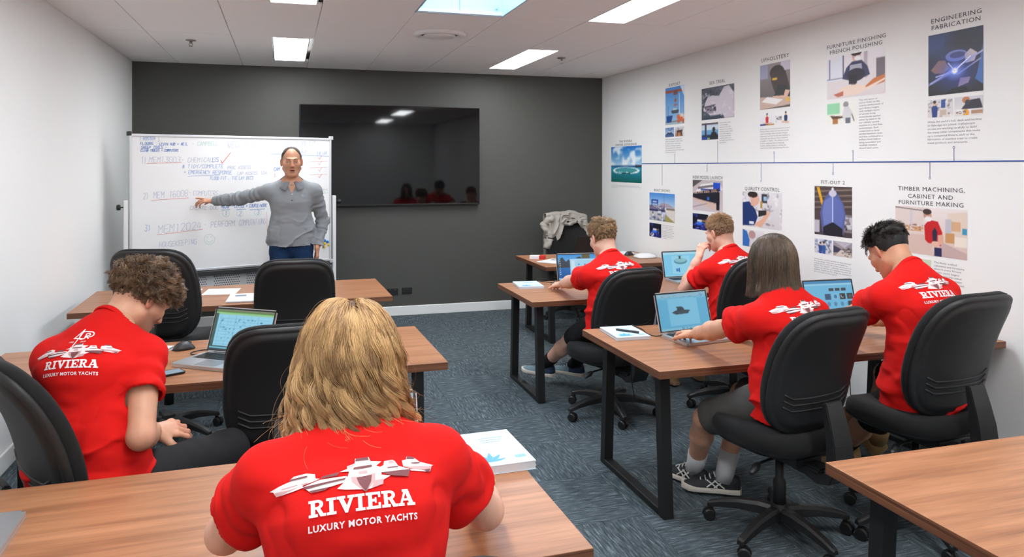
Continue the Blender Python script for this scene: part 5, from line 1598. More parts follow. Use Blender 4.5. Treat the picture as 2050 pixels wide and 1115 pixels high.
def hand_prims(S, W, d, n, side, curl=(.3, .35, .4, .45), thumb=.4, spread=.10, scale=1.0, k=.006, point=None):
    """W wrist, d to the knuckles, n out of the palm, side +1 right hand / -1 left"""
    d = unit(d)
    n = unit(n - d * (np.asarray(n) @ d))
    lat = np.cross(n, d) * side         # toward the thumb for both hands
    sc = scale
    kn = W + d * .082 * sc
    S.econe(W + d * .008, W + d * .075 * sc, .027 * sc, .017 * sc, .038 * sc, .0125 * sc, lat, .012)
    offs = (.030, .010, -.010, -.028)
    lens = ((.043, .026, .021), (.047, .030, .022), (.044, .028, .021), (.034, .021, .019))
    for i in range(4):
        b = kn + lat * offs[i] * sc - n * .002 + d * (-.004, .002, 0, -.010)[i]
        ang = curl[i]
        dirv = unit(d + lat * (1.5 - i) * spread)
        p = b
        a = 0.0
        for j, L in enumerate(lens[i]):
            a += ang * (0.75, 1.1, .8)[j]
            dv = dirv * math.cos(a) + n * math.sin(a)
            q = p + dv * L * sc
            r0 = (.0092, .0086, .0076)[j] * sc * (.9 if i == 3 else 1)
            r1 = (.0086, .0076, .0066)[j] * sc * (.9 if i == 3 else 1)
            S.cone(p, q, r0, r1, k if j else .010)
            p = q
    b = W + d * .022 * sc + lat * .022 * sc + n * .006
    dv = unit(lat * .75 + d * .75 + n * thumb * .6)
    q = b + dv * .044 * sc
    S.cone(b, q, .0145 * sc, .011 * sc, .016)
    dv2 = unit(dv * .7 + d * .6 + n * thumb * .5)
    q2 = q + dv2 * .033 * sc
    S.cone(q, q2, .0108 * sc, .0095 * sc, .008)
    dv3 = unit(dv2 + d * .3 + n * thumb * .4)
    S.cone(q2, q2 + dv3 * .024 * sc, .0092 * sc, .0072 * sc, .006)
def join_pq(parts):
    Ps, Qs, n = [], [], 0
    for P, Q in parts:
        Ps.append(P)
        Qs.append(Q + n)
        n += len(P)
    return np.concatenate(Ps), np.concatenate(Qs)

DEBUG = False
def person(label, hip, yaw, lean, side=(0, 0), twist=0.0, head=(0, 0, 0), wrists=None, poles=None, hands=None, ankles=None, knee_pole=None, skin='skin_pale', top='red_cotton', bottom='black_short', long_sleeve=False, long_legs=False, h=.0062, hh=.0032, seed=1, neck_fwd=.0, scale=1.0, folds=(), standing=False, mouth=0.0, shw=.170, foot=None, sleeve=.60, group=None, spine=(.17, .20, .17), shirt_hem=-.10, belly=0.0, stubble=False, head_at=None, shd=.095, arm=None, head_s=1.0, neck=.085, vneck=.25, elbows=None):
    yr = math.radians(yaw)
    fwd = V3(math.sin(yr), math.cos(yr), 0)
    rt = V3(math.cos(yr), -math.sin(yr), 0)
    up = V3(0, 0, 1)
    hip = np.asarray(hip, float)
    def sdir(a, s): return unit(up * math.cos(math.radians(a)) + fwd * math.sin(math.radians(a)) + rt * math.tan(math.radians(s)))
    a1, a2 = lean
    s1, s2 = side
    d1, d2, d3 = sdir(a1, s1), sdir((a1 + a2) / 2, (s1 + s2) / 2), sdir(a2, s2)
    if head_at is not None:
        # scale the spine and set the pelvis so that the head centre lands where the photograph shows it
        hy0 = yr + math.radians(twist + head[0])
        f0 = V3(math.sin(hy0), math.cos(hy0), 0)
        r0 = V3(math.cos(hy0), -math.sin(hy0), 0)
        f1 = f0 * math.cos(math.radians(head[1])) - up * math.sin(math.radians(head[1]))
        u1 = np.cross(r0, f1)
        r1 = r0 * math.cos(math.radians(head[2])) - u1 * math.sin(math.radians(head[2]))
        u2 = np.cross(r1, f1)
        off = unit(d3 * .55 + u2 * .45 + f0 * neck_fwd) * neck + f1 * .030 + u2 * .072
        sp = d1 * spine[0] + d2 * spine[1] + d3 * spine[2]
        g = (head_at[2] - hip[2] - off[2]) / sp[2]
        spine = tuple(v * g for v in spine)
        hp_ = np.asarray(head_at, float) - off - sp * g
        hip = V3(hp_[0], hp_[1], hip[2])
    W = hip + d1 * spine[0]
    C = W + d2 * spine[1]
    N = C + d3 * spine[2]
    tw = math.radians(twist)
    upc = d3
    rc = rt * math.cos(tw) - fwd * math.sin(tw)
    rc = unit(rc - upc * (rc @ upc))
    fc = np.cross(upc, rc)
    # shoulders
    SH = {}
    for sd in (-1, 1):
        SH[sd] = N - upc * shd + rc * sd * shw + fc * .016
    # head frame
    hy, hp, hr = [math.radians(v) for v in head]      # yaw clockwise relative to body, pitch down, roll to the right
    hyw = yr + tw + hy
    hf = V3(math.sin(hyw), math.cos(hyw), 0)
    hrt = V3(math.cos(hyw), -math.sin(hyw), 0)
    hf2 = hf * math.cos(hp) - up * math.sin(hp)
    hu = np.cross(hrt, hf2)
    hrt2 = hrt * math.cos(hr) - hu * math.sin(hr)
    hu2 = np.cross(hrt2, hf2)
    HM = np.stack([hrt2, hf2, hu2], 1)
    nd = unit(d3 * .55 + hu2 * .45 + hf * neck_fwd)
    base = N + nd * neck                    # skull base
    HC = base + HM @ V3(0, .030, .072) * head_s
    # arms
    UA, FA = .29 * (arm or scale), .255 * (arm or scale)
    EL, WR = {}, {}
    for sd in (-1, 1):
        tgt = wrists[sd]
        EL[sd], WR[sd] = ik(SH[sd], tgt, UA, FA, poles[sd])
        if elbows and sd in elbows:
            EL[sd] = SH[sd] + unit(V3(*elbows[sd]) - SH[sd]) * UA
            WR[sd] = EL[sd] + unit(V3(*tgt) - EL[sd]) * FA
    # legs
    KN, AN, HJ = {}, {}, {}
    for sd in (-1, 1):
        HJ[sd] = hip + rt * sd * .092 - up * .02
        KN[sd], AN[sd] = ik(HJ[sd], ankles[sd], .43 * scale, .42 * scale, knee_pole[sd])
    if DEBUG:
        def pj(p):
            X, Z = p[0] * _c - p[1] * _s, p[0] * _s + p[1] * _c
            return '(%d,%d)' % (CX_PX + F_PX * X / Z, HOR_PX + F_PX * (CAM_H - p[2]) / Z)
        print('PERSON', label[:60], 'hip', np.round(hip, 3), pj(hip), 'spine', np.round(spine, 3), 'N', pj(N), 'HC', pj(HC))
        for sd in (-1, 1): print('   ', sd, 'SH', np.round(SH[sd], 2), pj(SH[sd]), 'EL', np.round(EL[sd], 2), pj(EL[sd]), 'WR', np.round(WR[sd], 2), pj(WR[sd]), 'KN', np.round(KN[sd], 2), pj(KN[sd]), 'AN', np.round(AN[sd], 2), pj(AN[sd]))
    lo = np.min([hip, W, C, N, HC] + list(SH.values()) + list(EL.values()) + list(WR.values()) + list(KN.values()) + list(AN.values()), axis=0) - .17
    hi = np.max([hip, W, C, N, HC] + list(SH.values()) + list(EL.values()) + list(WR.values()) + list(KN.values()) + list(AN.values()), axis=0) + .17
    # ---- body, coarse
    S = SDF(lo, hi, h)
    S.econe(hip - d1 * .02, hip + d1 * .06, .155, .105, .145, .10, rt, .03)
    S.econe(hip, W, .150, .105, .132, .095, rt, .04)
    S.econe(W, C, .132, .095 + belly * .6, .150, .108, rc, .05)
    S.econe(C, N - upc * .05, .150, .108, .105, .075, rc, .05)
    S.cone(N - upc * .05, N + nd * .06, .065, .056, .05)
    for sd in (-1, 1):
        S.cone(N - upc * .03 + rc * sd * .04, SH[sd], .048, .048, .05)
        S.cone(SH[sd], EL[sd], .050, .040, .03)
        S.cone(EL[sd], EL[sd] + (WR[sd] - EL[sd]) * .30, .041, .0435, .02)
        S.cone(EL[sd] + (WR[sd] - EL[sd]) * .30, EL[sd] + (WR[sd] - EL[sd]) * .82, .0435, .031, .02)
        S.cone(HJ[sd], KN[sd], .080, .056, .03)
        S.cone(KN[sd], KN[sd] + (AN[sd] - KN[sd]) * .33, .054, .055, .02)
        S.cone(KN[sd] + (AN[sd] - KN[sd]) * .33, AN[sd], .055, .036, .02)
    parts = [S.mesh()]
    # ---- head, fine
    S = SDF(HC - .16, HC + .16, hh)
    head_prims(S, HM, HC, head_s, mouth)
    S.cone(N + nd * .02, base + HM @ V3(0, .012, .0), .058, .054, .03)
    S.cone(base + HM @ V3(0, .0, .0), base + HM @ V3(0, -.01, .06), .05, .05, .03)
    parts.append(S.mesh())
    # ---- hands, fine
    for sd in (-1, 1):
        hd = hands[sd]
        S = SDF(WR[sd] - .24, WR[sd] + .24, min(hh, .0032))
        fdir = unit(WR[sd] - EL[sd])
        S.cone(EL[sd] + (WR[sd] - EL[sd]) * .70, EL[sd] + (WR[sd] - EL[sd]) * .82, .0435 + (.031 - .0435) * (.4 / .52), .031, .01)
        S.econe(EL[sd] + (WR[sd] - EL[sd]) * .80, WR[sd] + fdir * .012, .031, .031, .029, .021, np.cross(hd.get('n', (0, 0, -1)), fdir), .02)
        hand_prims(S, WR[sd], np.asarray(hd.get('d', fdir), float), np.asarray(hd.get('n', (0, 0, -1)), float), sd, hd.get('curl', (.35, .4, .42, .45)), hd.get('thumb', .4), hd.get('spread', .10), hd.get('scale', 1.0))
        parts.append(S.mesh())
    P, Q = join_pq(parts)
    org = V3(hip[0], hip[1], 0)
    body = big_mesh('person', P - org, Q, skin)
    body.location = org
    tag(body, label, 'person', group)
    # skin tint attributes
    loc = (P - HC) @ HM
    fl = np.zeros(len(P))
    fl += np.exp(-((loc[:, 0] / .022) ** 2 + ((loc[:, 1] - .095) / .015) ** 2 + ((loc[:, 2] + .068) / .011) ** 2)) * .9
    fl += np.clip((np.abs(loc[:, 0]) - .070) / .012, 0, 1) * (np.linalg.norm(loc, axis=1) < .13) * .45
    fl += np.exp(-((loc[:, 1] - .115) / .014) ** 2 - ((loc[:, 2] + .03) / .02) ** 2 - (loc[:, 0] / .02) ** 2) * .4
    for sd in (-1, 1):
        fl += np.exp(-(np.linalg.norm(P - EL[sd], axis=1) / .05) ** 2) * .25
        fl += np.clip(1 - np.linalg.norm(P - (WR[sd] + unit(hands[sd].get('d', WR[sd] - EL[sd])) * .14), axis=1) / .09, 0, 1) * .45
    st = np.zeros(len(P))
    if stubble:
        st = np.clip((-.028 - loc[:, 2]) / .02, 0, 1) * np.clip((loc[:, 1] - .0) / .02, 0, 1) * (np.linalg.norm(loc, axis=1) < .14) * stubble
    for nm, arr in (('flush', fl), ('stubble', st)):
        at = body.data.attributes.new(nm, 'FLOAT', 'POINT')
        at.data.foreach_set('value', np.clip(arr, 0, 1).astype(np.float32))
    # ---- shirt
    hs = h * .85
    S = SDF(lo, hi, hs)
    hem_p, hem_n = hip + d1 * shirt_hem, -d1
    S.econe(hip + d1 * (shirt_hem - .03), hip + d1 * .06, .204 if not standing else .186, .152 if not standing else .140, .182, .136, rt, .03, planes=[(hem_p, hem_n)])
    S.econe(hip + d1 * .04, W, .176, .134, .160, .124, rt, .06)
    S.econe(W, C, .160, .122 + belly, .170, .128, rc, .06)
    S.econe(C, N - upc * .06, .168, .126, .105, .078, rc, .05)
    col_p, col_n = N + nd * .030 - fc * 0.0, unit(nd + fc * vneck)
    S.cone(N - upc * .05, N + nd * .05, .082, .0645, .03, planes=[(col_p, col_n)])
    caps = [(hem_p, hem_n, .26), (col_p, col_n, .10)]
    for sd in (-1, 1):
        S.cone(N - upc * .022 + rc * sd * .035, SH[sd], .058, .060, .045)
        S.cone(C + upc * .02 + rc * sd * .07, SH[sd] - upc * .01, .085, .055, .04)
        ua = unit(EL[sd] - SH[sd])
        if long_sleeve:
            S.cone(SH[sd], EL[sd], .062, .056, .03)
            fa = unit(WR[sd] - EL[sd])
            e_ = WR[sd] - fa * .008
            S.cone(EL[sd], e_ + fa * .02, .058, .044, .02, planes=[(e_, fa)])
            S.cone(e_ - fa * .012, e_ - fa * .012 - fa * .03, .042, .045, .004)
            caps.append((e_, fa, .07))
        else:
            e_ = SH[sd] + ua * UA * sleeve
            S.econe(SH[sd], e_ + ua * .03, .062, .064, .064, .086, np.cross(ua, unit(V3(0, 0, -1) - ua * (-ua[2]))), .028, planes=[(e_, ua)])
            caps.append((e_ + rc * sd * .012, ua, .070))
    P, Q = S.mesh()
    P = smooth_mesh(P, Q, 1)
    for p, n, r in caps:
        P, Q = drop_caps(P, Q, [(p, n)], hs, r)
    Nn = vert_normals(P, Q)
    # wrinkles
    rel = P - C
    lo_z = np.clip((C - P) @ d2 / .35, 0, 1)
    dis = vnoise(P, 8, seed) * .009 * (.4 + lo_z) + vnoise(P * V3(1, 1, 2.2), 17, seed + 1) * .006 * (.35 + lo_z)
    q = P @ np.stack([rc, fc, d2], 1)
    ph = q[:, 2] * 46 + vnoise(P, 5, seed + 5) * 5 + q[:, 0] * (22 if seed % 2 else -20)
    ridge = (1 - np.abs(np.sin(ph * .5))) ** 2.2 * 2 - .5
    dis += ridge * .0115 * np.clip((lo_z - .22) * 1.8, 0, 1) * (.4 + .6 * np.clip(vnoise(P, 7, seed + 6) + .5, 0, 1))
    for sd in (-1, 1):
        u = (SH[sd] - upc * .09) - rc * sd * .03
        for kk, (ex, ez, am) in enumerate(((-.10, -.14, .010), (-.13, -.03, .007), (-.06, -.22, .010))):
            b = u + rc * sd * ex + upc * ez - fc * .10
            d, t = seg_dist(P, u - fc * .06, b)
            dis += am * np.exp(-(d / .014) ** 2) * (1 - t * .6) - am * .8 * np.exp(-((d - .026) / .014) ** 2) * (1 - t)
        ua = unit(EL[sd] - SH[sd])
        d, t = seg_dist(P, SH[sd], EL[sd] if not long_sleeve else EL[sd])
        along = (P - SH[sd]) @ ua
        wv = np.exp(-(np.maximum(d - .06, 0) / .03) ** 2) * np.clip(along / .08, 0, 1) * (t < 1)
        dis += wv * np.sin(along * 95 + vnoise(P, 14, seed + 9) * 3.2) * (.0048 if not long_sleeve else .0046)
        if long_sleeve:
            d, t = seg_dist(P, EL[sd], WR[sd])
            fa = unit(WR[sd] - EL[sd])
            wv = np.exp(-(np.maximum(d - .05, 0) / .02) ** 2)
            dis += wv * np.sin(((P - EL[sd]) @ fa) * 110 + vnoise(P, 16, seed + 19) * 3.5) * .0032 * (t < .85)
    for (fa_, fb_, am, wd) in folds:
        d, t = seg_dist(P, fa_, fb_)
        dis += am * np.exp(-(d / wd) ** 2) - am * .7 * np.exp(-((d - wd * 1.9) / wd) ** 2)
    # keep the collar and the print area calm
    calm = np.exp(-(((P - N) @ upc) / .05) ** 2) * .5
    P2 = P + Nn * (np.clip(dis, -.007, .018) * (1 - calm))[:, None]
    shirt = big_mesh('shirt' if long_sleeve else 't_shirt', P2 - org, Q, top, body)
    sm = shirt.modifiers.new('thick', 'SOLIDIFY')
    sm.thickness = .0025
    sm.offset = -1
    # ribbed collar
    if not long_sleeve:
        bm = bmesh.new()
        a_, b_ = unit(np.cross(col_n, fc)), None
        b_ = np.cross(col_n, a_)
        rings = []
        for off, rr in ((-.012, .071), (-.004, .070), (.004, .0675), (.008, .0655), (.006, .062), (-.012, .064)):
            rings.append([tuple(col_p - org + col_n * off + (a_ * math.cos(t) + b_ * math.sin(t)) * rr) for t in (2 * math.pi * q / 40 for q in range(40))])
        bvs = loft(bm, rings, False, False)
        for q in range(40):
            bm.faces.new((bvs[-1][q], bvs[-1][(q + 1) % 40], bvs[0][(q + 1) % 40], bvs[0][q]))
        bm_obj('collar', bm, top, shirt, True)
    # ---- trousers or shorts
    S = SDF(lo, hi, h)
    S.econe(hip - d1 * .03, hip + d1 * (.10 if standing else .05), .166, .118, .158, .112, rt, .03)
    caps = []
    for sd in (-1, 1):
        S.cone(HJ[sd], KN[sd] if long_legs else KN[sd], .090, .074 if long_legs else .080, .035, planes=[] if long_legs else [(KN[sd] - unit(KN[sd] - HJ[sd]) * .035, unit(KN[sd] - HJ[sd]))])
        if long_legs:
            ca = unit(AN[sd] - KN[sd])
            e_ = AN[sd] - ca * .015
            S.cone(KN[sd], e_ + ca * .02, .073, .060, .03, planes=[(e_, ca)])
            caps.append((e_, ca, .09))
        else:
            caps.append((KN[sd] - unit(KN[sd] - HJ[sd]) * .035, unit(KN[sd] - HJ[sd]), .11))
    P, Q = S.mesh()
    for p, n, r in caps:
        P, Q = drop_caps(P, Q, [(p, n)], h, r)
    Nn = vert_normals(P, Q)
    dis = vnoise(P, 10, seed + 31) * .006 + vnoise(P, 24, seed + 32) * .003
    for sd in (-1, 1):
        for pt in (KN[sd], HJ[sd]):
            d = np.linalg.norm(P - pt, axis=1)
            dis += np.exp(-(d / .12) ** 2) * np.sin(d * 130 + vnoise(P, 12, seed + 33) * 3) * .004
    leg = big_mesh('trousers' if long_legs else 'shorts', P + Nn * dis[:, None] - org, Q, bottom, body)
    sm = leg.modifiers.new('thick', 'SOLIDIFY')
    sm.thickness = .003
    sm.offset = -1
    info = dict(hs=head_s, body=body, shirt=shirt, org=org, N=N, C=C, W=W, hip=hip, rc=rc, fc=fc, upc=upc, HC=HC, HM=HM, SH=SH, EL=EL, WR=WR, AN=AN, KN=KN, fwd=fwd, rt=rt, col_p=col_p, d2=d2, base=base)
    if foot:
        for sd in (-1, 1):
            make_shoe(body, org, AN[sd], KN[sd], foot['yaw'][sd], foot['kind'], foot.get('pitch', {}).get(sd, 0))
    return info

def make_shoe(body, org, ankle, knee, yaw, kind, pitch=0):
    yr = math.radians(yaw)
    M = Matrix.Translation(Vector(ankle - org)) @ Matrix.Rotation(-yr, 4, 'Z') @ Matrix.Rotation(math.radians(-pitch), 4, 'X')
    boot = kind == 'boot'
    up_m, sole_m, sock_m = {'blue': ('shoe_blue', 'sole_white', 'black_sock'), 'black': ('shoe_black', 'sole_white', 'white_sock'), 'boot': ('boot_suede', 'sole_tan', 'black_sock'), 'dress': ('shoe_black', 'sole_dark', 'black_sock')}[kind]
    z0 = -.085
    # outline along y: heel -.075 .. toe .20
    st = ((-.078, .018), (-.070, .030), (-.03, .036), (.03, .036), (.08, .041), (.13, .046), (.17, .042), (.195, .030), (.207, .012))
    top = {-.078: .055, -.070: .085, -.03: .098, .03: .088, .08: .068, .13: .052, .17: .044, .195: .036, .207: .026}
    bm = bmesh.new()
    rings = []
    for y, w in st:
        tz = top[y] * (1.12 if boot else 1)
        rings.append([(w * math.cos(a) * (1.0 if math.sin(a) < .5 else .92), y, z0 + .018 + max(0, math.sin(a)) ** .8 * (tz - .018) - (.004 if math.sin(a) < 0 else 0)) for a in (math.pi * (-.08 + 1.16 * q / 14) for q in range(15))])
    loft(bm, rings)
    bmesh.ops.transform(bm, matrix=M, verts=bm.verts)
    upo = bm_obj('shoe', bm, up_m, body, True)
    bm = bmesh.new()
    rings = []
    for z, g in ((z0, .94), (z0 + .004, 1.03), (z0 + .016, 1.07), (z0 + .026, 1.03)):
        pts = [(w * g, y * (1.02 if y > 0 else 1.05), z + (.008 if y > .18 else 0)) for y, w in st] + [(-w * g, y * (1.02 if y > 0 else 1.05), z + (.008 if y > .18 else 0)) for y, w in st[::-1]]
        rings.append(pts)
    loft(bm, rings)
    bmesh.ops.transform(bm, matrix=M, verts=bm.verts)
    bm_obj('sole', bm, sole_m, upo)
    # laces
    for k in range(4):
        y = .045 + k * .022
        zt = z0 + (.092 - k * .0115) * (1.12 if boot else 1)
        bm = bmesh.new()
        addtube(bm, [M @ Vector(p) for p in ((-.022, y, zt - .012), (-.008, y + .006, zt + .001), (.008, y + .006, zt + .001), (.022, y, zt - .012))], .0028, 6)
        bm_obj('lace', bm, 'shoe_navy' if kind == 'blue' else ('sole_tan' if boot else 'shoe_stripe'), upo, True)
    if kind == 'blue':
        box_h = [(-.0375, -.072), (.0375, -.072)]
        bm = bmesh.new()
        rings = []
        for y, w in st[:4]:
            rings.append([((w + .0015) * math.cos(a), y - .001, z0 + .02 + max(0, math.sin(a)) ** .8 * (top[y] - .018)) for a in (math.pi * q / 12 for q in range(13))])
        loft(bm, rings, True, False, False)
        bmesh.ops.transform(bm, matrix=M, verts=bm.verts)
        bm_obj('heel_counter', bm, 'shoe_navy', upo, True)
    if kind == 'black':
        for sx in (-1, 1):
            for y0, y1 in ((.0, .05), (.035, .085)):
                bm = bmesh.new()
                for (ya, za), (yb, zb) in (((y0, .03), (y1, .075)), ((y1, .03), (y0 + .005, .075))):
                    addtube(bm, [M @ Vector((sx * .0405, ya, z0 + za)), M @ Vector((sx * .036, yb, z0 + zb - .01))], .0035, 6)
                bm_obj('stripe', bm, 'shoe_stripe', upo)
    # sock / boot shaft
    ax = unit(knee - ankle)
    bm = bmesh.new()
    L = .13 if not boot else .15
    a0 = Vector(ankle - org)
    axv = Vector(ax)
    if boot:
        addtube(bm, [a0 - axv * .02, a0 + axv * .03, a0 + axv * .07], [.052, .053, .056], 16)
        bm_obj('boot_collar', bm, 'boot_suede', upo, True)
        bm = bmesh.new()
    addtube(bm, [a0 - axv * .03, a0 + axv * .04, a0 + axv * L], [.046, .046, .050], 16)
    bm_obj('sock', bm, sock_m, body, True)
# ------------------------------------------------------------------ printed marks on the shirts
from mathutils.geometry import tessellate_polygon
def poly_tris(polys):
    V, T = [], []
    for P in polys:
        P3 = [Vector((x, y, 0)) for x, y in P]
        n = len(V)
        V += [(x, y) for x, y in P]
        T += [tuple(n + i for i in t) for t in tessellate_polygon([P3])]
    return V, T
def project_print(name, polys, m, info, u0, v0, sc, layer=0, parent=None, tris=None, maxe=.012, frame=None):
    """wrap 2-D polygons (metres after sc; x to the wearer's right, y up) onto the back of a shirt"""
    shirt, org = info['shirt'], info['org']
    if 'bvh' not in info:
        me = shirt.data
        info['bvh'] = BVHTree.FromPolygons([v.co.copy() for v in me.vertices], [tuple(p.vertices) for p in me.polygons])
    V, T = tris if tris else poly_tris(polys)
    bm = bmesh.new()
    vs_ = [bm.verts.new((x * sc, y * sc, 0)) for x, y in V]
    for t in T:
        try: bm.faces.new([vs_[i] for i in t])
        except ValueError: pass
    bmesh.ops.triangulate(bm, faces=bm.faces)
    for _ in range(5):
        ed = [e for e in bm.edges if e.calc_length() > maxe]
        if not ed: break
        bmesh.ops.subdivide_edges(bm, edges=ed, cuts=1)
        bmesh.ops.triangulate(bm, faces=bm.faces)
    if frame:
        ru, uu, fw, c0 = frame
    else:
        ru, uu = info['rc'], info['upc']
        fw = np.cross(uu, ru)
        c0 = info['N']
    dead = []
    for v in bm.verts:
        p = Vector(c0 - org + ru * (u0 + v.co.x) + uu * (v0 + v.co.y) - fw * .45)
        hit, nrm, idx, dist = info['bvh'].ray_cast(p, Vector(fw), .7)
        if hit is None:
            dead.append(v)
            continue
        if nrm.dot(Vector(fw)) > 0: nrm = -nrm
        v.co = hit + nrm * (.0022 + .0007 * layer)
    if dead: bmesh.ops.delete(bm, geom=dead, context='VERTS')
    me = bpy.data.meshes.new(name)
    bm.to_mesh(me)
    bm.free()
    return link_mesh(name, me, m, parent or shirt, True)
YW = [
 [(30, 370), (150, 330), (270, 300), (265, 280), (310, 250), (450, 240), (550, 268), (555, 320), (600, 330), (560, 345), (400, 380), (420, 400), (300, 425), (180, 440), (110, 440), (75, 385)],
 [(405, 395), (600, 345), (900, 350), (930, 380), (880, 420), (700, 450), (640, 475), (500, 480)],
 [(790, 485), (900, 400), (940, 300), (830, 290), (920, 265), (920, 232), (1010, 210), (1020, 150), (1180, 145), (1200, 200), (1330, 215), (1260, 265), (1330, 290), (1310, 380), (1420, 400), (1330, 440), (1320, 490), (1160, 530), (1060, 525), (880, 505)],
 [(1350, 265), (1365, 215), (1470, 200), (1500, 220), (1535, 285), (1680, 330), (1680, 345), (1300, 350), (1270, 300)],
 [(1595, 245), (1595, 215), (1650, 205), (1660, 170), (1700, 165), (1760, 185), (1830, 245), (1890, 260), (2005, 290), (1970, 300), (1780, 300), (1600, 295)],
 [(1680, 335), (1780, 330), (1940, 372), (1800, 360), (1690, 350)]]
YM = [[(950, 370), (1100, 385), (1240, 350), (1230, 440), (1110, 560), (960, 430)], [(1620, 300), (1980, 300), (1945, 370), (1850, 345), (1690, 330)], [(160, 370), (350, 355), (350, 366), (180, 380)], [(1410, 250), (1415, 215), (1470, 208), (1490, 245)], [(1045, 345), (1050, 315), (1145, 312), (1150, 345)], [(90, 395), (110, 440), (180, 436), (390, 385), (250, 400)], [(380, 360), (470, 350), (470, 362), (410, 372)], [(1230, 440), (1330, 430), (1320, 490), (1180, 520)], [(920, 240), (1000, 225), (1000, 240), (940, 250)]]
YD = [[(255, 300), (275, 280), (460, 272), (470, 290), (400, 295)], [(415, 400), (900, 375), (880, 395), (690, 405), (440, 432)], [(480, 460), (720, 450), (640, 475), (505, 482)], [(605, 340), (640, 315), (830, 295), (800, 335)], [(1015, 390), (1100, 382), (1195, 375), (1180, 450), (1110, 560), (1040, 460)], [(985, 285), (1000, 262), (1205, 250), (1210, 275), (1100, 285)], [(1020, 185), (1030, 152), (1170, 148), (1180, 185)], [(1310, 360), (1680, 335), (1640, 425), (1440, 405)], [(1380, 312), (1400, 298), (1520, 290), (1540, 300)], [(1650, 200), (1670, 165), (1750, 182), (1765, 205)], [(1690, 255), (1830, 248), (1820, 262), (1720, 266)], [(1870, 345), (1950, 335), (1935, 375), (1900, 372)]]
def arc_strip(cx, cy, rx, ry, ix, iy, a0, a1, n=9):
    out = []
    A = [math.radians(a0 + (a1 - a0) * k / n) for k in range(n + 1)]
    for p, q in zip(A, A[1:]):
        out.append([(cx + rx * math.cos(p), cy + ry * math.sin(p)), (cx + rx * math.cos(q), cy + ry * math.sin(q)), (cx + ix * math.cos(q), cy + iy * math.sin(q)), (cx + ix * math.cos(p), cy + iy * math.sin(p))])
    return out
def rct(x0, y0, x1, y1): return [(x0, y0), (x1, y0), (x1, y1), (x0, y1)]
SLAB = {
 'R': (1.08, [rct(0, 0, .56, .16), rct(.14, 0, .40, 1), rct(0, .84, .55, 1), rct(.40, .44, .55, .58), [(.46, .47), (.72, .47), (.90, .16), (1.06, .16), (1.06, 0), (.72, 0)]] + arc_strip(.55, .72, .36, .28, .13, .12, -90, 90)),
 'I': (.64, [rct(0, 0, .60, .16), rct(0, .84, .60, 1), rct(.17, 0, .43, 1)]),
 'V': (1.12, [rct(-.02, .84, .52, 1), rct(.66, .84, 1.12, 1), [(.10, .86), (.40, .86), (.66, .28), (.60, 0), (.48, 0)], [(.52, 0), (.64, 0), (1.02, .86), (.80, .86), (.54, .26)]]),
 'E': (1.0, [rct(0, 0, .95, .16), rct(0, .84, .95, 1), rct(.14, 0, .40, 1), rct(.4, .42, .68, .58), rct(.58, .33, .68, .67), rct(.80, .16, .95, .34), rct(.80, .66, .95, .84)]),
 'A': (1.16, [rct(-.02, 0, .40, .16), rct(.60, 0, 1.16, .16), rct(.30, .84, .72, 1), [(.10, .12), (.26, .12), (.58, .90), (.46, 1)], [(.44, 1), (.72, 1), (1.04, .12), (.74, .12)], rct(.28, .30, .80, .43)])}
def slab_word(s):
    out, x = [], 0
    for ch in s:
        adv, P = SLAB[ch]
        out += [[(x + a, b) for a, b in p] for p in P]
        x += adv + .03
    return out, x
def stroke_polys(lines, w):
    out = []
    for P in lines:
        for a, b in zip(P, P[1:]):
            d = Vector((b[0] - a[0], b[1] - a[1]))
            if d.length < 1e-9: continue
            d.normalize()
            n = Vector((-d.y, d.x)) * w / 2
            e = d * w * .4
            out.append([(a[0] - e.x - n.x, a[1] - e.y - n.y), (b[0] + e.x - n.x, b[1] + e.y - n.y), (b[0] + e.x + n.x, b[1] + e.y + n.y), (a[0] - e.x + n.x, a[1] - e.y + n.y)])
    return out
LUX = text_geo('LUXURY MOTOR YACHTS', .02, spacing=1.15, align='CENTER', bold=.0006)
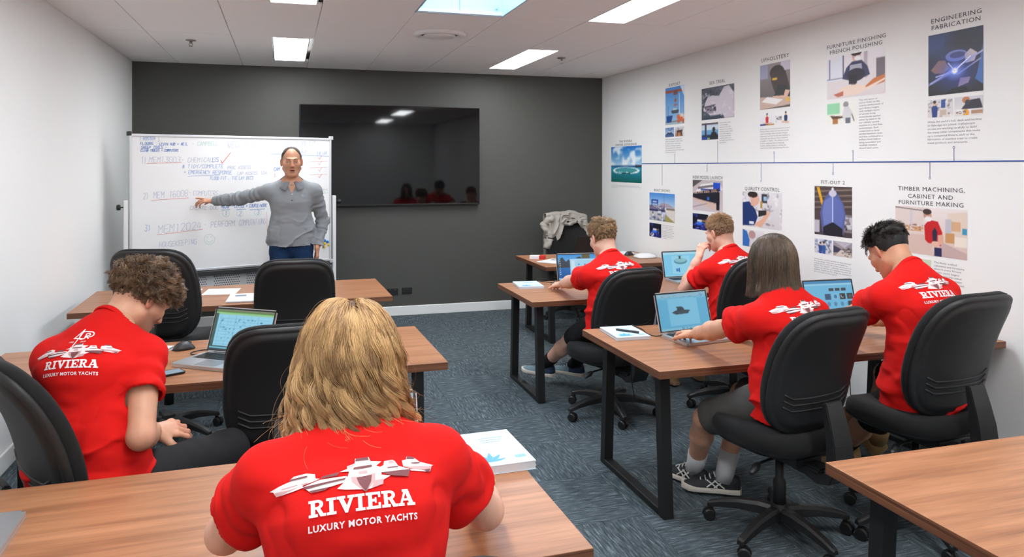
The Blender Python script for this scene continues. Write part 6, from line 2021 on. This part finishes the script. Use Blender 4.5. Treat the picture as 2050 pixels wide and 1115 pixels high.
def shirt_print(info, v0=-.115, sc=1.0, u0=0.0, logo40=False, frame=None):
    """v0: height of the yacht band centre relative to the neck base along the spine"""
    k = .000159 * sc
    f = lambda polys: [[((x - 1080) * k, (340 - y) * k) for x, y in p] for p in polys]
    kw = dict(frame=frame)
    parts = [project_print('yacht_print', f(P), m, info, u0, v0, 1, i, **kw) for i, (P, m) in enumerate(((YW, 'yacht_light'), (YM, 'yacht_mid'), (YD, 'yacht_dark')))]
    bm = bmesh.new()
    for i, o in enumerate(parts):
        n0 = len(bm.faces)
        bm.from_mesh(o.data)
        bm.faces.ensure_lookup_table()
        for q in bm.faces[n0:]: q.material_index = i
        if i: parts[0].data.materials.append(o.data.materials[0])
    bm.to_mesh(parts[0].data)
    bm.free()
    for o in parts[1:]: bpy.data.objects.remove(o)
    W, wid = slab_word('RIVIERA')
    h = .029 * sc
    asp = .97
    W = [[((x - wid / 2) * h * asp, y * h) for x, y in p] for p in W]
    project_print('brand_lettering', W, 'shirt_white', info, u0, v0 - .066 * sc, 1, 0, **kw)
    V, Fc = LUX
    s2 = .198 * sc / (V[:, 0].max() - V[:, 0].min())
    tr = ([(x * s2, y * s2) for x, y, z in V], [t for q in Fc for t in ([tuple(q)] if len(q) <= 4 else [(q[0], q[i], q[i + 1]) for i in range(1, len(q) - 1)])])
    project_print('tagline_lettering', None, 'shirt_white', info, u0, v0 - .090 * sc, 1, 0, tris=tr, **kw)
    if logo40:
        a = .0009 * sc
        L = [[(-30, 10), (-2, 52), (-16, -30)], [(-30, 10), (6, 6)], [(4 + 14 * math.cos(t), 22 + 20 * math.sin(t)) for t in (math.pi * (.5 + q / 8) for q in range(9))], [(4, 42), (30, 40)], [(30 + 13 * math.cos(t), 27 + 13 * math.sin(t)) for t in (math.pi * (.5 - q / 8) for q in range(9))], [(4, 2), (14, 6), (24, 20)], [(14, 10), (14, 30), (26, 32), (30, 26), (24, 20), (16, 20), (30, 6)]]
        P = [[(x * a, y * a) for x, y in p] for p in L]
        project_print('anniversary_logo', stroke_polys(P, .0042 * sc), 'shirt_white', info, u0 - .005, v0 + .048 * sc, 1, 0, **kw)
        for s_, x in (('1980', -.045), ('2020', .0)):
            V, Fc = text_geo(s_, .010 * sc)
            tr = ([(p[0] + x * sc, p[1]) for p in V], [t for q in Fc for t in ([tuple(q)] if len(q) <= 4 else [(q[0], q[i], q[i + 1]) for i in range(1, len(q) - 1)])])
            project_print('logo_year', None, 'shirt_white', info, u0, v0 + .036 * sc, 1, 0, tris=tr, **kw)

# ------------------------------------------------------------------ hair
CR_C, CR_R = V3(0, -.018, .030), V3(.075, .094, .086)
def scalp(n, line, seed, rad=1.0):
    r = np.random.RandomState(seed)
    d = r.normal(size=(n * 4, 3))
    d /= np.linalg.norm(d, axis=1, keepdims=True)
    p = CR_C + d * CR_R * rad
    nn = d / CR_R
    nn /= np.linalg.norm(nn, axis=1, keepdims=True)
    phi = np.degrees(np.abs(np.arctan2(p[:, 0], p[:, 1] + .018)))
    zmin = np.interp(phi, line[0], line[1])
    ok = p[:, 2] > zmin + r.uniform(-.004, .004, len(p))
    return p[ok][:n], nn[ok][:n], phi[ok][:n]
LINE_SHORT = ((0, 35, 60, 85, 105, 130, 180), (.078, .072, .048, .018, -.030, -.058, -.066))
LINE_LONG = ((0, 30, 55, 80, 110, 140, 180), (.080, .074, .045, .012, -.030, -.055, -.060))
LINE_RECEDE = ((0, 25, 40, 60, 85, 105, 140, 180), (.112, .108, .080, .050, .016, -.032, -.055, -.060))
def hair_curves(name, P, r0, r1, m, parent, own=None):
    n, k, _ = P.shape
    hc = bpy.data.hair_curves.new(name)
    hc.add_curves([k] * n)
    hc.attributes['position'].data.foreach_set('vector', P.astype(np.float32).ravel())
    at = hc.attributes.get('radius') or hc.attributes.new('radius', 'FLOAT', 'POINT')
    rr = np.tile(r0 + (r1 - r0) * np.linspace(0, 1, k) ** 1.5, n)
    at.data.foreach_set('value', rr.astype(np.float32))
    rs = np.random.RandomState(n)
    tv_ = rs.rand(n) if own is None else np.clip(rs.rand(own.max() + 1)[own] + rs.normal(size=n) * .08, 0, 1)
    ta = hc.attributes.new('tint', 'FLOAT', 'CURVE')
    ta.data.foreach_set('value', tv_.astype(np.float32))
    hc.materials.append(MATS[m])
    o = bpy.data.objects.new(name, hc)
    COL.objects.link(o)
    o.parent = parent
    return o
def grow(root, d0, L, K, grav, coll, rng, jit=.0, follow=None):
    pts = [root]
    d = d0.copy()
    step = (L / (K - 1))[:, None]
    for i in range(1, K):
        g = grav(i / (K - 1)) if callable(grav) else grav
        d = d + np.array([0, 0, -1.0]) * g + rng.normal(size=d.shape) * jit
        d /= np.linalg.norm(d, axis=1, keepdims=True)
        p = pts[-1] + d * step
        for c, R, r in coll:
            q = ((p - c) @ R) / r
            ln = np.linalg.norm(q, axis=1)
            ins = ln < 1
            if ins.any():
                q2 = q[ins] / ln[ins][:, None]
                p[ins] = c + (q2 * r) @ R.T
        d = p - pts[-1]
        d /= np.linalg.norm(d, axis=1, keepdims=True) + 1e-9
        pts.append(p)
    return np.stack(pts, 1)
def clump(P, n, strength, rng, power=1.0):
    idx = rng.choice(len(P), n, replace=False)
    C = P[idx]
    own = np.empty(len(P), int)
    for a in range(0, len(P), 2000):
        d = np.linalg.norm(P[a:a + 2000, None, 0] - C[None, :, 0], axis=2)
        own[a:a + 2000] = d.argmin(1)
    t = np.linspace(0, 1, P.shape[1])[None, :, None] ** power * strength
    return P * (1 - t) + C[own] * t, own
def wave(P, own, amp, freq, rng, start=.15, lat=None):
    n = own.max() + 1
    ph = rng.uniform(0, 6.28, n)[own]
    fr = (freq * rng.uniform(.75, 1.3, n))[own]
    am = (amp * rng.uniform(.5, 1.4, n))[own]
    K = P.shape[1]
    t = np.linspace(0, 1, K)[None, :]
    tan = np.gradient(P, axis=1)
    tan /= np.linalg.norm(tan, axis=2, keepdims=True) + 1e-9
    ref = np.zeros_like(tan)
    ref[..., 0] = 1
    u = np.cross(tan, ref)
    u /= np.linalg.norm(u, axis=2, keepdims=True) + 1e-9
    v = np.cross(tan, u)
    env = np.clip((t - start) / .4, 0, 1) * am[:, None]
    s1 = np.sin(fr[:, None] * t * 6.28 + ph[:, None]) * env
    s2 = np.cos(fr[:, None] * t * 6.28 + ph[:, None]) * env
    return P + u * s1[..., None] + v * s2[..., None]
def hair_cap(info, m, line, rad=1.06, extra=None, h=.0045):
    """solid under-layer of the hair: scalp cap plus optional volumes"""
    HM, HC = info['HM'], info['HC']
    S = SDF(HC - .30, HC + .24, h)
    S.ell(HC + HM @ CR_C * info['hs'], CR_R * rad * info['hs'], HM, .01)
    if extra: extra(S)
    P, Q = S.mesh()
    loc = (P - HC) @ HM / info['hs']
    phi = np.degrees(np.abs(np.arctan2(loc[:, 0], loc[:, 1] + .018)))
    zmin = np.interp(phi, line[0], line[1])
    keep = loc[:, 2] > zmin - .004
    if extra: keep |= (loc[:, 1] < -.03) | (np.linalg.norm(((loc - CR_C) / (CR_R * rad)), axis=1) > 1.06)
    Q = Q[keep[Q].all(1)]
    used = np.unique(Q)
    mp = np.full(len(P), -1)
    mp[used] = np.arange(len(used))
    return big_mesh('hair', P[used] - info['org'], mp[Q], m, info['body'])
def colliders(info, grow_=1.03):
    HM, HC = info['HM'], info['HC']
    return [(HC + HM @ CR_C * info['hs'], HM, CR_R * grow_ * info['hs']), (HC + HM @ V3(0, .034, -.040), HM, V3(.060, .058, .080)), (HC + HM @ V3(0, -.03, -.10), HM, V3(.062, .062, .10))]
def short_hair(info, m, n=7000, top=.05, sides=.02, lift=.55, line=LINE_SHORT, seed=1, r=.0008, comb=(0, 1, 0), swirl=.6, curl=0.0, cfreq=2.0, nclump=500, cl=.45, K=8, grav=.05, fringe=0.0, cap=1.05, fade=.03):
    rng = np.random.RandomState(seed)
    HM, HC, org = info['HM'], info['HC'], info['org']
    p, nn, phi = scalp(n, line, seed)
    crown = V3(0, -.075, .105)
    away = p - crown
    away -= nn * (away * nn).sum(1, keepdims=True)
    away /= np.linalg.norm(away, axis=1, keepdims=True) + 1e-9
    cv = np.array(comb, float)[None] - nn * (nn @ np.array(comb, float))[:, None]
    tang = away * swirl + cv * (1 - swirl) + rng.normal(size=p.shape) * .22
    tang -= nn * (tang * nn).sum(1, keepdims=True)
    tang /= np.linalg.norm(tang, axis=1, keepdims=True) + 1e-9
    topness = np.clip((p[:, 2] - fade) / .07, 0, 1)
    L = sides + (top - sides) * topness
    L *= rng.uniform(.75, 1.2, len(p)) * (1 + fringe * np.clip((p[:, 1] - .03) / .05, 0, 1) * topness)
    lf = (lift * (.35 + .65 * topness))[:, None]
    d0 = nn * lf + tang * (1 - lf)
    d0 /= np.linalg.norm(d0, axis=1, keepdims=True)
    P = grow((HC + p @ HM.T * info['hs']), d0 @ HM.T, L, K, grav, [colliders(info, 1.01)[0]], rng, .06)
    P, own = clump(P, min(nclump, len(P) // 3), cl, rng)
    if curl:
        t = np.clip((p[:, 2] - .0) / .06, .15, 1)
        P = P + (wave(P, own, curl, cfreq, rng, .0) - P) * t[:, None, None]
    cap_o = hair_cap(info, m + '_base', line, cap)
    hair_curves('hair_strands', P - org, r, r * .45, m, cap_o, own)
    return cap_o
def long_hair(info, m, n=9000, length=.30, lvar=.12, wav=.0, wfreq=2.0, seed=3, r=.0007, spread=0.0, nclump=160, cl=.6, K=22, part=0.0, flick=0.0, extra=None, flyaway=0, lift=.12, grav=(.30, .45), lfun=None):
    rng = np.random.RandomState(seed)
    HM, HC, org = info['HM'], info['HC'], info['org']
    p, nn, phi = scalp(n, LINE_LONG, seed)
    side = np.where(p[:, 0] > part, 1.0, -1.0)
    back = np.clip(-(p[:, 1] + .01) / .07, 0, 1)
    top = np.clip((p[:, 2] - .06) / .045, 0, 1)
    tang = np.stack([side * .75 * (1 - back * .9) * (.3 + .7 * top) + p[:, 0] * 5 * back, -.35 * top - .25, -.9 * (1 - top * .8)], 1)
    tang += rng.normal(size=tang.shape) * .12
    tang -= nn * (tang * nn).sum(1, keepdims=True)
    tang /= np.linalg.norm(tang, axis=1, keepdims=True) + 1e-9
    d0 = nn * lift + tang * (1 - lift)
    L = length * rng.uniform(1 - lvar, 1 + lvar, len(p)) * np.interp(p[:, 2], (-.06, .03, .115), (.45, .72, 1.0))
    if lfun is not None: L = L * lfun(p)
    coll = colliders(info, 1.08 + spread)
    # shoulders and back keep the hair outside the shirt
    P = grow(HC + p @ HM.T, d0 @ HM.T, L, K, lambda t: grav[0] + grav[1] * t, coll, rng, .03)
    P, own = clump(P, nclump, cl, rng, .7)
    P = wave(P, own, wav, wfreq, rng, .2) if wav else P
    if flick:
        t = np.linspace(0, 1, K)[None, :, None]
        c = HC + HM @ V3(0, -.02, 0)
        out = P - c
        out[..., 2] = 0
        out /= np.linalg.norm(out, axis=2, keepdims=True) + 1e-9
        P = P + out * np.clip((t - .6) / .4, 0, 1) ** 2 * flick * (.3 + 1.2 * rng.rand(own.max() + 1)[own])[:, None, None]
        P[..., 2] += (np.clip((t - .75) / .25, 0, 1) ** 2 * flick * .5)[..., 0]
    cap_o = hair_cap(info, m + '_base', LINE_LONG, 1.08, extra)
    hair_curves('hair_strands', P - org, r, r * .5, m, cap_o, own)
    if flyaway:
        q = P[rng.choice(len(P), flyaway, replace=False)]
        t = np.linspace(0, 1, K)[None, :, None]
        q = q + rng.normal(size=(flyaway, 1, 3)) * .030 * t ** 1.5 + rng.normal(size=(flyaway, 1, 3)) * .004
        hair_curves('loose_strands', q - org, r * .7, r * .4, m, cap_o)
    return cap_o
# ------------------------------------------------------------------ people
RED = 'students in red t-shirts'
dn = (0, 0, -1)
def seat(info, yaw, lab, lift=0.0, spin=0.0, back=-.02, side=0.0):
    y = math.radians(yaw)
    f, r = V3(math.sin(y), math.cos(y), 0), V3(math.cos(y), -math.sin(y), 0)
    p = info['hip'] + f * back + r * side
    return chair(p[0], p[1], yaw, lab, lift, spin)
# S3: student at the landscape laptop
s3 = person('student in red t-shirt with short brown hair typing at the landscape laptop', (0, 0, .645), -8, (-2, 16), head_at=(2.085, 4.74, 1.158), head=(-2, 22, 0), neck_fwd=.15,
            wrists={-1: (1.945, 5.17, .785), 1: (2.24, 5.20, .785)}, poles={-1: (-1, -.15, -.45), 1: (.8, -.5, -.4)},
            hands={-1: dict(d=(.05, 1, -.12), n=dn, curl=(.30, .32, .34, .36), spread=.08), 1: dict(d=(-.1, 1, -.12), n=dn)},
            ankles={-1: (1.84, 5.42, .10), 1: (2.10, 5.38, .115)}, knee_pole={-1: (-.15, 1, .9), 1: (.1, 1, .9)}, bottom='black_short', seed=3, foot=dict(yaw={-1: -35, 1: -40}, kind='blue', pitch={-1: 0, 1: 0}), group=RED)
shirt_print(s3, -.062, .95)
seat(s3, -12, 'black office chair under the student working at the landscape laptop', -.085, 18, .02, -.02)
short_hair(s3, 'hair_brown', 7000, .058, .028, .45, seed=11, r=.0011, comb=(.3, .6, 0), curl=.004, cfreq=1.2, nclump=420, cl=.55, cap=1.08)
# S4: student with chin on hand
s4 = person('student in red t-shirt with light brown hair resting chin on hand', (0, 0, .645), -4, (0, 16), (0, -2), head_at=(2.925, 4.63, 1.185), head=(-14, 16, -4), neck_fwd=.12,
            wrists={-1: (2.812, 4.715, 1.005), 1: (3.12, 5.16, .785)}, poles={-1: (-.5, .6, -1.2), 1: (.9, -.5, -.3)},
            hands={-1: dict(d=(.38, .03, .9), n=(.85, .1, -.35), curl=(.95, 1.0, 1.0, 1.05), thumb=.3), 1: dict(d=(-.15, 1, -.1), n=dn)},
            ankles={-1: (2.80, 5.10, .10), 1: (3.06, 5.15, .10)}, knee_pole={-1: (0, 1, .9), 1: (0, 1, .9)}, bottom='black_short', seed=8, foot=dict(yaw={-1: -10, 1: 5}, kind='boot'), group=RED, skin='skin_pale')
shirt_print(s4, -.062, .95)
seat(s4, -6, 'black office chair under the student resting chin on hand', -.03, 0, .02)
short_hair(s4, 'hair_light', 6500, .040, .018, .42, seed=12, r=.0011, comb=(.2, .8, 0), nclump=600, cl=.4, cap=1.06)
# S5: straight shoulder-length hair
s5 = person('student in red t-shirt with straight shoulder-length brown hair', (0, 0, .645), -8, (-4, 12), head_at=(2.135, 2.95, 1.218), head=(-4, 14, 0), neck_fwd=.12,
            wrists={-1: (1.985, 3.42, .785), 1: (2.30, 3.40, .785)}, poles={-1: (-1, -.1, -.5), 1: (.9, -.4, -.4)},
            hands={-1: dict(d=(.05, 1, -.10), n=dn, curl=(.38, .42, .45, .5), spread=.10), 1: dict(d=(-.2, 1, -.1), n=dn)},
            ankles={-1: (2.03, 3.44, .10), 1: (2.12, 3.31, .10)}, knee_pole={-1: (-1, .4, .9), 1: (.1, 1, .9)}, bottom='grey_short', seed=5, foot=dict(yaw={-1: -20, 1: -58}, kind='black'), group=RED, skin='skin_warm', h=.0058)
shirt_print(s5, -.062, .97)
seat(s5, -10, 'black office chair under the student with straight shoulder-length brown hair', -.025, 33, .03, -.03)
def ex5(S):
    HM, HC = s5['HM'], s5['HC']
    S.econe(HC + HM @ V3(0, -.030, .02), HC + HM @ V3(0, -.040, -.09), .066, .066, .062, .045, HM[:, 0], .03)
long_hair(s5, 'hair_straight', 11000, .27, .05, .0015, 1.2, 21, .0007, -.02, 260, .35, 20, -.01, .014, ex5)
# S6: dark hair
s6 = person('student in red t-shirt with dark tousled hair and tan boots', (0, 0, .655), -2, (-4, 18), head_at=(2.745, 2.90, 1.245), head=(-2, 42, 2), neck_fwd=.6,
            wrists={-1: (2.74, 3.38, .785), 1: (3.06, 3.36, .785)}, poles={-1: (-.8, -.4, -.6), 1: (.9, -.5, -.3)},
            hands={-1: dict(d=(.4, 1, -.1), n=dn), 1: dict(d=(-.4, 1, -.1), n=dn)},
            scale=1.12, ankles={-1: (2.96, 3.44, .10), 1: (3.11, 3.36, .17)}, knee_pole={-1: (-.4, 1, .9), 1: (.1, 1, .9)}, bottom='black_short', seed=6, foot=dict(yaw={-1: -60, 1: -30}, kind='boot', pitch={1: -50}), group=RED, skin='skin_tan', h=.0058)
shirt_print(s6, -.062, .97)
seat(s6, -6, 'black office chair under the dark-haired student in tan boots', .03, 12, .04, side=.0)
short_hair(s6, 'hair_dark', 9000, .062, .012, .22, seed=14, r=.0009, comb=(-.15, -.7, -.2), swirl=.25, curl=.004, cfreq=.9, nclump=300, cl=.6, cap=1.07, fade=.015)
# S1: curly hair, twisted in his chair
s1 = person('student in red t-shirt with curly brown hair bent over a phone', (0, 0, .625), 30, (2, 30), (-5, -9), twist=-14, sleeve=.52, elbows={1: (-.43, 2.62, .78)}, shw=.152, head_at=(-.487, 3.0, 1.170), head=(34, 40, 0), neck_fwd=.75,
            wrists={-1: (-.585, 3.50, .780), 1: (-.44, 3.02, .69)}, poles={-1: (-.6, .3, -.5), 1: (-.2, -.9, -.6)},
            hands={-1: dict(d=(.55, .8, -.1), n=dn, curl=(.35, .4, .5, .55), spread=.12), 1: dict(d=(.8, .45, -.1), n=(-.2, .5, -.8), curl=(.5, .55, .6, .6))},
            ankles={-1: (-.24, 3.34, .12), 1: (-.27, 3.02, .175)}, knee_pole={-1: (.6, .8, 1.2), 1: (1, .6, 1.2)}, bottom='black_work', long_legs=True, seed=2, foot=dict(yaw={-1: 50, 1: 60}, kind='dress'), group=RED, skin='skin_warm', h=.0058, stubble=.35)
shirt_print(s1, -.120, .88, -.01, True)
seat(s1, 60, 'black office chair under the curly-haired student, at lower left edge', -.02, 0, .045, -.03)
short_hair(s1, 'hair_curly', 9000, .070, .016, .5, seed=15, r=.0009, comb=(0, .9, 0), swirl=.45, curl=.0080, cfreq=2.1, nclump=420, cl=.72, K=14, cap=1.05, fringe=.45, fade=-.02)
# S2: long wavy blond hair, seen from behind
s2 = person('student in red t-shirt with wavy shoulder-length blond hair, nearest to the camera', (0, 0, .605), 0, (10, 30), head_at=(.141, 1.70, 1.225), head=(-2, 14, 0), neck_fwd=.15, shw=.168, shd=.068,
            wrists={-1: (.03, 1.93, .98), 1: (.50, 1.99, .785)}, poles={-1: (-.6, .1, -.8), 1: (.55, -.35, -.75)},
            hands={-1: dict(d=(.5, .1, .8), n=(.8, -.1, -.4), curl=(.7, .75, .8, .8)), 1: dict(d=(.05, 1, -.1), n=dn, curl=(.3, .3, .35, .4))},
            ankles={-1: (.02, 1.98, .10), 1: (.30, 1.98, .10)}, knee_pole={-1: (-.1, 1, .9), 1: (.1, 1, .9)}, bottom='black_work', long_legs=True, seed=4, group=RED, skin='skin_pale', h=.0055, foot=dict(yaw={-1: -5, 1: 8}, kind='dress'))
shirt_print(s2, -.100, 1.0, .0)
seat(s2, -2, 'black office chair below the photo edge under the blond student', -.04)
def ex2(S):
    HM, HC = s2['HM'], s2['HC']
    S.econe(HC + HM @ V3(0, -.030, .02), HC + HM @ V3(0, -.030, -.10), .070, .070, .066, .050, HM[:, 0], .03)
long_hair(s2, 'hair_blond', 20000, .31, .12, .019, 1.9, 22, .00042, .02, 260, .80, 30, .004, .028, ex2, 260, lift=.16, grav=(.24, .35))
# teacher at the whiteboard
tc = person('man in grey long-sleeved polo shirt pointing at the whiteboard', (.072, 6.80, 1.0), 180, (1, 2), head=(-2, 2, 1), twist=0, standing=True, spine=(.16, .19, .165), scale=1.10, shw=.186, shd=.080, arm=1.06, head_s=1.06, neck=.098, vneck=.7,
            wrists={1: (-.585, 7.10, 1.342), -1: (.283, 6.74, .945)}, poles={1: (0, -.35, -1), -1: (.4, .8, 0)},
            hands={1: dict(d=(-1, .16, .05), n=(-.1, .35, -1), curl=(.02, .42, .50, .62), thumb=.9, spread=.20), -1: dict(d=(.02, -.05, -1), n=(-1, .15, 0), curl=(.35, .4, .45, .5))},
            ankles={1: (-.05, 6.82, .10), -1: (.19, 6.80, .10)}, knee_pole={1: (0, -1, 0), -1: (0, -1, 0)}, skin='skin_tan', top='grey_jersey', bottom='navy_trouser', long_sleeve=True, long_legs=True, seed=9, h=.0062, hh=.0028, mouth=.006, foot=dict(yaw={1: 188, -1: 172}, kind='dress'), shirt_hem=-.03, belly=.006, stubble=.10)
hair_t = short_hair(tc, 'hair_grey', 6000, .016, .010, .35, line=LINE_RECEDE, seed=16, r=.0010, comb=(0, -.9, 0), swirl=.2, nclump=900, cl=.2, cap=1.03)
def teacher_face(info):
    HM, HC, org, body = info['HM'], info['HC'], info['org'], info['body']
    R4 = Matrix([list(HM[0]) + [0], list(HM[1]) + [0], list(HM[2]) + [0], [0, 0, 0, 1]])
    at = lambda x, y, z: Vector(HC - org + HM @ V3(x, y, z) * info['hs'])
    for sx in (-1, 1):
        bm = bmesh.new()
        bmesh.ops.create_uvsphere(bm, u_segments=16, v_segments=12, radius=.0118)
        bmesh.ops.transform(bm, matrix=Matrix.Translation(at(sx * .032, .0785, .000)), verts=bm.verts)
        ey = bm_obj('eye', bm, 'eye_white', body, True)
        bm = bmesh.new()
        bmesh.ops.create_uvsphere(bm, u_segments=12, v_segments=8, radius=.0062)
        bmesh.ops.transform(bm, matrix=Matrix.Translation(at(sx * .032, .0850, .0000)), verts=bm.verts)
        bm_obj('iris', bm, 'iris', ey, True)
        # upper eyelid and brow
        pts = [at(sx * (.032 + .0155 * t),   .0880 - .006 * t * t, .0052 - .004 * t * t) for t in np.linspace(-1, 1, 9)]
        tube('eyelid', pts, .0034, MATS['skin_tan'], body, 6)
        pts = [at(sx * (.032 + .0145 * t), .0868 - .006 * t * t, -.0068 + .003 * t * t) for t in np.linspace(-1, 1, 9)]
        tube('lower_eyelid', pts, .0026, MATS['skin_tan'], body, 6)
        pts = [at(sx * (.014 + .036 * t), .0985 - .014 * t * t, .0200 + .006 * math.sin(t * 2.4)) for t in np.linspace(0, 1, 9)]
        tube('eyebrow', pts, [.0018, .0026, .003, .003, .003, .0028, .0024, .002, .001], MATS['hair_grey_base'], body, 6)
    pts = [at(.017 * t, .0905 - .006 * t * t, -.0705 - .0015 * t * t) for t in np.linspace(-1, 1, 9)]
    tube('mouth', pts, [.001, .003, .0045, .005, .005, .005, .0045, .003, .001], 'mouth_dark', body, 6)
teacher_face(tc)
def polo_collar(info):
    N, upc, rc, fc, org, shirt = info['N'], info['upc'], info['rc'], info['fc'], info['org'], info['shirt']
    for sx in (-1, 1):
        bm = bmesh.new()
        top, bot = [], []
        for k in range(9):
            t = k / 8
            a = math.radians(180 - 165 * t)      # from the nape round to the front
            r0 = .062 + .004 * t
            c = N + upc * (.048 - .045 * t) + fc * .012
            d = rc * sx * math.sin(a) + fc * math.cos(a + math.pi) * -1
            top.append(c + d * r0)
            drop = .046 + .026 * t ** 2
            bot.append(c + d * (r0 + .026 + .024 * t) - upc * drop + (rc * sx * .020 * t ** 2))
        V = [bm.verts.new(tuple(p - org)) for p in top]
        B = [bm.verts.new(tuple(p - org)) for p in bot]
        for k in range(8): bm.faces.new((V[k], V[k + 1], B[k + 1], B[k]))
        o = bm_obj('collar', bm, 'grey_jersey', shirt, True)
        md = o.modifiers.new('thick', 'SOLIDIFY')
        md.thickness = .004
    fr = N + fc * .115
    # skin of the open neck shows above the placket
    bvh = BVHTree.FromPolygons([v.co.copy() for v in shirt.data.vertices], [tuple(p.vertices) for p in shirt.data.polygons])
    def hit(u, v):
        p = Vector(N - org + rc * u + upc * v + fc * .5)
        h_, n_, _, _ = bvh.ray_cast(p, Vector(-fc), 1)
        return (h_ + Vector(fc) * .0015) if h_ else None
    for v in (-.100, -.150):
        h_ = hit(0, v)
        if h_:
            b = lathe('button', [(0, 0), (.006, 0), (.0055, .0025), (0, .0025)], 'white_plastic' if v > -.12 else 'dark_grey', shirt, 12, Matrix.Translation(h_) @ Vector(fc).to_track_quat('Z', 'Y').to_matrix().to_4x4())
    bm = bmesh.new()
    for v0_, v1_ in zip(np.linspace(-.06, -.19, 9), np.linspace(-.06, -.19, 9)[1:]):
        q = [hit(-.012, v0_), hit(.012, v0_), hit(.012, v1_), hit(-.012, v1_)]
        if all(q): bm.faces.new([bm.verts.new(p) for p in q])
    bm_obj('placket', bm, 'grey_jersey', shirt)
    # neck opening: a V of skin
    bm = bmesh.new()
    P = [hit(-.034, -.020), hit(.034, -.020), hit(.02, -.055), hit(0, -.090), hit(-.02, -.055)]
    if all(P):
        c = bm.verts.new(hit(0, -.045) + Vector(fc) * .001)
        vs_ = [bm.verts.new(p + Vector(fc) * .001) for p in P]
        for k in range(5): bm.faces.new((c, vs_[k], vs_[(k + 1) % 5]))
        bm_obj('open_neck', bm, 'skin_tan', shirt, True)
    h_ = hit(-.085, -.115)
    if h_:
        pts = [Vector((rc * (-.085 + .008 * math.cos(t)) + upc * (-.115 + .008 * math.sin(t)))) for t in np.linspace(0, 5, 12)]
        off = h_ - Vector(rc * -.085 + upc * -.115)
        bm = bmesh.new()
        addtube(bm, [p + off for p in pts], .0012, 5)
        bm_obj('chest_emblem', bm, 'shirt_white', shirt)
polo_collar(tc)
# grey jacket hung over the chair by the dark wall
def jacket():
    jx, jy, yaw = 3.02, 7.70, math.radians(187)
    f = V3(math.sin(yaw), math.cos(yaw), 0)
    r = V3(math.cos(yaw), -math.sin(yaw), 0)
    b = V3(jx, jy, 0) - f * .29        # line of the backrest
    z = V3(0, 0, 1)
    g = lambda x, y, zz: b + r * x + f * y + z * zz
    nu, nv = 70, 110
    U, Vv = np.meshgrid(np.linspace(-1, 1, nu), np.linspace(0, 1, nv))
    top = 1.125 - .035 * U ** 2
    fe = np.interp(U, (-1, -.75, -.35, .1, .45, 1), (.84, .86, 1.02, 1.03, .86, .70))      # lower edge of the front side
    z_ = np.where(Vv < .48, .62 + (top - .62) * Vv / .48, np.where(Vv < .58, top, top - (top - fe) * (Vv - .58) / .42))
    arc = np.clip((Vv - .48) / .10, 0, 1) * math.pi
    z_ = z_ + .022 * np.sin(arc)
    y_ = -.075 * np.cos(arc) + .035 * np.clip((Vv - .6) / .4, 0, 1) * (1 + U)
    x_ = U * (.235 + .03 * np.clip((Vv - .6) / .4, 0, 1)) + .03 * np.clip((Vv - .62) / .38, 0, 1) * np.sin((Vv - .6) * 14)
    Pn = np.stack([U * 3, Vv * 4, 0 * U], -1).reshape(-1, 3)
    fold = .5 * np.sin(U * 9 + vnoise(Pn, 1.0, 3).reshape(U.shape) * 4 + Vv * 3) + .5 * (1 - 2 * np.abs(np.sin(U * 5.5 - Vv * 5 + vnoise(Pn, 1.6, 5).reshape(U.shape) * 2.5)))
    amp = .012 + .022 * np.clip((Vv - .55) / .3, 0, 1)
    y_ = y_ + fold * amp + np.where(Vv > .55, .012, -.004)
    z_ = z_ + vnoise(Pn * 1.4, 1.0, 8).reshape(U.shape) * .018 * np.clip((Vv - .4) / .2, 0, 1)
    P = b + x_[..., None] * r + y_[..., None] * f + z_[..., None] * z
    idx = np.arange(nu * nv).reshape(nv, nu)
    Q = np.stack([idx[:-1, :-1], idx[:-1, 1:], idx[1:, 1:], idx[1:, :-1]], -1).reshape(-1, 4)
    org = V3(b[0], b[1], .0)
    o = big_mesh('jacket', P.reshape(-1, 3) - org, Q, 'jacket_grey')
    o.location = org
    md = o.modifiers.new('thick', 'SOLIDIFY')
    md.thickness = .006
    tag(o, 'grey jacket hung over the chair back by the dark wall', 'jacket')
    def sleeve(pts, rad, nm, m):
        c = spline(pts, 10)
        K = len(c)
        rings = []
        for i, p in enumerate(c):
            d = (c[min(i + 1, K - 1)] - c[max(i - 1, 0)]).normalized()
            a_, b_ = frame_of(d)
            t = i / (K - 1)
            rr = rad[0] + (rad[1] - rad[0]) * t
            ring = []
            for k in range(20):
                th_ = 2 * math.pi * k / 20
                q = rr * (1 + .16 * math.sin(th_ * 2 + t * 17) + .10 * math.sin(th_ * 3 - t * 23) + .07 * math.sin(t * 40 + th_))
                ring.append(p + a_ * math.cos(th_) * q + b_ * math.sin(th_) * q * .72)
            rings.append([tuple(v - Vector(org)) for v in ring])
        bm = bmesh.new()
        loft(bm, rings)
        bm_obj(nm, bm, m, o, True)
    sleeve([g(.17, .05, 1.08), g(.25, .08, .99), g(.21, .12, .88), g(.25, .15, .735)], (.062, .050), 'sleeve', 'jacket_grey')
    sleeve([g(-.16, .04, 1.08), g(-.22, .07, .98), g(-.21, .09, .82)], (.055, .048), 'sleeve', 'jacket_grey')
    sleeve([g(-.10, .085, 1.03), g(.0, .10, 1.0), g(.08, .09, 1.05)], (.030, .026), 'hood', 'jacket_grey')
jacket()
